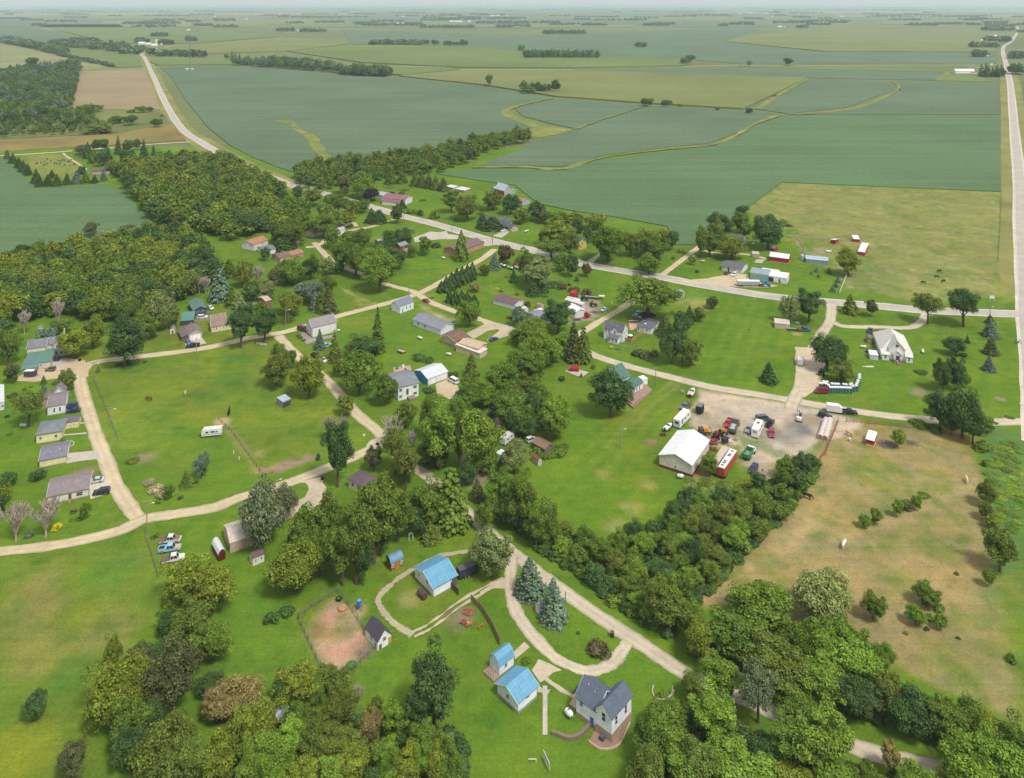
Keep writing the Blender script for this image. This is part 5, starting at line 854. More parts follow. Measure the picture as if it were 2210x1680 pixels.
block(r, 1.0, 5.0, 7.0, 11, 3.4, 'gable', 'x', 1.8, '#d3c6a9', '#8a766b')
house('shed', 'tiny white garden shed with a bright red door', 'shed', 9, (1752,497), (1757,522), (1812,520), 1.8, 'gambrel', 'y', .8, '#d8d2cc', '#8c7d76', over=.1, doors=(('r',.55,.8,.7,1.5,'door','#b01c38'),))
house('shed', 'tiny pale green shed behind the cream farmhouse', 'shed', 9, (378,480), (385,510), (440,503), 2.0, 'gable', 'y', .7, '#b9c5bb', '#6f9a8c', over=.1, dims=(2.4, 2.4))
house('mobile_home', 'white mobile home cut off by the left edge', 'house', 9, (-60,1110), (-45,1290), (45,1275), 2.7, 'gable', 'y', .5, '#c9cdd2', '#d4d6d6', 'metal', 'metal', .1, wins=(('r',.8,1.5,.7,.7),))
# ---- village middle
r, b = house('hall', 'tall white two-storey hall with grey roof at the street bend', 'hall', 10, (1085,848), (1162,912), (1425,852), 4.6, 'gable', 'x', 2.3, '#dbd9d6', '#8b8584', over=.3, wins=(('l',.3,3.4,.6,1.2),('l',.7,3.4,.6,1.2),('l',.3,1.3,.6,1.4),('l',.7,1.3,.6,1.4)), base=('#a5a29c', .3))
house('schoolhouse', 'white one-room schoolhouse with blue-grey roof at the crossroads', 'building', 5, (1290,1588), (1381,1614), (1515,1572), 3.6, 'gable', 'x', 2.0, '#dfe1e4', '#757a88', over=.25, wins=(('r',.48,1.9,.5,1.5),('r',.74,1.9,.5,1.5)), doors=(('r',.2,1.1,.7,2.0,'door','#8f9298'),), base=('#a09f9d', .2))
house('meeting_hall', 'long low white metal building with lavender-grey roof and two windows', 'building', 11, (138,680), (420,797), (555,728), 2.6, 'gable', 'y', 1.5, '#d6dbe2', '#83838f', 'metal', 'metal', .3, wins=(('l',.8,1.5,1.0,1.0),('l',.55,1.5,1.0,1.0)), base=('#9da0a3', .15))
r, b = house('house', 'tan block house with brown roof next to lavender-roofed building', 'house', 11, (422,855), (574,920), (706,856), 2.9, 'gable', 'x', 1.3, '#c3ab87', '#7a584d', 'siding', over=.3, wins=(('l',.5,1.6,.6,.8),), base=('#8f887e', .9))
r, b = house('house', 'low tan house with a pale metal lean-to roof and windows', 'house', 11, (592,955), (830,1043), (882,986), 2.2, 'shed', 'x', .7, '#c9b697', '#d3cbc2', 'siding', 'metal', .25, wins=(('l',.12,1.2,.5,.9),('l',.35,1.2,.5,.9),('l',.66,1.2,.5,.9),('l',.88,1.2,.5,.9),('r',.5,1.2,.5,.9)))
block(r, b[0]+1.5, b[1]+2.2, b[2]+2.6, b[3]-.5, 3.2, 'gable', 'y', .7, '#c9b697', '#c2a88d', rk='metal')
r, b = house('garage', 'sky-blue metal garage with silver roof and white doors', 'garage', 11, (145,1215), (285,1307), (500,1225), 2.7, 'gable', 'x', 1.5, '#3f85b5', '#c6cdd2', 'metal', 'metal', .25, doors=(('r',.22,1.15,2.7,2.1,'garage_door'),('r',.82,1.15,2.6,2.1,'garage_door'),('r',.56,1.0,.8,1.9,'door','#dfe3e6'),('l',.6,1.2,2.4,2.1,'sliding_door','#377aa8')))
part(MB().box(b[0]+.1, b[1]-.035, .05, b[2]-.1, b[1]-.004, 2.5), 'front_panel', M('#d3d6d8', 'metal'), r)
r, b = house('house', 'white split-level house with grey roof and wooden steps', 'house', 0, (843,806), (858.3,838), (901.5,823), 5.0, 'gable', 'x', 1.3, '#dfe2e4', '#7c7f86', over=.3, wins=(('r',.12,3.8,1.1,1.0),('r',.82,3.8,1.4,1.0),('r',.82,1.4,1.4,.9),('r',.12,1.4,1.1,.9),('l',.5,3.8,1.0,1.0)), doors=(('r',.45,2.6,.9,2.2,'door','#4d555e'),))
part(MB().box(b[0]+3.6, b[1]-2.6, 0, b[0]+6.2, b[1]-.06, .9), 'deck', M('#8f7866', 'board'), r)
house('storage_shed', 'long white shed with maroon-brown roof on the lawn', 'shed', 6, (130,1305), (356,1370), (452,1318), 2.1, 'gable', 'y', 1.1, '#d9d9da', '#70525a', 'metal', 'metal', .2)
house('shed', 'small white gable shed beside the maroon-roofed long shed', 'shed', 6, (430,1398), (468,1412), (500,1395), 1.6, 'gable', 'y', .8, '#d6d3d0', '#cfccc8', over=.1)
house('shed', 'small tan garden shed with brown roof and a step', 'shed', 6, (587,1358), (630,1372), (657,1352), 1.9, 'gable', 'y', .6, '#c2ac97', '#9a7d6d', over=.12, doors=(('r',.5,.8,.6,1.5,'door','#a48f7c'),))
r, b = house('workshop', 'white workshop with snow-white roof beside the red pickup', 'workshop', 38, (100,660), (385,1040), (665,810), 3.0, 'gable', 'y', 1.2, '#d2d0d0', '#e3e4e5', 'metal', 'metal', .25, dims=(6.5, 9.5), doors=(('r',.5,1.3,4.2,2.5,'garage_door','#cfcfd2'),))
house('storage_shed', 'long narrow light-grey shed behind the white workshop', 'shed', 38, (0,500), (700,715), (810,660), 2.6, 'shed', 'y', .4, '#c4c3c2', '#c9c6c2', 'metal', 'metal', .15, dims=(2.6, 11))
house('carport', 'small white-roofed carport behind the long grey shed', 'shed', 38, (340,560), (500,600), (620,530), 2.0, 'shed', 'y', .3, '#cfcfd0', '#e2e3e4', 'metal', 'metal', .1, dims=(3.2, 3.4))
house('house', 'small lavender-grey roofed house hidden behind the workshop maple', 'house', 11, (1340,610), (1450,700), (1540,650), 2.6, 'gable', 'x', 1.4, '#cfcfd2', '#858393', over=.2); house('shed', 'white box shed near the workshop maple', 'shed', 11, (1400,590), (1440,620), (1500,590), 2.3, 'flat', 'x', 0, '#d9dadc', '#dedfe0', over=.05)
# ---- white farmhouse with board fence (village middle right)
r, b = house('house', 'white gabled farmhouse with dark grey roof and glazed front porch', 'house', 34, (160,1040), (765,1160), (945,1010), 4.6, 'gable', 'y', 2.2, '#dedfe2', '#5c5c66', over=.25, wins=(('l',.88,3.6,.6,1.3),('l',.72,3.6,.6,1.3),('l',.2,2.0,.6,1.2),('r',.3,3.4,.5,1.2),('r',.7,3.9,.5,1.3),('r',.3,1.3,.5,.8),('r',.7,1.6,.5,.8)))
D_ = b[3]; block(r, b[0]-.5, D_*.22, b[0]+3, D_*.6, 4.3, 'gable', 'x', 2.0, '#dedfe2', '#5c5c66', over=.2); opening(r, 'l', (b[0]-.5, D_*.22, b[0]+3, D_*.6), .5, 3.8, .7, 1.4)
block(r, b[0]-3.0, D_*.16, b[0]-.55, D_*.66, 2.2, 'shedback', 'y', -.0+.7, '#dedfe2', '#605c62', over=.2) if False else block(r, b[0]-3.0, D_*.16, b[0]-.52, D_*.66, 2.1, 'shed', 'y', .7, '#dedfe2', '#6b676c', over=.2)
for u in (.15, .5, .85): opening(r, 'l', (b[0]-3.0, D_*.16, b[0]-.52, D_*.66), u, 1.3, .7, 1.1)
r, b = house('house', 'low white house with dark hip roof and satellite dish', 'house', 34, (1150,965), (1600,1065), (1800,890), 2.6, 'hip', 'y', 1.3, '#dfe0e0', '#62636b', over=.3, wins=(('l',.9,1.4,.5,1.0),('l',.3,1.4,.5,1.1),('r',.65,1.4,.5,1.0),('r',.85,1.4,.4,1.0)))
block(r, b[2]+.02, b[3]-6, b[2]+4, b[3]-.5, 2.3, 'flat', 'x', 0, '#b5a595', '#4c4b54', over=.15); part(MB().tube((b[0]+2, b[3]*.55, 3.2), (b[0]+1.8, b[3]*.53, 3.6), .35, .35, 12), 'satellite_dish', WHITE, r)
# ---- green-roofed house behind the oak
r, b = house('house', 'white house with green metal roofs and a red-brown deck', 'house', 12, (235,1055), (330,1128), (415,1052), 2.6, 'gable', 'x', 1.0, '#dcdcd8', '#4d6f64', rk='metal', over=.3, wins=(('r',.2,1.3,.6,1.5),('r',.45,1.3,.6,1.5),('r',.7,1.3,.6,1.5)))
block(r, b[0]-1.5, b[3]+.02, b[2]-1.0, b[3]+8.5, 3.6, 'gable', 'x', 3.6, '#dcdcd8', '#4d6f64', rk='metal'); block(r, b[0]-5.5, b[1]+.4, b[0]-.02, b[3]+4, 2.6, 'gable', 'y', 1.3, '#dcdcd8', '#4d6f64', rk='metal')
r2 = thing('deck', 'red-brown wooden deck with railing in front of green-roofed house', 'deck', g(12, 270, 1310)); P = [g(12, *q) for q in ((255,1265),(345,1335),(540,1150),(460,1080))]
P = [p-r2.location for p in P]; part(MB().add([(p.x, p.y, .02) for p in P]+[(p.x, p.y, .45) for p in P], [(4,5,6,7),(0,1,5,4),(1,2,6,5),(2,3,7,6),(3,0,4,7)]), 'floor', M('#9c7f73', 'board'), r2)
rl = MB(); [rl.tube((P[i]+(P[i+1]-P[i])*k/6).to_3d()+Vector((0,0,.45)), (P[i]+(P[i+1]-P[i])*k/6)+Vector((0,0,1.35)), .05) for i in (0, 1) for k in range(7 if i == 0 else 4)]; rl.tube(P[0]+Vector((0,0,1.35)), P[1]+Vector((0,0,1.35)), .06); rl.tube(P[1]+Vector((0,0,1.35)), P[1]+(P[2]-P[1])*.5+Vector((0,0,1.35)), .06)
part(rl, 'railing', M('#86675c'), r2)
# ---- big shed in the yard
r, b = house('shed', 'big cream metal shed with white gable roof and dark red base', 'shed', 17, (877,850), (1235,957), (1427,698), 3.9, 'gable', 'x', 1.9, '#cdc4b6', '#e6e7e8', 'metal', 'metal', .25, wins=(('l',.5,1.7,.6,.8),), doors=(('k',.5,1.8,4,3.4,'garage_door'),), base=('#6d3534', .8))
# ---- cream church
r, b = house('church', 'large white church house with pale hip roof and gabled entrance ramp', 'church', 13, (735,420), (720,600), (1032,600), 3.0, 'hip', 'x', 5.0, '#dfe0e0', '#d0ccc7', over=.3, wins=(('b',.2,1.5,.6,1.2),('b',.5,1.5,.6,1.2)), base=('#b7b4ac', .4))
W_, D_ = b[2], b[3]; block(r, W_*.27, b[1]-.5, W_*.78, b[1]+6, 4.8, 'gable', 'y', 3.6, '#e0e1e1', '#d0ccc7'); cb = (W_*.27, b[1]-.5, W_*.78, b[1]+6); opening(r, 'r', cb, .5, 6.0, 1.1, 1.2)
block(r, b[0]+.2, b[1]-1.6, W_*.27-.02, b[1]+.6, 2.4, 'shed', 'x', 1.0, '#dfe0e0', '#d2cec9'); block(r, W_*.78+.02, b[1]-1.6, W_-.2, b[1]+.6, 2.4, 'shed', 'x', 1.0, '#dfe0e0', '#d2cec9'); block(r, W_*.4, b[1]-2.2, W_*.65, b[1]-.52, 3.0, 'gable', 'y', 1.4, '#e2e3e3', '#d2cec9')
opening(r, 'r', (b[0]+.2, b[1]-1.6, W_*.27, b[1]), .5, 1.4, .6, 1.2); opening(r, 'r', (W_*.78, b[1]-1.6, W_-.2, b[1]), .5, 1.4, .6, 1.2); opening(r, 'r', (W_*.4, b[1]-2.2, W_*.65, b[1]), .5, 1.7, 1.5, 1.9, 'door', '#46505a')
part(MB().box(W_*.47, b[1]-5.5, .02, W_*.56, b[1]-2.25, .45), 'ramp', M('#94745e', 'board'), r); rl = MB(); [rl.box(W_*.40, b[1]-3.4, .05, W_*.46, b[1]-2.25, 1.3), rl.box(W_*.57, b[1]-3.4, .05, W_*.64, b[1]-2.25, 1.3)]; part(rl, 'railing', M('#9a8577', 'board'), r)
house('shed', 'small white shed left of the church entrance', 'shed', 13, (620,597), (613,640), (697,640), 1.9, 'shed', 'x', .25, '#c5c9d0', '#dcdde0', 'metal', 'metal', .12)
house('barn_shed', 'brown mini-barn shed at the back left of the church', 'shed', 13, (592,440), (582,482), (635,482), 1.7, 'gambrel', 'y', .9, '#8f7d70', '#7c6a6c', over=.1, doors=(('r',.5,.8,1.2,1.5,'door','#9a8878'),))
house('loafing_shed', 'small red and yellow horse shelter with white sloping roof', 'shed', 19, (600,190), (567,268), (660,295), 2.1, 'shed', 'x', .5, '#9c2230', '#e4e5e6', 'plain', 'metal', .2, base=('#cdb674', .6))
# ---- farm with the red barns
house('barn', 'long red barn with white roof, largest of the red barns', 'barn', 7, (1060,868), (1266,890), (1306,846), 2.7, 'gable', 'y', 1.3, '#9e2026', '#e3e6ea', 'board', 'metal', .15, base=('#d8d8d6', .12))
house('barn', 'low blue-grey metal barn with skylights below the corral', 'barn', 7, (1443,897), (1677,912), (1692,872), 2.0, 'gable', 'y', .8, '#7e8fa0', '#a9b5bd', 'metal', 'metal', .12)
house('loafing_shed', 'red shelter with white roof on the corral fence line', 'shed', 7, (1703,690), (1748,705), (1772,690), 2.0, 'shedback', 'x', .7, '#a31e2a', '#e3e4e6', 'board', 'metal', .12)
house('loafing_shed', 'small square red shelter with white roof by pasture gate', 'shed', 7, (1937,655), (1932,682), (1995,682), 1.9, 'shed', 'x', .7, '#a31e2a', '#e3e4e6', 'board', 'metal', .12)
house('loafing_shed', 'tall narrow red shed with white roof at pasture edge', 'shed', 7, (2010,728), (1978,812), (2050,826), 2.0, 'shed', 'x', .6, '#a31e2a', '#e3e4e6', 'board', 'metal', .12)
house('shed', 'tiny red gable shed under the big dark tree', 'shed', 7, (1085,768), (1112,785), (1135,770), 1.7, 'gable', 'y', .8, '#98222c', '#8d8a88', 'board', over=.1)
house('shed', 'small tan shed beside the gravel farm drive', 'shed', 7, (892,815), (888,838), (960,840), 1.8, 'shed', 'x', .3, '#b3a394', '#bdb0a5', over=.08)
r, b = house('house', 'white ranch house with charcoal roof beside the gravel forecourt', 'house', 7, (562,962), (783,1000), (851,940), 2.5, 'gable', 'y', 1.1, '#d9d9d6', '#60646a', over=.3, wins=(('l',.9,1.5,.9,.6),('l',.5,1.4,.5,1.0),('l',.35,1.4,.5,1.0),('l',.12,1.4,.5,1.0)), doors=(('l',.66,1.1,.9,2.0,'door','#54413f'),))
r, b = house('workshop', 'white flat-roofed machine workshop with open bay beside grain truck', 'workshop', 7, (1050,1068), (1246,1092), (1288,1040), 3.0, 'flat', 'x', 0, '#d9dadb', '#e4e5e6', 'metal', 'metal', .1, doors=(('l',.86,1.25,2.6,2.3,'bay_shade','#3a3436'),('l',.4,1.1,.8,2.0,'door','#5c5c60'),('l',.6,1.2,2.2,2.1,'garage_door'),('r',.4,1.9,.5,.8,'hatch','#6a6c70')))  # open bay is a dark panel; the inside's shade is in its colour
block(r, b[0]-.5, b[3]+.03, b[2]-.3, b[3]+9.5, 3.2, 'barrel', 'y', 1.0, '#93b0a3', '#8f9ba3', 'metal', 'metal', .15); block(r, b[2]+.02, b[3]-4, b[2]+2.5, b[3]+5, 3.0, 'flat', 'x', 0, '#d9dadb', '#dddfe0', over=.1)
r, b = house('house', 'grey-roofed cream farmhouse half hidden among the barnyard trees', 'house', 7, (660,660), (790,690), (832,668), 3.6, 'gable', 'y', 1.6, '#cfcabc', '#64626c', over=.3)
house('garage', 'tan garage with pale flat roof beside the pale willow', 'garage', 7, (1130,1512), (1118,1555), (1277,1565), 2.3, 'shed', 'x', .3, '#b9a89c', '#c9bdb4', 'metal', 'metal', .1)
# ---- along the main road
r, b = house('barn', 'old grey and red barn with silver roof at the bean field', 'barn', 6, (127,163), (252,188), (352,178), 3.5, 'gable', 'y', 4.2, '#a8a6aa', '#a9b8c2', 'board', 'metal', .2, wins=(('r',.5,5.0,.9,1.4),))
block(r, b[2]+.02, b[1]+.4, b[2]+4, b[3]-.4, 2.6, 'shedback', 'y', .9, '#9fa3ac', '#a9b8c2', 'board', 'metal'); block(r, b[0]+.5, b[3]+.02, b[2]-2, b[3]+4.5, 2.8, 'gable', 'x', 1.3, '#a7b3be', '#a9b8c2', 'board', 'metal'); part(MB().box(b[0]-.05, b[1]+.1, 0, b[0]-.004, b[3]-.1, 3.3), 'red_side', M('#99424a', 'board'), r)
house('shed', 'grey shed with dusty pink roof below the old barn', 'shed', 6, (398,278), (438,298), (497,270), 2.9, 'gable', 'y', 1.3, '#a7a4a6', '#a9716f', 'board', over=.15, wins=(('l',.5,1.6,.7,.7),))
r, b = house('house', 'sprawling house with dark blue-grey roofs and open double garage', 'house', 6, (205,520), (325,572), (390,552), 2.6, 'gable', 'y', 1.5, '#b3a999', '#565a68', over=.3, doors=(('l',.35,1.1,3.2,2.1,'garage_door','#3a3533'),))  # dark panel across the open garage, its indoor shade put into the colour
block(r, b[0]+2, b[3]+.02, b[2]+3, b[3]+9, 3.0, 'gable', 'x', 1.8, '#b3a999', '#565a68'); block(r, b[0]-3, b[3]+9.02, b[2]-1, b[3]+20, 2.8, 'gable', 'y', 1.8, '#b3a999', '#5a5a62'); block(r, b[2]+.02, b[3]-2, b[2]+4, b[3]+4, 2.6, 'gable', 'x', 1.6, '#b3a999', '#565a68')
r, b = house('house', 'yellow gabled house peeking out between the roadside trees', 'house', 6, (985,700), (1020,720), (1106,705), 4.6, 'gable', 'y', 1.9, '#c8b568', '#4d4b66', over=.25, wins=(('r',.5,3.6,.7,1.2),('r',.3,1.4,.7,1.2)))
house('shed', 'little grey house behind the giant tree at the main road', 'shed', 6, (1990,1230), (2030,1265), (2085,1225), 2.4, 'gable', 'x', 1.0, '#c9cacc', '#8a8b8e', over=.15)
house('cabin', 'little orange-red cabin by the main road', 'cabin', 6, (360,915), (372,940), (424,930), 2.2, 'gable', 'y', .8, '#a8492f', '#8a5a48', 'board', over=.2, wins=(('r',.5,1.3,.6,.7),))
r, b = house('house', 'white farmhouse with maroon-pink roofs and columned porch', 'house', 5, (1245,665), (1385,690), (1425,650), 4.2, 'gable', 'y', 1.9, '#dcd7d6', '#8c5c66', rk='metal', over=.3, wins=tuple(('l',u,z,.6,1.1) for u in (.15,.4,.65,.88) for z in (3.2,))+(('r',.5,3.2,.6,1.1),))
block(r, b[0]-2.4, b[1], b[0]-.02, b[3]*.9, 2.4, 'shed', 'y', .7, '#dcd7d6', '#8c5c66', rk='metal'); block(r, b[0]+1, b[1]-3.4, b[2]-1, b[1]-.02, 3.8, 'gable', 'y', 1.6, '#dcd7d6', '#8c5c66', rk='metal')
house('garage', 'pale blue-grey garage behind the maroon-roofed farmhouse', 'garage', 5, (1195,635), (1230,655), (1268,630), 2.6, 'gable', 'y', 1.2, '#c3ccd4', '#aab4bb', 'metal', 'metal', .15)
r, b = house('house', 'white house with orange-tan roof and stone chimney in the trees', 'house', 5, (32,1050), (120,1078), (228,1030), 3.8, 'gable', 'x', 1.5, '#d5d3d0', '#a8755a', over=.3, wins=(('l',.3,2.8,.7,.9),('l',.7,2.8,.7,.9),('r',.6,2.8,1.0,.9),('r',.25,1.2,.8,1.0)))
house('garage', 'white garage with dark grey roof next to orange-roofed house', 'garage', 5, (150,1100), (215,1135), (312,1115), 2.4, 'gable', 'x', 1.2, '#d6d6d4', '#72747c', over=.2)
r, b = house('house', 'low brown-roofed tan house beside a gravel lane', 'house', 5, (290,1160), (345,1195), (432,1165), 2.5, 'gable', 'x', 1.2, '#bfa78d', '#7a5e58', over=.3, wins=(('l',.5,1.4,.5,.8),))
block(r, b[2]+.02, b[1]-.5, b[2]+8.5, b[3]-1, 2.3, 'gable', 'x', 1.0, '#a98a76', '#98755f')
r, b = house('house', 'salmon brick house with long brown roof at the car park', 'house', 5, (1795,1095), (1885,1140), (2072,1050), 3.0, 'gable', 'x', 1.7, '#b98774', '#76605c', 'siding', over=.35, wins=(('r',.3,1.6,.8,.9),('r',.7,1.6,.8,.9)))
r, b = house('house', 'two-tone house with red upper wall and grey roof among dark trees', 'house', 5, (1345,1075), (1385,1095), (1442,1070), 4.3, 'gable', 'x', 1.3, '#7d3a3c', '#7e8890', over=.25, wins=(('r',.4,3.0,.7,.9),('r',.7,1.2,.7,1.2)), base=('#c4b39a', 2.2))
house('shed', 'small lavender-grey roofed shed left of two-tone house', 'shed', 5, (1170,1040), (1195,1053), (1230,1040), 2.0, 'gable', 'x', .7, '#b06a5a', '#9fa6b5', rk='metal', over=.1)
house('shed', 'low white-roofed shed at the end of the pine row', 'shed', 5, (1790,572), (1840,588), (1868,574), 1.8, 'shed', 'y', .3, '#a99e95', '#d7d3cf', rk='metal', over=.1); house('shed', 'open-framed lean-to beside the low white-roofed shed', 'shed', 5, (1880,590), (1935,612), (1962,592), 1.7, 'shed', 'y', .3, '#8f8177', '#d2cec9', rk='metal', over=.1)
house('cemetery_shelter', 'open brown-roofed shelter with white posts beside the cemetery', 'shelter', 4, (797,422), (790,448), (880,450), 2.6, 'gable', 'x', 1.0, '#b5a49a', '#6b4b4f', over=.3, dims=(15, 8))
house('house', 'brown two-storey house almost hidden behind the hall', 'house', 10, (620,590), (680,640), (725,615), 5.0, 'gable', 'x', .8, '#8b6a58', '#b5a48d', 'board', over=.2)
house('shed', 'small grey-white cottage in the hidden grove', 'shed', 5, (835,935), (860,952), (900,938), 2.4, 'gable', 'x', .9, '#c3c8cf', '#a7adb4', over=.15, wins=(('l',.5,1.3,.7,.8),)); house('house', 'brown bungalow hidden under trees at the lane', 'house', 5, (582,960), (640,985), (690,950), 2.5, 'gable', 'x', 1.3, '#bcb3a8', '#6d5d58', over=.25)
house('house', 'dark-roofed house glimpsed behind the olive roadside tree', 'house', 5, (670,740), (700,760), (750,735), 2.6, 'gable', 'x', 1.3, '#b9aea4', '#7b6a66', over=.2)
# ---- junk yard in the trees
house('shed', 'ruined shed with rusty sheet roof full of holes', 'shed', 16, (1650,570), (1775,655), (1855,595), 2.2, 'gable', 'y', .9, '#6d6560', '#8a6a58', 'board', 'metal', .15)
house('shed', 'little brown-roofed shed at the edge of the big lawn', 'shed', 16, (1635,715), (1705,775), (1748,755), 1.8, 'gable', 'y', .8, '#b9b2a6', '#8d5c45', over=.12)
house('pump_house', 'tiny white hut between two blue spruces', 'shed', 23, (580,585), (615,640), (680,590), 1.9, 'gable', 'x', .7, '#cfd2d8', '#8f9296', over=.12)
house('run_in_shelter', 'open white and grey metal animal shelter in the horse paddock', 'shelter', 15, (800,125), (858,165), (940,125), 2.3, 'shed', 'x', .35, '#7f858c', '#aab4bf', 'metal', 'metal', .15, doors=(('r',.5,.95,3.2,1.75,'opening','#4a403a'),))  # no gap cut: the shelter's inside shade is painted as a dark panel
# ---- farmsteads far out on the plain
fb = MB().prism([(-4, -.3), (-4, 4), (0, 6.4), (4, 4), (4, -.3)], -9, 9); fbm = bpy.data.meshes.new('wall'); fbm.from_pydata(fb.v, [], fb.f); fbm.materials.append(M('#e6e6e4'))
fr = MB().prism([(-4.3, 3.85), (0, 6.45), (4.3, 3.85), (4.3, 4.05), (0, 6.7), (-4.3, 4.05)], -9.3, 9.3); frm = bpy.data.meshes.new('roof'); frm.from_pydata(fr.v, [], fr.f); frm.materials.append(M('#e9eaea', 'metal')); frr = frm.copy(); frr.materials[0] = M('#a33a40', 'metal')
FR = random.Random(9)
for where, t, rows in (('beside the far road bend', 1, ((920,287,40),(962,290,32),(1000,298,36),(1045,290,20),(1010,268,14),(1005,322,24))), ('at the far dark tree clump', 1, ((345,432,30),(315,425,20),(415,440,18),(445,440,14))), ('on the horizon plain', 1, ((187,125,12),(690,73,12),(730,73,12),(1065,62,20),(1100,62,12),(1390,112,18),(1595,128,20),(1815,95,30),(1610,45,22),(2035,205,16),(1220,198,20),(1930,200,14))),
   ('on the horizon plain', 2, ((75,78,40),(380,158,40),(760,143,50),(715,142,30),(830,143,22),(855,172,12),(980,103,30),(1015,102,20),(1070,103,12),(1515,127,16),(1290,459,18),(400,110,20))), ('on the horizon plain', 3, ((42,96,14),(375,92,16),(440,86,30),(540,88,26),(580,114,20),(1030,110,16),(1515,116,10),(2005,155,36),(630,178,26),(660,180,16))),
   ('beside the distant highway', 3, ((1975,255,30),(2015,268,44),(2070,268,24),(1910,300,16),(1970,367,22),(2000,420,14),(2025,235,20),(1945,268,30))), ('at the red-barn farm on the highway', 3, ((1820,476,120),(1885,478,30),(1822,458,22),(1945,460,26),(1980,470,26),(2195,465,20)))):
    for x, y, wd in rows:
        p = g(t, x, y); s = ppm(t, y); k = min(wd/s/18, 2.6 if y > 200 else 3.6); o = thing('farm_building', f'tiny white-roofed farm building {where}', 'farm building', p, FR.choice((1.57, 1.3, 1.8, 0)) if wd < 30 else 1.57)
        kk = max(.35, min(k, 1.4)); o.scale = (kk, k, kk)
        for nm, me in (('wall', fbm), ('roof', frr if (t == 3 and (x, y) in ((1980,470),(2195,465),(1885,478))) else frm)): q = bpy.data.objects.new(nm, me); COL.objects.link(q); q.parent = o
sl = thing('silo', 'white silo among buildings at the far road bend', 'silo', g(1, 1012, 285)); part(MB().tube((0,0,0), (0,0,16), 3, 3, 14), 'cylinder_wall', WHITE, sl); part(MB().tube((0,0,16), (0,0,18), 3, .3, 14), 'dome', M('#b9bdc0'), sl)
# ================================================================ VEHICLES
TYRE, RIM, CHROME, LAMP, RED_L, BLACK = M('#1d1d1f', 'plain', .9), M('#8e9296', 'plain', .4, .5), M('#b9bdc1', 'plain', .3, .6), M('#e6e6de', 'plain', .2, .6), M('#8e1518', 'plain', .3, .5), M('#26262a', 'plain', .7)
MC = {}
def shared(key, fn, mats):
    if key not in MC:
        mb = fn(); me = bpy.data.meshes.new(key.split('/')[-1]); me.from_pydata(mb.v, [], mb.f)
        for m in (mats if isinstance(mats, (list, tuple)) else [mats]): me.materials.append(m)
        me.update(); MC[key] = me
    return MC[key]
def put(key, fn, mat, parent, col=None, loc=(0, 0, 0), name=None):
    o = bpy.data.objects.new(name or key.split('/')[-1], shared(key, fn, mat)); COL.objects.link(o); o.parent = parent; o.location = loc
    if col: o.color = (*lin(col), 1)
    return o
def wheel(root, x, y, r, w_=.24):
    k = f'{r:.2f}{w_:.2f}'
    t = put(k+'/wheel', lambda: MB().tube((0, -w_/2, 0), (0, w_/2, 0), r, r, 14), TYRE, root, loc=(x, y, r))
    put(k+'/rim', lambda: MB().tube((0, -w_/2-.012, 0), (0, w_/2+.012, 0), r*.58, r*.58, 10), RIM, t)
def lamps(root, L, wd, z):
    for s in (-1, 1):
        put(f'hl/headlight', lambda: MB().box(-.02, -.17, -.08, .03, .17, .08), LAMP, root, loc=(L/2, s*(wd/2-.26), z)); put(f'tl/tail_light', lambda: MB().box(-.03, -.1, -.12, .02, .1, .12), RED_L, root, loc=(-L/2, s*(wd/2-.2), z+.1))
KINDS = {  # length, width, wheelbase x positions, lower body profile, cabin profile, roof z
 'sedan': (4.7, 1.8, (-1.35, 1.45), [(-2.35,.3),(-2.3,.85),(-1.7,.95),(1.0,.93),(2.2,.78),(2.35,.55),(2.3,.28)], [(-1.75,.93),(-1.05,1.36),(.25,1.36),(1.05,.92)]),
 'suv': (4.8, 1.9, (-1.4, 1.45), [(-2.4,.35),(-2.38,1.05),(-1.8,1.12),(1.05,1.1),(2.25,.98),(2.4,.7),(2.35,.35)], [(-2.3,1.1),(-2.1,1.7),(.35,1.7),(1.15,1.09)]),
 'van': (5.2, 1.95, (-1.6, 1.65), [(-2.6,.35),(-2.58,1.2),(1.5,1.2),(2.4,1.0),(2.6,.75),(2.55,.35)], [(-2.5,1.19),(-2.45,1.95),(1.1,1.95),(1.85,1.15)]),
 'pickup': (5.7, 1.95, (-1.75, 1.85), [(-2.85,.45),(-2.85,1.0),(1.2,1.08),(2.6,1.02),(2.85,.8),(2.8,.42)], [(-.75,1.07),(-.6,1.8),(.75,1.8),(1.4,1.07)]),
 'jeep': (3.9, 1.7, (-1.1, 1.2), [(-1.9,.45),(-1.9,1.1),(.5,1.1),(1.8,1.05),(1.95,.8),(1.9,.42)], [(-1.85,1.09),(-1.8,1.8),(.3,1.8),(.6,1.09)])}
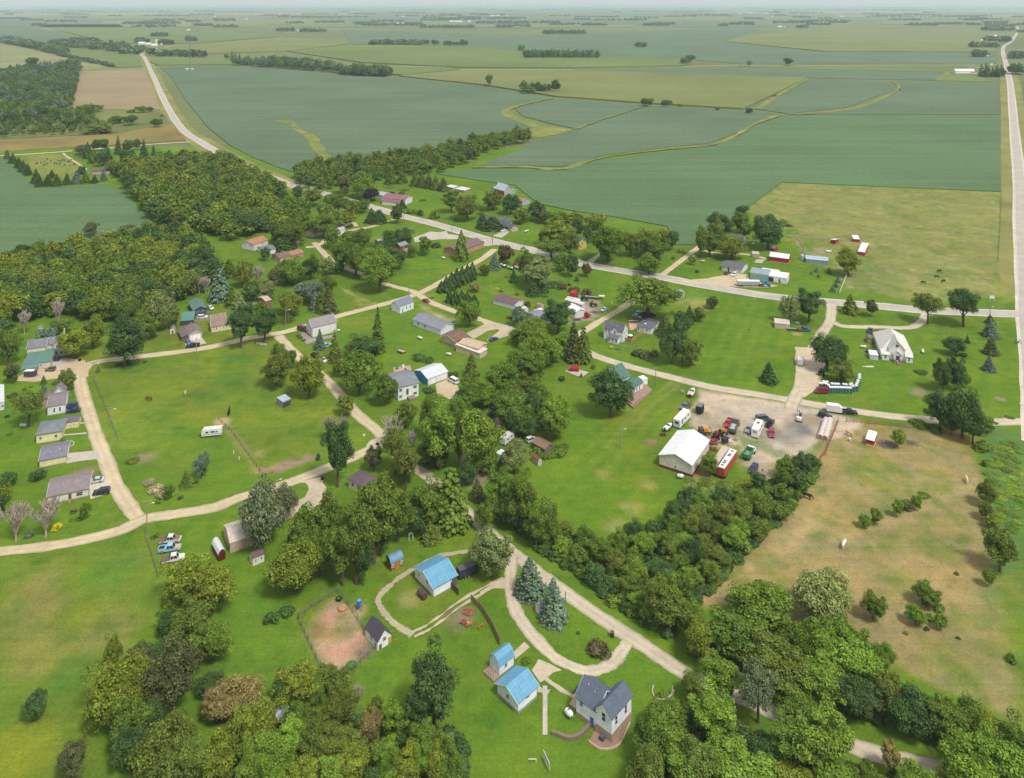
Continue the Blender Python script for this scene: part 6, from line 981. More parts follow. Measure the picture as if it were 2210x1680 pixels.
def vehicle(kind, t, rear, front, col, label, name=None, cat=None, group=None, bed=None, hood=None, scale=1.0):
    L, wd, wx, prof, cab = KINDS[kind]; a, b = g(t, *rear), g(t, *front); c = (a+b)/2; ang = math.atan2(b.y-a.y, b.x-a.x)
    nm = {'sedan': 'parked_car', 'suv': 'parked_car', 'van': 'van', 'pickup': 'pickup_truck', 'jeep': 'off_road_car'}[kind]
    r = thing(name or nm, label, cat or {'pickup': 'pickup truck', 'van': 'van'}.get(kind, 'car'), (c.x, c.y, .05), ang, group); r.scale = (scale,)*3
    def body():
        m = MB(); ins = lambda z: .05 if z < .6 else 0.0
        m.prism(prof, -wd/2, wd/2, inset=lambda z: .04 if z < .5 else .02); z1 = cab[1][1]
        m.prism([(cab[1][0]-.04, z1-.02), (cab[1][0]+.02, z1+.05), (cab[2][0]-.02, z1+.05), (cab[2][0]+.05, z1-.02)], -wd/2+.17, wd/2-.17)
        for s in (-1, 1):
            for q0, q1 in ((0, 1), (3, 2)): m.tube((cab[q0][0], s*(wd/2-.07), cab[q0][1]), (cab[q1][0], s*(wd/2-.2), cab[q1][1]), .055, .05, 4)
            mx = (cab[1][0]+cab[2][0])/2; m.tube((mx, s*(wd/2-.055), cab[0][1]), (mx, s*(wd/2-.185), z1), .06, .05, 4)
        return m
    put(kind+'/body', body, paint(), r, col)
    zb, zt = cab[0][1], cab[1][1]
    put(kind+'/windows', lambda: MB().prism([(cab[0][0]+.03, zb-.01), (cab[1][0]+.02, zt), (cab[2][0]-.02, zt), (cab[3][0]-.03, zb-.01)], -wd/2+.06, wd/2-.06, inset=lambda z: .13 if z > zb+.2 else 0), glass(), r)
    for x in wx:
        for s in (-1, 1): wheel(r, x, s*(wd/2-.1), .36 if kind in ('pickup', 'suv', 'jeep') else .32)
    lamps(r, L, wd, .72)
    if kind == 'pickup':
        if bed == 'flat': put('flat/flatbed', lambda: MB().box(-2.95, -1.05, 1.02, -.85, 1.05, 1.16), M('#6f5c4d', 'board'), r); put('flat/headboard', lambda: MB().box(-.9, -1.0, 1.16, -.82, 1.0, 1.85), BLACK, r)
        else: put('bed/truck_bed', lambda: MB().box(-2.75, -.8, 1.005, -.85, .8, 1.03), BLACK, r); put('bed/bed_rails', lambda: MB().box(-2.8, -.97, 1.0, -.8, -.83, 1.3).box(-2.8, .83, 1.0, -.8, .97, 1.3).box(-2.84, -.97, 1.0, -2.72, .97, 1.3), paint(), r, col)
    if hood: put(kind+'/hood', lambda: MB().box(1.35, -.85, 1.06, 2.6, .85, 1.10), paint(), r, hood)
    return r
V = vehicle
V('sedan', 14, (1060,568), (928,588), '#b9bfc4', 'silver sedan on the gravel beside grey-brown ranch house'); V('suv', 14, (1115,690), (988,708), '#2b3142', 'dark navy estate car parked below the silver sedan')
V('pickup', 14, (1680,1205), (1845,1190), '#cfcdca', 'old white pickup with brown flatbed and rusty hood', bed='flat', hood='#8a5f55'); V('pickup', 14, (1675,1300), (1840,1278), '#8fbbd3', 'old light-blue pickup with yellowed hood', hood='#c9a877'); V('pickup', 14, (1720,1410), (1870,1380), '#d6d2cb', 'white flatbed truck half under the yellow-green tree', bed='flat')
V('suv', 9, (785,1318), (680,1330), '#3a4a6c', 'blue off-road wagon beside the white cottage'); V('sedan', 9, (815,1365), (708,1375), '#27325c', 'dark blue sedan in front of the blue wagon'); V('suv', 9, (603,838), (505,845), '#2d3158', 'dark blue hatchback on the concrete beside the cream farmhouse'); V('jeep', 9, (562,945), (485,945), '#6c6a4c', 'olive off-road car in front of green metal wing')
V('sedan', 9, (1930,640), (1972,682), '#4b76a6', 'light blue car beside the brown-roofed garage'); V('pickup', 9, (2045,692), (1950,702), '#23252b', 'black pickup parked across the garage drive'); V('suv', 9, (2050,402), (2145,398), '#dcdedf', 'white estate car beside the charcoal house'); V('sedan', 9, (2155,285), (2205,318), '#d9dbdc', 'white hatchback behind the charcoal house'); V('suv', 9, (2065,372), (2135,368), '#55606a', 'grey car between white estate and charcoal house')
V('van', 10, (1040,935), (1085,945), '#6e2040', 'maroon van half hidden behind the hall'); V('pickup', 10, (1170,1205), (1250,1235), '#23232b', 'black pickup under the spruces below the hall'); V('sedan', 10, (1250,1245), (1300,1275), '#cfd3d8', 'white car beside black pickup under spruces'); V('suv', 10, (1285,1120), (1335,1100), '#9fb3c4', 'pale blue car under the blue spruce')
V('sedan', 11, (235,490), (308,522), '#94203f', 'crimson car on the gravel street by the schoolhouse'); V('sedan', 11, (930,920), (1008,890), '#32408a', 'bright blue car on the gravel loop'); V('van', 11, (595,1362), (505,1315), '#e0e2e3', 'white van beside the sky-blue garage')
V('sedan', 6, (272,598), (225,610), '#dddee0', 'white sedan outside the open double garage'); V('pickup', 6, (1138,1500), (1045,1460), '#b8122c', 'bright red pickup outside the white workshop'); V('sedan', 6, (1318,1408), (1258,1442), '#aeb4bd', 'silver sports car beside the workshop lane')
V('suv', 7, (600,1062), (655,1035), '#5b5348', 'dark bronze car outside white ranch house'); V('suv', 7, (728,1048), (672,1076), '#dfe0e0', 'white estate car beside the bronze car'); V('pickup', 7, (1370,1635), (1485,1638), '#4c6484', 'blue-grey pickup with black flatbed behind the tan garage', bed='flat')
V('pickup', 13, (617,432), (620,378), '#4b5b78', 'blue pickup nose-on at the church drive'); V('sedan', 13, (712,438), (714,382), '#9b3a4e', 'dusty red car beside the church'); V('van', 13, (178,1035), (50,1035), '#8e1f33', 'dark red van parked against the portable toilets'); V('pickup', 13, (322,1245), (475,1255), '#2b2f42', 'dark navy pickup pulling white trailer on gravel street'); V('suv', 13, (95,1275), (205,1305), '#24283a', 'black estate car beside the round bales'); V('sedan', 13, (600,615), (640,600), '#28344f', 'dark blue car behind the small white church shed')
V('pickup', 18, (520,470), (420,530), '#70757d', 'grey pickup with loaded flatbed near the red boat', bed='flat'); V('pickup', 18, (935,640), (898,712), '#c4203a', 'red pickup beside the raised dump truck'); V('suv', 18, (1155,705), (1105,775), '#8d919b', 'silver estate car left of the motorhome'); V('van', 18, (1210,635), (1338,622), '#5a5f66', 'dark grey van behind the motorhome'); V('pickup', 18, (1325,722), (1375,635), '#1f2334', 'dark blue pickup between grey van and red wagon'); V('suv', 18, (1362,735), (1370,828), '#a02a42', 'dusty red wagon at the front of the yard'); V('suv', 18, (1195,1125), (1160,1182), '#33384a', 'dark hatchback abandoned in weeds below green dump truck')
V('sedan', 16, (1330,195), (1245,240), '#6d7472', 'grey-green sedan under the junkyard trees'); V('pickup', 16, (1300,340), (1215,300), '#2c3550', 'dark blue pickup in the junkyard shade'); V('pickup', 16, (1615,345), (1555,405), '#3f5668', 'teal pickup in the junkyard shade'); V('suv', 16, (1765,425), (1685,390), '#4c4f57', 'grey estate car in the junkyard shade'); V('jeep', 16, (1595,590), (1680,555), '#d6d8da', 'white off-road car against the ruined shed')
V('sedan', 34, (1080,720), (1260,760), '#7d8a88', 'grey-green car under the giant tree'); V('sedan', 34, (1180,640), (1250,600), '#9fb0b8', 'pale car behind the giant tree trunk'); V('sedan', 24, (1300,770), (1355,690), '#2f4a96', 'blue small car tucked beside the white farmhouse', scale=.72)
for x, y, u, v_ in ((2080,380,2084,395), (2070,335,2072,322)): V('sedan', 3, (x,y), (u,v_), '#d5d5d5', 'tiny white car on the distant highway', scale=1.6)
def place(t, a, b): A, B = g(t, *a), g(t, *b); c = (A+B)/2; return Vector((c.x, c.y, .04)), math.atan2(B.y-A.y, B.x-A.x), (B-A).length
def trailer_box(name, label, cat, t, rear, front, L, wd, h, col, roofc=None, z0=.55, wheels=2, wins=(), nose=.6, wk='metal'):
    p, a, _ = place(t, rear, front); r = thing(name, label, cat, p, a)
    part(MB().prism([(-L/2, z0), (-L/2, z0+h), (L/2-nose, z0+h), (L/2, z0+h*.72), (L/2, z0)], -wd/2, wd/2), 'body', M(col, wk), r); part(MB().box(-L/2+.02, -wd/2-.02, z0+h+.004, L/2-nose, wd/2+.02, z0+h+.06), 'roof', M(roofc or col), r)
    for i in range(wheels):
        for s in (-1, 1): wheel(r, -L*.12+(i-(wheels-1)/2)*.85, s*(wd/2-.05), .34)
    fr = MB().tube((L/2, .5, z0), (L/2+1.2, 0, z0-.05), .06).tube((L/2, -.5, z0), (L/2+1.2, 0, z0-.05), .06); part(fr, 'drawbar', BLACK, r)
    for s, x, z, w_, hh in wins: part(MB().box(x-w_/2, s*wd/2-.03, z0+z, x+w_/2, s*wd/2+.03, z0+z+hh), 'window', glass(), r)
    return r
r = trailer_box('travel_trailer', 'white travel trailer with stripe standing alone on the lawn', 'camper', 15, (215,500), (35,518), 6.6, 2.3, 2.1, '#dadbd9', '#d2cdc4', wins=((1,1.5,1.0,1.0,.5),(1,-.4,1.0,1.5,.5),(1,-1.7,1.0,.5,.5),(-1,0,1.0,1.5,.5))); part(MB().box(-3.3, 1.155, .95, 3.2, 1.175, 1.15), 'stripe', M('#7f8fa8'), r); part(MB().box(-.4, -.3, 2.72, .4, .3, 2.9), 'roof_vent', WHITE, r)
r = trailer_box('camper', 'long white fifth-wheel camper left of the gravel yard', 'camper', 18, (360,735), (510,575), 9.5, 2.5, 2.6, '#e4e4e2', '#e8e8e6', wins=((-1,2.6,1.3,1.1,.6),(-1,-.2,1.2,1.3,.6),(-1,-2.6,.6,.8,1.7))); part(MB().box(-4.79, -.7, 1.7, -4.74, .7, 2.5), 'rear_window', glass(), r); part(MB().box(-.4, -.35, 3.23, .4, .35, 3.45), 'roof_vent', WHITE, r)
p, a, _ = place(18, (1185,825), (1250,690)); r = thing('motorhome', 'white motorhome in the middle of the gravel yard', 'motorhome', p, a)
part(MB().prism([(-4.2,.5),(-4.2,3.1),(3.4,3.1),(4.1,2.6),(4.2,.5)], -1.2, 1.2), 'body', M('#e3e2dc'), r); part(MB().box(-4.24, -.55, 1.9, -4.205, .55, 2.6), 'rear_window', M('#8b8f96'), r); part(MB().box(-4.3, -1.22, .45, 4.0, 1.22, .62), 'skirt', M('#cdb98c'), r); part(MB().box(.2, -.5, 3.1, 1.1, .3, 3.35), 'roof_unit', M('#55565a'), r); part(MB().prism([(3.45,1.5),(3.55,2.45),(4.16,2.3),(4.22,1.5)], -1.0, 1.0), 'windscreen', glass(), r); part(MB().box(-2.5, -1.225, 1.8, -1, -1.19, 2.4).box(.5, -1.225, 1.8, 2, -1.19, 2.4), 'side_window', glass(), r)
for x in (-2.4, 2.7): wheel(r, x, 1.05, .4); wheel(r, x, -1.05, .4)
r = trailer_box('camper', 'small weathered white camper under the junkyard trees', 'camper', 16, (1345,610), (1425,545), 5.6, 2.2, 2.0, '#cfcdc6', '#c4c3c0', wins=((-1,1.2,1.0,.9,.5),(-1,-1.0,1.0,.9,.5))); trailer_box('camper', 'white camper half covered with a blue tarpaulin', 'camper', 16, (1270,800), (1350,750), 5.4, 2.3, 2.1, '#48618f', '#d3d7de')
trailer_box('camper', 'small white camper at the edge of the church drive', 'camper', 12, (2075,900), (2085,850), 4.6, 2.1, 2.1, '#dcd9d4', '#e0dedb', wins=((-1,.5,.9,1.0,.5),)); trailer_box('cargo_trailer', 'white cargo trailer hitched behind the navy pickup', 'trailer', 13, (190,1225), (300,1240), 5.2, 2.3, 2.2, '#d7d9db', '#d4d8da', nose=1.0)
trailer_box('cargo_trailer', 'black box trailer at the top left of the gravel yard', 'trailer', 18, (640,520), (600,575), 3.4, 2.2, 2.3, '#2a2a2d', '#77777a', nose=.1); trailer_box('horse_trailer', 'black rounded horse trailer beside the blue-roofed barn', 'trailer', 22, (1735,600), (1875,545), 5.6, 2.0, 2.0, '#3c3c45', '#5a5860', nose=.7); trailer_box('cargo_trailer', 'dark trailer with a white roof beside the farmhouse gravel', 'trailer', 9, (270,1003), (362,1000), 4.2, 2.0, 1.9, '#4c4650', '#dadadb')
# semi trailers in the yard
for lab, rr, ff, c1, c2 in (('grey semi-trailer with tan top parked against the leafy tree', (760,1225), (905,1000), '#b3b9c2', '#b8ab9b'), ('red semi-trailer with a white vented roof', (835,1235), (965,1045), '#b5523f', '#dcdcdb')):
    p, a, L = place(18, rr, ff); L = 12.2; r = thing('semi_trailer', lab, 'trailer', p, a); part(MB().box(-L/2, -1.25, .9, L/2, 1.25, 3.6), 'body', M(c1, 'metal'), r); part(MB().box(-L/2-.03, -1.28, 3.604, L/2+.03, 1.28, 3.7), 'roof', M(c2), r)
    part(MB().box(-L/2-.02, -1.2, 1.0, -L/2-.004, -.02, 3.5).box(-L/2-.02, .02, 1.0, -L/2-.004, 1.2, 3.5), 'rear_doors', M('#8d9298' if 'grey' in lab else '#a84a3a'), r)
    if 'red' in lab:
        for x in (-4.6, -3.0, -1.9, 1.6, 2.6, 4.8): part(MB().box(x-.3, -.55, 3.704, x+.3, .35, 3.82), 'roof_vent', M('#55565a'), r)
    for x in (-4.8, -3.8):
        for s in (-1, 1): wheel(r, x, s*1.05, .48, .45)
    part(MB().box(3.2, -.8, 0, 3.4, -.6, .9).box(3.2, .6, 0, 3.4, .8, .9), 'landing_legs', BLACK, r)
# grain truck
p, a, _ = place(7, (735,1168), (955,1172)); r = thing('grain_trailer', 'long silver hopper trailer with white tarp at the roadside', 'trailer', p, a); L = 11.5
part(MB().prism([(-L/2,1.0),(-L/2,2.9),(L/2,2.9),(L/2,1.6),(L/2-2.6,1.0),(1.2,1.0),(.2,1.5),(-.8,1.0)], -1.25, 1.25), 'hopper', M('#a7abb0', 'metal', .4), r); part(MB().prism([(-1.27,2.905),(-.7,3.15),(.7,3.15),(1.27,2.905)], -L/2, L/2, 'x'), 'tarp', M('#e0e1e1'), r)
for x in (-4.9, -3.9, -2.9, ):
    for s in (-1, 1): wheel(r, x, s*1.05, .5, .5)
p, a, _ = place(7, (960,1172), (1070,1174)); r = thing('semi_truck', 'bright blue semi truck pulling the silver hopper trailer', 'truck', p, a)
part(MB().box(-3.2, -.5, .7, 3.0, .5, 1.0), 'chassis', BLACK, r); part(MB().prism([(-.9,.95),(-.9,3.2),(.1,3.25),(.9,2.9),(1.1,1.9),(2.9,1.75),(3.0,.8),(1.2,.7)], -1.0, 1.0), 'cab', M('#1f77b8', 'plain', .3, .5), r); part(MB().prism([(.55,2.05),(.3,3.0),(.86,2.85),(1.09,2.05)], -1.02, 1.02), 'windows', glass(), r)
for s in (-1, 1): part(MB().tube((-1.0, s*.95, 1), (-1.0, s*.95, 3.6), .09), 'exhaust_stack', CHROME, r); part(MB().tube((-.6, s*1.0, .65), (.9, s*1.0, .65), .3), 'fuel_tank', CHROME, r); wheel(r, 2.3, s*.95, .5, .3); wheel(r, -1.6, s*.9, .5, .5); wheel(r, -2.7, s*.9, .5, .5); put('hl/headlight', None, None, r, loc=(3.0, s*.75, 1.1))
# dump trucks
def dump(label, t, rear, front, cabc, boxc, boxin, L=7.5, raise_=0):
    p, a, _ = place(t, rear, front); r = thing('dump_truck', label, 'truck', p, a)
    part(MB().box(-L/2, -.5, .75, L/2-.4, .5, 1.0), 'chassis', BLACK, r); part(MB().prism([(L/2-2.6,.9),(L/2-2.6,2.5),(L/2-1.5,2.55),(L/2-1.1,1.75),(L/2,1.6),(L/2,.7)], -1.0, 1.0), 'cab', M(cabc, 'plain', .4), r); part(MB().prism([(L/2-2.2,1.8),(L/2-2.2,2.4),(L/2-1.6,2.45),(L/2-1.25,1.8)], -1.02, 1.02), 'windows', glass(), r)
    b = MB(); x0, x1 = -L/2-.2, L/2-2.8; b.box(x0, -1.2, 1.05, x1, 1.2, 1.2).box(x0, -1.2, 1.2, x1, -1.08, 2.4).box(x0, 1.08, 1.2, x1, 1.2, 2.4).box(x1-.12, -1.08, 1.2, x1, 1.08, 2.75).box(x0, -1.08, 1.2, x0+.1, 1.08, 2.2)
    o = part(b, 'dump_box', M(boxc, 'plain', .6), r); part(MB().box(x0+.12, -1.05, 1.204, x1-.14, 1.05, 1.25), 'box_floor', M(boxin, 'gravel'), o)
    for x in (-L/2+1, -L/2+2.1, L/2-1.2):
        for s in (-1, 1): wheel(r, x, s*.95, .5, .4)
    lamps(r, L, 2.0, 1.1)
dump('grey dump truck with long empty steel box', 18, (945,790), (1010,650), '#6d7076', '#6b6257', '#b9bcc2', 8.5); dump('green dump truck with white cab and muddy load bed', 18, (1085,1055), (1180,940), '#d8dad6', '#2d8a5c', '#a5876e', 7.0); dump('black dump truck under the giant tree beside low white house', 34, (1420,740), (1640,720), '#2a2a33', '#2e2d35', '#4a4a50', 6.5)
# boats, flat trailers, farm machines, mini excavator
def boat(label, t, rear, front, col, deck, L=6.0):
    p, a, _ = place(t, rear, front); r = thing('boat', label, 'boat', p, a); w_ = L*.18
    st = [(-L/2, 1.0), (-L*.1, 1.05), (L*.25, .85), (L*.42, .45), (L/2, .04)]; h = MB(); vs = []
    for x, k in st: vs += [(x, -w_*k, 1.3), (x, -w_*k*.75, .75), (x, 0, .55), (x, w_*k*.75, .75), (x, w_*k, 1.3)]
    fs = [tuple((i*5+j, i*5+j+1, (i+1)*5+j+1, (i+1)*5+j)) for i in range(4) for j in range(4)]+[(0, 4, 3, 2, 1)]; h.add(vs, fs); part(h, 'hull', M(col, 'plain', .4), r)
    d = MB(); d.add([(x, s*w_*k*.97, 1.28) for x, k in st for s in (-1, 1)], [(2*i, 2*i+1, 2*i+3, 2*i+2) for i in range(4)]); part(d, 'deck', M(deck, 'plain', .5), r); part(MB().box(-.2, -w_*.7, 1.28, .1, w_*.7, 1.75), 'windscreen', glass(), r); part(MB().box(-L/2-.4, -.2, .7, -L/2-.02, .2, 1.7), 'outboard_motor', BLACK, r)
    part(MB().box(-L/2, -.6, .4, L/2+1, -.5, .5).box(-L/2, .5, .4, L/2+1, .6, .5), 'trailer_frame', BLACK, r); wheel(r, -L*.15, w_*.9, .3); wheel(r, -L*.15, -w_*.9, .3)
boat('red and white motorboat on a trailer above the gravel yard', 18, (515,405), (560,315), '#a52b38', '#c9c2ba', 6.4); boat('small white boat behind the fifth-wheel camper', 18, (262,750), (325,690), '#d9d9d2', '#e0dfd8', 5.0); boat('blue and white speedboat beside the blue spruce', 6, (270,985), (210,955), '#33508a', '#d6dae0', 5.6); boat('second blue and white boat nearest the dark spruce', 6, (340,1005), (288,990), '#3a568c', '#cdd3da', 4.6); boat('white boat under the pale roadside tree', 6, (400,1000), (368,985), '#dadcde', '#d5d8da', 4.6); boat('dark red boat hull stranded in weeds at yard bottom', 18, (1272,1200), (1280,1300), '#6a2a33', '#8d7d7a', 5.6)
def flat_trailer(label, t, rear, front, L, col='#8d857d'):
    p, a, _ = place(t, rear, front); r = thing('flatbed_trailer', label, 'trailer', p, a); part(MB().box(-L/2, -1.05, .62, L/2, 1.05, .75), 'deck', M(col, 'board'), r); part(MB().tube((L/2, .4, .6), (L/2+1.3, 0, .55), .06).tube((L/2, -.4, .6), (L/2+1.3, 0, .55), .06), 'drawbar', BLACK, r); part(MB().box(-L/2, -1.1, .76, L/2, -1.02, 1.0).box(-L/2, 1.02, .76, L/2, 1.1, 1.0), 'side_rail', BLACK, r)
    for x in (-.9, 0): wheel(r, x, 1.02, .33); wheel(r, x, -1.02, .33)
    return r
r = flat_trailer('long gooseneck trailer with raised white nose behind the green tractor', 6, (1090,1290), (1200,1300), 8.0, '#a59b92'); part(MB().prism([(3.6,.8),(4.2,1.7),(7.2,1.7),(7.2,1.55),(4.4,1.5),(4.0,.8)], -1.0, 1.0), 'gooseneck', M('#c9c6c2'), r)
flat_trailer('small open trailer left of the blue-grey pickup', 7, (1255,1625), (1338,1628), 4.2, '#a39a8f'); flat_trailer('small utility trailer on the lawn between two houses', 10, (2055,1160), (2115,1178), 3.2, '#b5a493'); flat_trailer('trailer stacked with lumber beside the low white house', 34, (960,870), (1200,860), 4.8, '#b79d80')
def tractor(label, t, rear, front, col, name='tractor'):
    p, a, _ = place(t, rear, front); r = thing(name, label, 'tractor', p, a); part(MB().prism([(-.9,.8),(-.9,1.5),(.2,1.5),(1.9,1.45),(2.0,.8)], -.4, .4), 'body', M(col, 'plain', .5), r); part(MB().box(-1.0, -.7, 2.4, .3, .7, 2.5), 'canopy', M(col), r); part(MB().tube((-.9,-.6,1.4),(-.9,-.6,2.4),.05).tube((-.9,.6,1.4),(-.9,.6,2.4),.05).tube((.2,-.6,1.4),(.2,-.6,2.4),.05).tube((.2,.6,1.4),(.2,.6,2.4),.05), 'canopy_posts', BLACK, r)
    for s in (-1, 1): wheel(r, -.7, s*.95, .85, .5); wheel(r, 1.5, s*.75, .5, .35)
tractor('green tractor with cream wheels by the gooseneck trailer', 38, (700,545), (860,520), '#2d5a35')
p, a, _ = place(38, (300,440), (440,330)); r = thing('combine_harvester', 'old red combine harvester with white header behind workshop', 'farm machine', p, a); part(MB().prism([(-2.6,.9),(-2.8,2.8),(.4,3.2),(1.2,2.4),(1.4,.9)], -1.4, 1.4), 'body', M('#a32f2c', 'plain', .6), r); part(MB().box(1.0, -1.0, 1.8, 2.0, 1.0, 3.0), 'cab', glass(), r); part(MB().prism([(-4.2,.2),(-4.2,1.1),(-2.9,1.0),(-2.9,.2)], -2.2, 2.2), 'header', M('#d9d5c8'), r); [wheel(r, x, s*1.3, q, .45) for x, q in ((1.0, .75), (-1.8, .5)) for s in (-1, 1)]
p, a, _ = place(18, (1650,665), (1655,600)); r = thing('mini_excavator', 'white mini excavator on the yard gravel', 'excavator', p, a); part(MB().box(-1.2,-1,.0,1.2,-.6,.6).box(-1.2,.6,0,1.2,1,.6), 'tracks', BLACK, r); part(MB().prism([(-1.5,.65),(-1.5,1.7),(-.3,1.7),(-.3,.65)], -.9, .9), 'engine_cover', M('#dfe0de'), r); part(MB().box(-.25,-.8,.65,1.0,.1,2.5), 'cab', glass(), r); part(MB().tube((.9,.4,1.1),(2.2,.4,3.2),.14).tube((2.2,.4,3.2),(3.4,.4,2.2),.12), 'boom', M('#c9c9c4'), r); part(MB().prism([(3.1,1.6),(3.6,2.2),(3.9,1.6),(3.6,1.2)], .1, .8), 'bucket', BLACK, r)
p, a, _ = place(31, (780,650), (980,640)); r = thing('backhoe', 'orange and brown backhoe behind the big white-roofed shed', 'excavator', p, a); part(MB().box(-1.8,-.9,.8,-.2,.9,2.2), 'body', M('#5a4a3e'), r); part(MB().box(-.15,-.8,.9,1.2,.8,2.0), 'engine_cover', M('#d08a2c'), r); part(MB().tube((1.2,.0,1.2),(2.2,0,2.4),.16).tube((2.2,0,2.4),(2.9,0,.6),.14), 'boom', M('#c7832f'), r); [wheel(r, x, s*.95, .55, .4) for x in (-1.2, .8) for s in (-1, 1)]
tractor('rusty red tractor at the corner of the big shed', 31, (1200,850), (1270,680), '#7d3a30'); tractor('yellow-brown road roller frame beside the dump truck', 31, (1370,700), (1460,660), '#a8793a'); tractor('rusted farm machine outside the white workshop', 38, (1050,780), (1280,760), '#7a4234')
p, a, _ = place(31, (1090,910), (1190,870)); V('sedan', 31, (1100,930), (1190,860), '#a31f35', 'small red car against the big shed wall', scale=.8)
p = g(31, 1460, 930); r = thing('fuel_tank', 'dark fuel tank on legs in the yard clutter', 'tank', p, .4); part(MB().box(-1,-.7,1.0,1,.7,2.2), 'tank', M('#37373b'), r); part(MB().box(-.9,-.6,0,-.8,-.5,1).box(.8,-.6,0,.9,-.5,1).box(-.9,.5,0,-.8,.6,1).box(.8,.5,0,.9,.6,1), 'legs', M('#6a5f55'), r)
tractor('dark skid loader under the trees by the portable toilets', 33, (400,120), (420,20), '#2b2a2e')
# ================================================================ SMALL THINGS
POLE, STEEL = M('#8d8074', 'plain', .9), M('#9ea3a6', 'plain', .5)
def pole(where, t, x, yt, yb, arm=True, lamp=False, ax=(1, .2)):
    p = g(t, x, yb); h = (yb-yt)/ppm(t, yb)*.97; r = thing('utility_pole', f'wooden utility pole {where}', 'pole', p)
    part(MB().tube((0,0,-.2), (0,0,h), .17, .11, 8), 'pole', POLE, r); d = Vector((ax[0], ax[1], 0)).normalized()
    if arm: a = d*1.1; part(MB().tube((-a.x,-a.y,h-.5), (a.x,a.y,h-.5), .07), 'crossarm', M('#6f6358'), r); ins = MB(); [ins.tube((d.x*k,d.y*k,h-.45), (d.x*k,d.y*k,h-.2), .06) for k in (-1,-.5,.5,1)]; part(ins, 'insulators', M('#c9ccc9'), r)
    if lamp: part(MB().tube((0,0,h-1.2), (d.x*1.6,d.y*1.6,h-.8), .05), 'lamp_arm', STEEL, r); part(MB().box(d.x*1.6-.3,d.y*1.6-.15,h-.95,d.x*1.6+.3,d.y*1.6+.15,h-.78), 'lamp_head', M('#d9dbd9'), r)
for a in (('beside the striped lawn left of the schoolhouse',10,1634,520,692,False), ('left of the tall white hall',10,887,700,895,True,True), ('at the crossroads by the schoolhouse',10,2160,510,578,False,True), ('below the schoolhouse',10,2115,765,945,True), ('inside the bend of the left gravel street',9,968,840,1052,True,True), ('in front of the brown-roofed garage',9,2034,595,768,False), ('at the lower left road junction',14,1522,755,1118,True,True), ('halfway down the left gravel street',9,1138,1310,1530,True,True), ('at the curve of the main road',5,1411,780,888,False,True), ('at the car park by the brick house',5,1828,870,990,True), ('by the ranch house drive',5,1957,850,932,False), ('right of the car park',5,2180,960,1078,True), ('behind the maroon-roofed farmhouse',5,1733,620,697,False), ('beside the upper bend of the main road',5,443,525,572,False), ('among the trees above the charcoal house',5,228,1155,1252,False), ('in front of the open double garage',6,128,600,722,True), ('in front of the yellow gabled house',6,1081,770,892,True), ('at the end of the shelter belt',6,1825,900,1032,False,True), ('at the farm lane corner',6,2048,930,1056,False), ('by the white farmhouse board fence',12,555,645,822,False,True), ('above the green-roofed house',12,578,900,1088,True), ('on the lawn left of the big shed',17,491,550,778,False,True), ('beside the second blue spruce',23,885,462,582,False), ('by the drooping willow at the street',15,780,935,1038,False,True), ('at the highway corner',13,1860,120,218,False,True), ('on the lawn below the church trees',13,1415,320,422,False), ('at the workshop lane',12,163,335,420,False)): pole(*a)
for x, yb in ((1540,140),(1555,800)): pass
for lab, a, b, ha, hb in (('slack power line from the junction pole up the left gravel street', (14,1522,1118), (9,1138,1530), 9.3, 7.2), ('slack power line along the upper left gravel street', (9,1138,1530), (9,968,1052), 7.2, 8.0), ('power line from the left bend to the garage pole', (9,968,1052), (9,2034,768), 7.6, 7.0), ('power line along the main road past the car park', (5,1828,990), (5,2180,1078), 7.0, 7.0), ('power line from car park to the double garage pole', (5,2180,1078), (6,1081,892), 7.0, 6.8), ('power line between the lane pole and green-roofed house', (12,163,420), (12,578,1088), 5.0, 7.4)):
    A, B = g(*a, ha), g(*b, hb); A = Vector((g(*a).x, g(*a).y, ha)); B = Vector((g(*b).x, g(*b).y, hb)); mb = MB()
    for off in (-.9, .9):
        Q = [A+(B-A)*i/10-Vector((0, 0, 1.6*4*(i/10)*(1-i/10)))+Vector((off, off*.3, 0)) for i in range(11)]
        for q, r_ in zip(Q[:-1], Q[1:]): mb.tube(q, r_, .028, .028, 3)
    tag(mb.build('power_line', M('#4f4f4f')), lab, 'power line')
m = thing('radio_mast', 'thin radio mast rising from the far soybean field', 'mast', g(1, 1228, 452)); part(MB().tube((0,0,0), (0,0,88), .9, .5, 6), 'mast', M('#6f757c'), m); part(MB().box(-8,-3,0,-2,3,3).box(3,-2,0,9,2,2.5), 'equipment_hut', WHITE, m)
def tank(label, t, a, b, col='#d9dad6', r_=.5):
    p, an, L = place(t, a, b); L = max(1.4, min(L, 4.4)); r = thing('propane_tank', label, 'tank', p, an); part(MB().capsule((-L/2+r_,0,r_+.3), (L/2-r_,0,r_+.3), r_), 'tank', M(col, 'plain', .4), r, smooth=True); part(MB().tube((0,0,2*r_+.28), (0,0,2*r_+.45), .18), 'valve_cap', M('#6d6f72'), r); part(MB().box(-L*.3,-.3,0,-L*.3+.15,.3,.4).box(L*.3-.15,-.3,0,L*.3,.3,.4), 'feet', M('#8a8a88'), r)
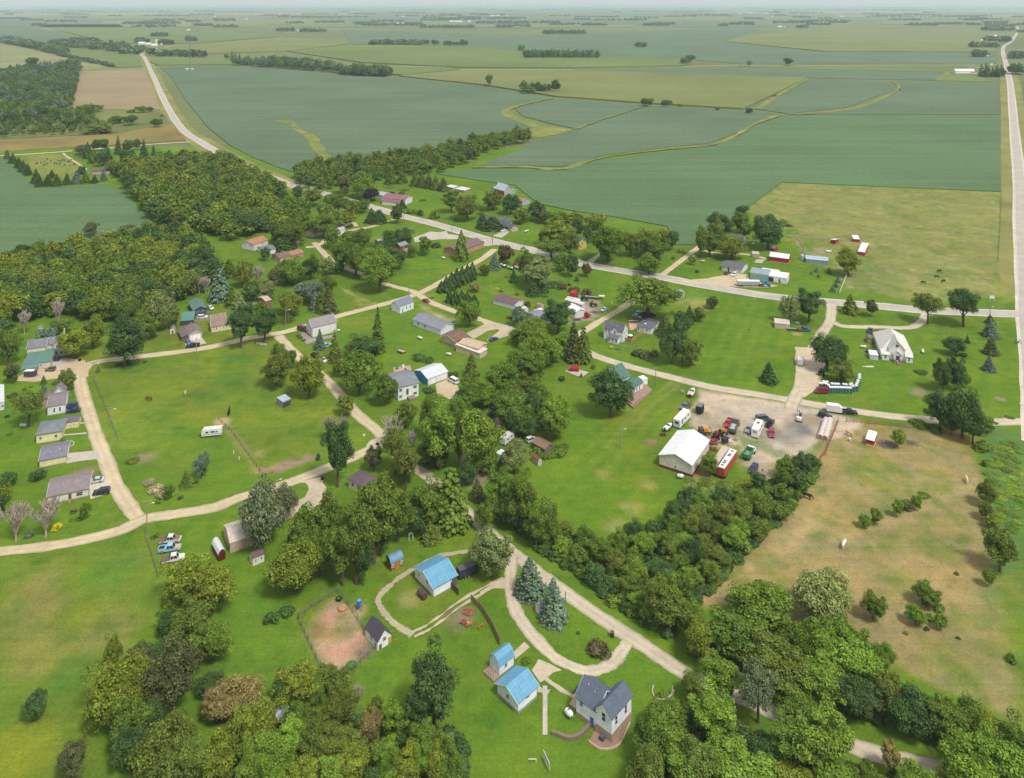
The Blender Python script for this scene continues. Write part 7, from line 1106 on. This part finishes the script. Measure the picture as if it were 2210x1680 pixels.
for a in (('large white propane tank beside the two-storey farmhouse',24,(1160,990),(1235,1060),'#e0e1e0',.62), ('white propane tank at the foot of the big shed',17,(1075,1090),(1145,1098),'#e0e1e0',.6), ('white propane tank on the lawn of the brick house',5,(1738,1198),(1770,1204)), ('white propane tank by the bean field trees',6,(460,618),(503,602)), ('white propane tank with weedy end near tan block house',11,(180,885),(232,902)), ('white propane tank below the tan lean-to house',11,(478,1058),(532,1068)), ('white propane tank left of the church shed',13,(515,570),(578,572)), ('white upright-looking propane tank right of the church',13,(1162,632),(1162,600)), ('grey propane tank beside yellow hip-roofed house',9,(203,1528),(278,1530),'#b4bcc2'), ('white propane tank by the grey-roofed barnyard house',7,(883,752),(905,738)), ('grey propane tank at the farm lane',7,(348,922),(396,925),'#b9c2c8'), ('tiny propane tank behind the tall hall',10,(1425,960),(1445,950))): tank(*a)
p, an, L = place(22, (1370,838), (1300,770)); r = thing('fuel_drum', 'big rusty brown drum tank in front of the blue-roofed barn', 'tank', p, an); part(MB().tube((-1.3,0,.85), (1.3,0,.85), .75, .75, 16), 'drum', M('#5b4440', 'metal'), r, smooth=False); part(MB().box(-.9,-.6,0,-.7,.6,.3).box(.7,-.6,0,.9,.6,.3), 'cradle', BLACK, r)
# round bales
bm = MB().tube((0,-.75,.75), (0,.75,.75), .75, .75, 16); bme = bpy.data.meshes.new('hay_bale'); bme.from_pydata(bm.v, [], bm.f); bme.materials.append(M('#cfc5ba', 'gravel')); 
end_ = MB().tube((0,-.765,.75), (0,-.75,.75), .62, .62, 14); ebm = bpy.data.meshes.new('hay_end'); ebm.from_pydata(end_.v, [], end_.f); ebm.materials.append(M('#8f7560', 'gravel'))
for row, (a, b) in (('left', ((1870,815),(1925,655))), ('right', ((1920,828),(1968,660)))):
    A, B = g(18, *a), g(18, *b); n = 7; an = math.atan2((B-A).y, (B-A).x)-math.pi/2
    for i in range(n):
        p = A+(B-A)*i/(n-1); o = bpy.data.objects.new('hay_bale', bme); COL.objects.link(o); o.location = (p.x, p.y, .02); o.rotation_euler = (0, 0, an+random.Random(i).uniform(-.06, .06)); k = max(1, (B-A).length/(n-1)/1.58); o.scale = (k, k*.98, k)
        tag(o, f'white-wrapped round hay bale in the {row} row by the rusty fence', 'hay bale', f'round bales in the {row} row'); e = bpy.data.objects.new('hay_end', ebm); COL.objects.link(e); e.parent = o
# portable toilets
def potty():
    r = thing('portable_toilet', '', 'toilet', (0,0,0), 0, 'portable toilets in storage'); part(MB().box(-.55,-.55,.02,.55,.55,2.0), 'cabin', M('#1f5350', 'siding'), r); part(MB().prism([(-.6,2.0),(-.5,2.25),(.5,2.25),(.6,2.0)], -.6, .6), 'roof', M('#e0e1e1'), r); part(MB().box(-.4,-.57,.1,.4,-.555,1.9), 'door', M('#235f5a'), r); c = MB(); [c.box(sx*.56-.03,-.58,.02,sx*.56+.03,-.552,2.0) for sx in (-1,1)]; part(c, 'corner_trim', M('#9fc0b4'), r); part(MB().tube((.35,.35,2.2),(.35,.35,2.5),.06), 'vent_pipe', WHITE, r); return r
P0 = potty(); KIDS[P0.name] = list(P0.children); first = True
spots = [(x, y, 'front row') for x, y in ((748,735),(852,735),(958,736),(1062,738),(1165,742),(1278,747),(1390,752),(1490,755))]+[(x, y, 'back rows') for x, y in ((372,585),(480,575),(590,600),(675,650),(500,520),(620,530),(815,600),(930,610),(1045,610),(1250,620),(1340,630),(1500,640),(1590,690),(1540,600))]+[(x, y, 'right-hand column') for x, y in ((1715,668),(1740,600),(1770,530),(1790,470),(1830,390),(1835,320),(1845,250))]
for x, y, wh in spots:
    p = g(33, x, y); lab = f'green portable toilet with white roof in the {wh}'
    if first: P0.location = (p.x, p.y, .03); P0['label'] = lab; first = False
    else: dup(P0, (p.x, p.y, .03), random.Random(x).uniform(-.12, .12), lab)
# fences
def fence(name, label, t, line, h, kind, col, gap=2.6):
    P = [g(t, *q) for q in line]; o = P[0].copy(); r = thing(name, label, 'fence', o); pm = MB(); rails = MB(); np_ = 0
    for a, b in zip(P[:-1], P[1:]):
        k = max(1, round((b-a).length/gap)); d = (b-a).normalized(); n = Vector((-d.y, d.x, 0))*.05
        for i in range(k+1 if b is P[-1] else k):
            q = a+(b-a)*i/k-o; np_ += 1
            if np_ <= 40: part(MB().box(q.x-.07, q.y-.07, -.1, q.x+.07, q.y+.07, h+.08), 'post', M(col), r)
            else: pm.box(q.x-.07, q.y-.07, -.1, q.x+.07, q.y+.07, h+.08)
        a0, b0 = a-o, b-o
        def plank(z0, z1, th=.03):
            v = [a0+n*(th/.05), b0+n*(th/.05), b0-n*(th/.05), a0-n*(th/.05)]; rails.add([(p.x, p.y, z0) for p in v]+[(p.x, p.y, z1) for p in v], [(0,3,2,1),(4,5,6,7),(0,1,5,4),(1,2,6,5),(2,3,7,6),(3,0,4,7)])
        if kind == 'board': plank(.05, h)
        elif kind == 'rail': [plank(h*z-.07, h*z+.07) for z in (.35, .65, .95)]
        elif kind == 'pipe': [plank(h*z-.04, h*z+.04) for z in (.5, .95)]
        else: [plank(h*z-.012, h*z+.012, .012) for z in (.1,.25,.4,.55,.7,.85,.98)]
    part(rails, 'panel' if kind == 'board' else 'rail', M(col, 'board' if kind == 'board' else 'plain'), r)
    if pm.v: part(pm, 'further_posts', M(col), r)['kind'] = 'stuff'
for a in (('board_fence','weathered board fence beside the log pile',22,((1840,835),(1960,960),(2060,1120),(2140,1300)),1.6,'board','#8a7765'), ('board_fence','orange-brown board fence round the white farmhouse deck',34,((770,1380),(1005,1455),(1390,1140)),1.3,'board','#b07f58'), ('picket_fence','short white panel fence under the dark street trees',10,((585,1085),(690,1105)),1.1,'rail','#c9d0cc'), ('rail_fence','rust-red pipe fence along the round bales',18,((2055,645),(2020,740),(1960,880),(1920,985),(1870,1030)),1.4,'rail','#8d4f38'), ('rail_fence','rust-brown fence along the top of horse pasture',19,((370,90),(600,110),(900,140),(1060,160)),1.2,'rail','#8a6248'), ('rail_fence','white fence below the yellow-green barnyard tree',7,((1872,1050),(1790,1250)),1.2,'rail','#cfccc4'), ('rail_fence','grey rail fence round the corral with the red shelters',7,((1210,660),(1340,665),(1430,790),(1415,865)),1.3,'rail','#a59a8c'), ('rail_fence','long grey rail fence between corral and pasture',7,((1340,668),(1700,695),(1850,700),(2050,720)),1.3,'rail','#a59a8c'), ('rail_fence','short grey fence from corral to grey metal barn',7,((1790,695),(1750,760),(1665,865)),1.3,'rail','#a59a8c'),
  ('wire_fence','wire mesh fence round the bare dog run',22,((50,1030),(200,900),(460,745),(560,880),(720,1120),(850,1340),(620,1560),(560,1600)),1.4,'mesh','#6f746f'), ('wire_fence','wire fence down the left side of the dog run',22,((50,1030),(150,1250),(280,1530)),1.4,'mesh','#6f746f'), ('wire_fence','wire fence between the lawn and the horse paddock',15,((195,350),(330,480),(585,830),(650,930),(760,900)),1.1,'pipe','#75695c'), ('wire_fence','wire fence on the left edge of horse paddock',9,((975,1050),(1060,1250),(1150,1470),(1220,1650)),1.1,'mesh','#8a7f70'), ('wire_fence','weedy wire fence beside the parked old trucks',14,((1500,1150),(1545,1250),(1590,1400),(1640,1560)),1.1,'mesh','#7b7766'), ('board_fence','grey board fence beside the flat green-roofed building',9,((2010,440),(2210,410)),1.2,'board','#a0917d'), ('wire_fence','thin white wire fence round the white farmhouse garden',34,((235,1440),(320,1470),(1000,1640)),1.0,'mesh','#9fb0a5'), ('wire_fence','wire fence along the church highway verge',8,((1690,930),(1730,200)),1.2,'pipe','#7a6d5c')): fence(*a)
# stone and log features
def heap(name, label, cat, t, x, y, wd, n, col, kind='log', seed=1, hgt=.8):
    R = random.Random(seed); p = g(t, x, y); s = ppm(t, y); rr = wd/s/2; mb = MB()
    for i in range(n):
        a, d = R.uniform(0, 6.28), rr*math.sqrt(R.random()); x0, y0 = d*math.cos(a), d*math.sin(a)*.8; z = R.uniform(.05, hgt)*(1-d/rr*.7); b = R.uniform(0, 6.28); L = R.uniform(.25, .6) if kind == 'log' else R.uniform(.8, 2.2)
        mb.tube((x0-math.cos(b)*L, y0-math.sin(b)*L, z), (x0+math.cos(b)*L, y0+math.sin(b)*L, z+R.uniform(-.15, .25)), .12 if kind == 'log' else .04, .1 if kind == 'log' else .015, 6 if kind == 'log' else 4)
    o = mb.build(name, M(col, 'plain', .95)); o.location = (p.x, p.y, 0); return tag(o, label, cat)
heap('log_pile','pile of split reddish logs beside the weathered board fence','log pile',22,1820,960,110,130,'#94644c'); heap('log_pile','smaller scatter of logs at the log pile foot','log pile',22,1765,1070,60,30,'#8a5a44', seed=3); heap('brush_pile','grey brush pile left of the yellow-green bush','brush pile',19,790,330,150,150,'#8b7d78','twig',4); heap('brush_pile','small grey brush pile right of the yellow-green bush','brush pile',19,1040,310,80,60,'#877a74','twig',5)
heap('lumber_heap','scattered pinkish boards on the lawn beside big shed','lumber',17,800,720,110,60,'#b7917c','twig',6,.3); heap('scrap_heap','heap of brown scrap behind the red pickup','scrap',38,480,1330,240,60,'#6f4c3c','twig',7,.6); heap('scrap_heap','heap of machinery scrap between pickup and silver car','scrap',38,1250,1020,300,70,'#857a70','twig',8,.7); heap('scrap_heap','red rotary scrap in front of the red pickup','scrap',38,850,1250,200,40,'#9a3f3c','twig',9,.6); heap('scrap_heap','rusty scrap at the corner of the big shed','scrap',31,1130,1080,140,50,'#7d5238','twig',10,.6); heap('brush_pile','low brush and stones beside the sunken pen','brush pile',22,720,1400,90,40,'#9a8a76','twig',11,.3)
heap('manure_heap','dark earth heap beside the big barnyard tree','heap',7,1255,550,90,200,'#54443f','log',12,1.3); heap('soil_heap','reddish soil heap beside the far field road','heap',3,942,414,36,60,'#a86a58','twig',13,3); heap('soil_heap','tan straw heap in the upper pasture','heap',8,505,995,70,80,'#b89c7c','twig',14,.6); heap('rubble_heap','pale rubble scattered in the weeds below the yard','rubble',17,1690,1270,110,60,'#b5a693','log',15,.4)
for i, (x, y, w_, n_, c_, k_) in enumerate(((1330,700,120,40,'#7d5a40','twig'),(1290,640,90,30,'#a0622e','twig'),(1180,760,110,40,'#6a4638','twig'),(1520,900,90,24,'#8a8278','twig'),(1620,960,140,30,'#b5a48c','log'),(1750,820,90,24,'#9c8f7c','log'),(1020,640,80,30,'#5a4a40','twig'),(1210,930,130,40,'#6b6158','log'),(1550,760,80,20,'#8f8474','log'))): heap('scrap_heap', f'low heap of {("rusty scrap","orange scrap","brown scrap","grey scrap","pale rubble","broken stone","dark scrap","black scrap","grey stone")[i]} in the clutter behind the big shed', 'scrap', 31, x, y, w_, n_, c_, k_, 40+i, .7)
# low curved stone wall and garden bed
def wall_line(name, label, t, line, h, th, col):
    P = smooth_line([g(t, *q) for q in line], 5); mb = MB(); o = P[0].copy()
    for a, b in zip(P[:-1], P[1:]):
        d = (b-a).normalized(); n = Vector((-d.y, d.x, 0))*th/2; v = [a-o+n, b-o+n, b-o-n, a-o-n]; mb.add([(p.x,p.y,-.1) for p in v]+[(p.x,p.y,h) for p in v], [(4,5,6,7),(0,1,5,4),(2,3,7,6),(1,2,6,5),(3,0,4,7)])
    q = mb.build(name, M(col, 'gravel', .95)); q.location = o; return tag(q, label, 'wall')
wall_line('stone_wall','curved dry-stone wall ending at the blue basement door',24,((1020,1200),(1080,1215),(1180,1255),(1280,1240),(1370,1170),(1420,1100)),.7,.7,'#7d7060'); wall_line('bed_edging','ring of pale stones round the garden bed by white farmhouse',24,((2075,700),(2062,760),(2090,830),(2140,850),(2200,845),(2260,800),(2290,750)),.25,.25,'#b3a58e'); wall_line('bed_edging','stone ring of the round flower bed near yellow hip-roofed house',14,((668,180),(690,203),(720,208),(755,198),(765,175),(740,155),(700,153),(672,168),(668,180)),.25,.25,'#bdb2a2'); wall_line('patio_edging','pale stone edging round the brick patio',24,((1400,1275),(1440,1312),(1530,1360),(1650,1352),(1735,1295),(1790,1180),(1830,1085)),.3,.25,'#b59f84')
st = thing('statue', 'pale stone statue standing in the garden bed', 'statue', g(24, 2268, 780)); part(MB().box(-.35,-.35,0,.35,.35,.5), 'plinth', M('#9a8e7e','concrete'), st); part(MB().tube((0,0,.5),(0,0,1.3),.3,.18,8).tube((0,0,1.3),(0,0,1.6),.14,.12,8), 'figure', M('#b3a795','concrete'), st)
# miscellaneous
def simple(name, label, cat, t, x, y, parts, rz=0):
    r = thing(name, label, cat, g(t, x, y)+Vector((0,0,.02)), rz)
    for nm, mb, mat in parts: part(mb, nm, mat, r)
    return r
def bench_mb():
    return (('table_top', MB().box(-.9,-.38,.7,.9,.38,.76), None), ('bench', MB().box(-.9,.55,.42,.9,.8,.47), None), ('bench', MB().box(-.9,-.8,.42,.9,-.55,.47), None), ('frame', MB().box(-.7,-.7,0,-.62,.7,.7).box(.62,-.7,0,.7,.7,.7), None))
for lab, t, x, y, c in (('dark red picnic table in front of the grey ranch house',14,765,890,'#6b4348'), ('white picnic table by the tan garage',7,1357,1560,'#c9d2c9'), ('dark picnic table on the drop of the big shed lawn',17,930,645,'#5a4a3c')): simple('picnic_table', lab, 'picnic table', t, x, y, [(n, m, M(c,'board')) for n, m, _ in bench_mb()], .15)
bar = MB().prism([(math.cos(math.pi*i/10)*1.25, .5+1.0*math.sin(math.pi*i/10)+.6) for i in range(11)]+[(-1.1,.4),(1.1,.4)], -1.9, 1.9, 'x')
simple('barrel_sauna', 'red barrel-roofed sauna hut on a concrete pad', 'hut', 11, 1805, 1218, [('barrel', bar, M('#a3242f','metal')), ('end_panel', MB().box(1.905,-.9,.45,1.95,.9,1.6), M('#d08a1e')), ('base', MB().box(-1.9,-.9,.02,1.9,.9,.4), M('#8c6a4e','board')), ('chimney', MB().tube((.6,0,1.9),(.6,0,2.7),.1), BLACK)], -.1)
ring = MB(); [ring.tube((0, s-.0, 0), (0, s, 1.5), .05) for s in (-.55,.55)]; [ring.tube((0,-.55*math.cos(math.pi*i/8),1.5+.6*math.sin(math.pi*i/8)), (0,-.55*math.cos(math.pi*(i+1)/8),1.5+.6*math.sin(math.pi*(i+1)/8)), .05) for i in range(8)]; r2 = MB(); r2.v = [(x+.55,y,z) for x,y,z in ring.v]; r2.f = list(ring.f); r2.mi = [0]*len(ring.f); sl_ = MB(); [sl_.box(-.02,s*.55-.02,z,.57,s*.55+.02,z+.05) for z in (.4,.8,1.2) for s in (-1,1)]
simple('garden_arch', 'white garden arch behind the wooden cabin', 'arch', 22, 1220, 222, [('front_hoop', ring, WHITE), ('back_hoop', r2, WHITE), ('slats', sl_, WHITE)], 1.9)
simple('feed_tank', 'bright blue feed bin on legs beside the dog run', 'feeder', 22, 680, 930, [('bin', MB().tube((0,0,1.0),(0,0,2.3),.55,.55,12), M('#1f6fd0','plain',.4)), ('hopper', MB().tube((0,0,.5),(0,0,1.0),.18,.55,12), M('#1b5fb5','plain',.4)), ('lid', MB().tube((0,0,2.3),(0,0,2.55),.5,.2,12), M('#5aa0e6'))]+[('leg', MB().tube((sx*.6,sy*.6,0),(sx*.4,sy*.4,1.1),.05), M('#8a3a30')) for sx in (-1,1) for sy in (-1,1)])
simple('fire_ring', 'round tan steel fire ring in the dog run corner', 'ring', 22, 510, 920, [('ring', MB().tube((0,0,0),(0,0,.35),1.2,1.2,18), M('#9a7c58')), ('ash', MB().tube((0,0,.352),(0,0,.36),1.0,1.0,16), M('#b08c5e','gravel'))]); simple('tyre', 'dark tractor tyre lying at the top of the dog run', 'tyre', 22, 470, 830, [('tread', MB().tube((0,0,0),(0,0,.4),.75,.75,14), TYRE), ('hole', MB().tube((0,0,.402),(0,0,.41),.4,.4,12), M('#7b5d47'))])
simple('water_ring', 'half-buried dark culvert ring at the bottom of dog run', 'ring', 22, 600, 1520, [('ring', MB().tube((0,0,0),(0,0,.5),1.1,1.1,16), M('#4b3a30')), ('weeds', MB().tube((0,0,.502),(0,0,.51),.9,.9,14), M('#3f7a2c','gravel'))])
simple('log_splitter', 'orange log splitter on the grass below log pile', 'machine', 22, 1820, 1105, [('frame', MB().box(-.9,-.25,.4,.9,.25,.65), M('#b5672f')), ('engine', MB().box(-.6,-.35,.65,0,.35,1.1), M('#c9803f'))], .6); simple('sawhorse', 'orange sawhorse near the board fence', 'sawhorse', 22, 1940, 1130, [('beam', MB().box(-.7,-.08,.8,.7,.08,.95), M('#c9642a')), ('legs', MB().tube((-.6,-.4,0),(-.6,0,.85),.06).tube((-.6,.4,0),(-.6,0,.85),.06).tube((.6,-.4,0),(.6,0,.85),.06).tube((.6,.4,0),(.6,0,.85),.06), M('#b5562a'))], .9)
simple('lattice_panel', 'tall white lattice panel standing on the bottom lawn', 'panel', 24, 965, 1530, [('frame', MB().box(-1.5,-.04,.4,1.5,.04,.52).box(-1.5,-.04,1.7,1.5,.04,1.82).box(-1.5,-.04,.52,-1.38,.04,1.7).box(1.38,-.04,.52,1.5,.04,1.7), WHITE), ('sheet', MB().box(-1.38,-.02,.52,1.38,.02,1.7), M('#c9c9b8','board')), ('legs', MB().box(-1.3,-.05,0,-1.2,.05,.4).box(1.2,-.05,0,1.3,.05,.4), POLE)], 1.95); simple('rail_bar', 'short white rail on the bottom lawn', 'rail', 24, 820, 1500, [('bar', MB().box(-.8,-.05,.7,.8,.05,.8), WHITE), ('post', MB().box(.65,-.05,0,.75,.05,.7), WHITE)])
for lab, t, x, y, c in (('dark refuse bin at the mouth of the circular drive',23,1370,935,'#43302e'), ('black refuse bin at the road fork apron',15,1268,965,'#2c2528'), ('dark refuse bin by the cream farmhouse street',9,825,842,'#1f1f22'), ('brown refuse bin at the workshop lane',34,240,890,'#3d2320'), ('dark burn barrel at the corner of the concrete pad',11,1878,1285,'#45312b')): simple('refuse_bin', lab, 'bin', t, x, y, [('bin', MB().prism([(-.35,0),(-.42,1.1),(.42,1.1),(.35,0)], -.4, .4), M(c)), ('lid', MB().box(-.45,-.45,1.104,.45,.45,1.2), M('#5d5350'))])
for lab, t, x, y in (('white two-legged notice board at the highway corner',13,1880,80),): simple('notice_board', lab, 'sign', t, x, y, [('panel', MB().box(-1.2,-.06,1.2,1.2,.06,2.6), WHITE), ('legs', MB().box(-1.15,-.05,0,-1.0,.05,1.2).box(1.0,-.05,0,1.15,.05,1.2), WHITE)])
for lab, t, x, y, c, w_ in (('yellow diamond warning sign on the right verge',19,2192,690,'#e0b51a',.5), ('yellow warning sign beside the upper highway',8,1857,830,'#e0b51a',.5), ('small green street sign at lower right corner',13,2172,1190,'#cfe0d4',.4), ('small green sign on the highway verge',8,1862,1330,'#bcd8c4',.4), ('white sign at the crossing of the lower street',15,1700,560,'#e2e4e2',.55)): simple('road_sign', lab, 'sign', t, x, y, [('post', MB().tube((0,0,0),(0,0,2.2),.05), STEEL), ('plate', MB().add([(0,-.06,1.4),(w_,-.06,1.4+w_),(0,-.06,1.4+2*w_),(-w_,-.06,1.4+w_),(0,-.03,1.4),(w_,-.03,1.4+w_),(0,-.03,1.4+2*w_),(-w_,-.03,1.4+w_)], [(0,1,2,3),(7,6,5,4),(0,4,5,1),(1,5,6,2),(2,6,7,3),(3,7,4,0)]), M(c))])
simple('gazebo_swing', 'green garden swing frame near the highway', 'swing', 13, 2145, 525, [('frame', MB().tube((-1,-.8,0),(-1,0,2),.07).tube((-1,.8,0),(-1,0,2),.07).tube((1,-.8,0),(1,0,2),.07).tube((1,.8,0),(1,0,2),.07).tube((-1,0,2),(1,0,2),.07), M('#4b6b3f')), ('seat', MB().box(-.7,-.3,.5,.7,.3,.58).box(-.7,.25,.58,.7,.3,1.1), M('#55754a','board'))])
simple('planks', 'two pale planks lying in the horse pasture', 'planks', 25, 1155, 140, [('plank', MB().box(-1.2,-.12,.0,1.2,.12,.1), M('#c2a188','board')), ('plank', MB().box(-.9,.7,.0,1.5,.94,.1), M('#c2a188','board'))], -.6); simple('blue_barrel', 'white-topped pale blue barrel in the horse corral', 'barrel', 19, 405, 290, [('barrel', MB().tube((0,0,0),(0,0,.8),.38,.38,12), M('#9fb0c8')), ('lid', MB().tube((0,0,.8),(0,0,1.1),.42,.3,12), WHITE)])
simple('stage_boards', 'two cream boards lying left of the church', 'boards', 13, 610, 762, [('board', MB().box(-1.6,-.55,0,1.6,.55,.08), M('#d8cfa8','board')), ('board', MB().box(-2.9,-.3,0,-1.8,.3,.08), M('#d3c9a0','board'))]); simple('hay_feeder', 'low pen with gravel and white tank behind split-level house', 'pen', 0, 868, 797, [('curb', MB().box(-3.5,-2.2,0,3.5,2.2,.12), M('#b39a86','gravel')), ('tank', MB().tube((.5,.8,.12),(.5,.8,1.2),.5,.5,10), WHITE), ('box', MB().box(-2.6,0,.12,-1.5,.9,.9), M('#5c6b52')), ('ring', MB().tube((1.2,-1,.12),(1.2,-1,.4),.5,.5,10), BLACK)], .25)
simple('storage_box', 'white storage cabin at the gable of the green-roofed house', 'shed', 12, 445, 1075, [('cabin', MB().box(-1.2,-1.4,0,1.2,1.4,2.3), M('#dadde0')), ('roof', MB().box(-1.3,-1.5,2.304,1.3,1.5,2.42), M('#e3e5e6'))], .5); simple('hot_tub', 'white-covered hot tub on the farmhouse deck', 'tub', 34, 975, 1310, [('tub', MB().tube((0,0,0),(0,0,.9),1.1,1.1,16), M('#5b4a66')), ('cover', MB().tube((0,0,.904),(0,0,1.05),1.15,1.1,16), M('#d9d6dc'))])
for lab, t, x, y in (('two white marker posts, left one on the trailer lawn',15,349,700),('white marker post nearer the lower street on trailer lawn',15,406,762),('white post at the workshop lane grass',38,1922,670),('white mailbox post at the church drive',13,1082,272)): simple('marker_post', lab.replace('two white marker posts, left one','white marker post higher up'), 'post', t, x, y, [('post', MB().box(-.12,-.12,0,.12,.12,1.1), WHITE)])
simple('kennel', 'pale doghouse under the oak beside the lawn chairs', 'doghouse', 18, 440, 345, [('hut', MB().prism([(-.6,0),(-.6,.7),(0,1.2),(.6,.7),(.6,0)], -.6, .6), M('#a89c8a')), ('hole', MB().box(-.25,-.62,.05,.25,-.604,.6), BLACK)]); simple('cattle_trough', 'white tank at the corral gate', 'tank', 7, 1680, 820, [('tank', MB().box(-1.4,-.9,.5,1.4,.9,1.0), M('#e2e4e6')), ('stand', MB().box(-1.2,-.7,0,1.2,.7,.5), M('#7c6a5a'))], -.3); simple('feed_bin', 'small grey feed silos at the left end of grey metal barn', 'silo', 7, 1405, 895, [('silo', MB().tube((0,0,0),(0,0,2.6),1.1,1.1,12).tube((0,0,2.6),(0,0,3.3),1.1,.2,12), M('#a9b3bc','metal'))])  # kennel hole is a black plate painted for the shade inside
# gravestones
gm = MB().box(-.45,-.12,0,.45,.12,.95); gme = bpy.data.meshes.new('gravestone'); gme.from_pydata(gm.v, [], gm.f); gme.materials.append(M('#4e4c4e','concrete')); GR = random.Random(3)
for i in range(34):
    x, y = (GR.uniform(300, 660), GR.uniform(342, 395)) if i < 26 else (GR.uniform(640, 720), GR.uniform(318, 340))
    o = bpy.data.objects.new('gravestone', gme); COL.objects.link(o); o.location = g(4, x, y); o.scale = (1.3, 1.3, GR.uniform(.8, 1.5)); tag(o, 'dark gravestone on the cemetery lawn', 'gravestone', 'gravestones')
# animals
def animal(name, label, cat, t, x, y, col, rz, k=1.0, head='graze', mane=None):
    r = thing(name, label, cat, g(t, x, y), rz); r.scale = (k,)*3; hx = (1.45, .55) if head == 'graze' else (1.25, 1.75)
    V_ = [(-.75,0,1.12),(-.3,0,1.08),(.25,0,1.05),(.7,0,1.15),(1.0,0,1.2 if head == 'graze' else 1.45),(hx[0]-.08,0,hx[1]+.2),(hx[0]+.2,0,hx[1]-.12)]; E = [(0,1),(1,2),(2,3),(3,4),(4,5),(5,6)]; Rd = [.3,.34,.36,.33,.2,.14,.09]
    def leg(j, x0, s, hind):
        b = len(V_); V_.extend([(x0,s*.18,.72),(x0+(.1 if hind else .02),s*.18,.62),(x0-(.08 if hind else 0),s*.18,.36),(x0,s*.18,.04)]); E.extend([(j,b),(b,b+1),(b+1,b+2),(b+2,b+3)]); Rd.extend([.17,.13,.07,.065])
    leg(0,-.75,1,True); leg(0,-.75,-1,True); leg(3,.65,1,False); leg(3,.65,-1,False); b = len(V_); V_.extend([(-1.02,0,1.05),(-1.1,0,.6)]); E.extend([(0,b),(b,b+1)]); Rd.extend([.08,.07])
    me = bpy.data.meshes.new('body'); me.from_pydata(V_, E, []); o = bpy.data.objects.new('body', me); COL.objects.link(o); o.parent = r; me.materials.append(M(col,'plain',.9)); md = o.modifiers.new('skin','SKIN'); me.skin_vertices or None
    for i, q in enumerate(Rd): me.skin_vertices[0].data[i].radius = (q, q)
    me.skin_vertices[0].data[1].use_root = True; md.use_smooth_shade = True; o.modifiers.new('sub','SUBSURF').levels = 1; o.modifiers['sub'].render_levels = 1
    if mane: part(MB().prism([(.75,1.35),(.8,1.55),(1.3,hx[1]+.5),(1.25,hx[1]+.3)], -.05, .05), 'mane', M(mane,'plain',.9), r)
    e = MB(); [e.tube((hx[0]-.1,s*.07,hx[1]+.28),(hx[0]-.12,s*.1,hx[1]+.45),.05,.01,5) for s in (-1,1)]; part(e, 'ears', M(col,'plain',.9), r)
for a in (('horse','brown horse grazing in the upper paddock','horse',9,1545,1252,'#6b4530',3.0,1.15,'graze','#3a2a20'), ('horse','pale pinto horse grazing right of the brown one','horse',9,1918,1198,'#b7a184',1.9,1.1,'graze','#d9d2c4'), ('horse','black horse in the middle of the paddock','horse',15,300,292,'#201a1a',1.8,1.2,'stand','#141212'), ('horse','golden horse eating at the corral','horse',19,400,235,'#c9a56c',-.9,1.2,'graze','#e2cfa4'), ('horse','white horse standing in the dry pasture','horse',19,345,1392,'#dcd5ca',.9,1.3,'graze','#d9d0c0'), ('horse','cream horse near the right pasture fence','horse',19,1615,712,'#d3b893',-1.9,1.2,'graze','#e6d5b5'), ('horse','dark brown horse beside the overgrown hedge','horse',18,1735,1438,'#2a1d19',-.6,1.2,'graze','#17100e'),
  ('cow','black cow highest in the upper pasture','cow',8,1068,1042,'#1c1818',.2,1.1,'graze'), ('cow','black cow second from top in the pasture','cow',8,1045,1102,'#1c1818',2.9,1.1,'graze'), ('cow','black cow farthest right in the pasture','cow',8,1112,1147,'#1c1818',.4,1.1,'graze'), ('cow','black cow lowest and farthest left in the pasture','cow',8,905,1163,'#1c1818',3.0,1.1,'graze')): animal(*a)
# ---- labels that several look-alikes share: tell a handful apart by their order, give larger sets one group
from collections import defaultdict
by = defaultdict(list)
for o in THINGS: by[o['label']].append(o)
ORD = ['leftmost', 'second', 'third', 'fourth', 'fifth', 'sixth', 'seventh', 'eighth', 'ninth', 'tenth']
for lab, os_ in by.items():
    n = len(os_)
    if n < 2: continue
    sx = lambda o: o.location.x/max(o.location.y, 1)
    os_.sort(key=sx)
    if n <= 8:
        for i, o in enumerate(os_):
            o['label'] = f'{ORD[i] if i == 0 else ("rightmost" if i == n-1 else ORD[i]+" from left")}: {lab}' if False else (f'leftmost {lab}' if i == 0 else f'rightmost {lab}' if i == n-1 else f'{lab}, {ORD[i]} from left')
            o['group'] = o.get('group') or lab
    else:
        for o in os_: o['group'] = lab
# ---------------------------------------------------------------- haze
hb = MB().box(-40000, -120, -1.5, 40000, 40000, 156)
hz = hb.build('haze', []); hz['kind'] = 'stuff'
hm = bpy.data.materials.new('haze'); hm.use_nodes = True; hn = hm.node_tree; hn.nodes.clear()
ho = hn.nodes.new('ShaderNodeOutputMaterial'); pv = hn.nodes.new('ShaderNodeVolumePrincipled')
pv.inputs['Color'].default_value = (.74, .88, 1.0, 1); pv.inputs['Density'].default_value = 0.62e-4; pv.inputs['Anisotropy'].default_value = 0.0
hn.links.new(pv.outputs[0], ho.inputs['Volume']); hz.data.materials.append(hm)
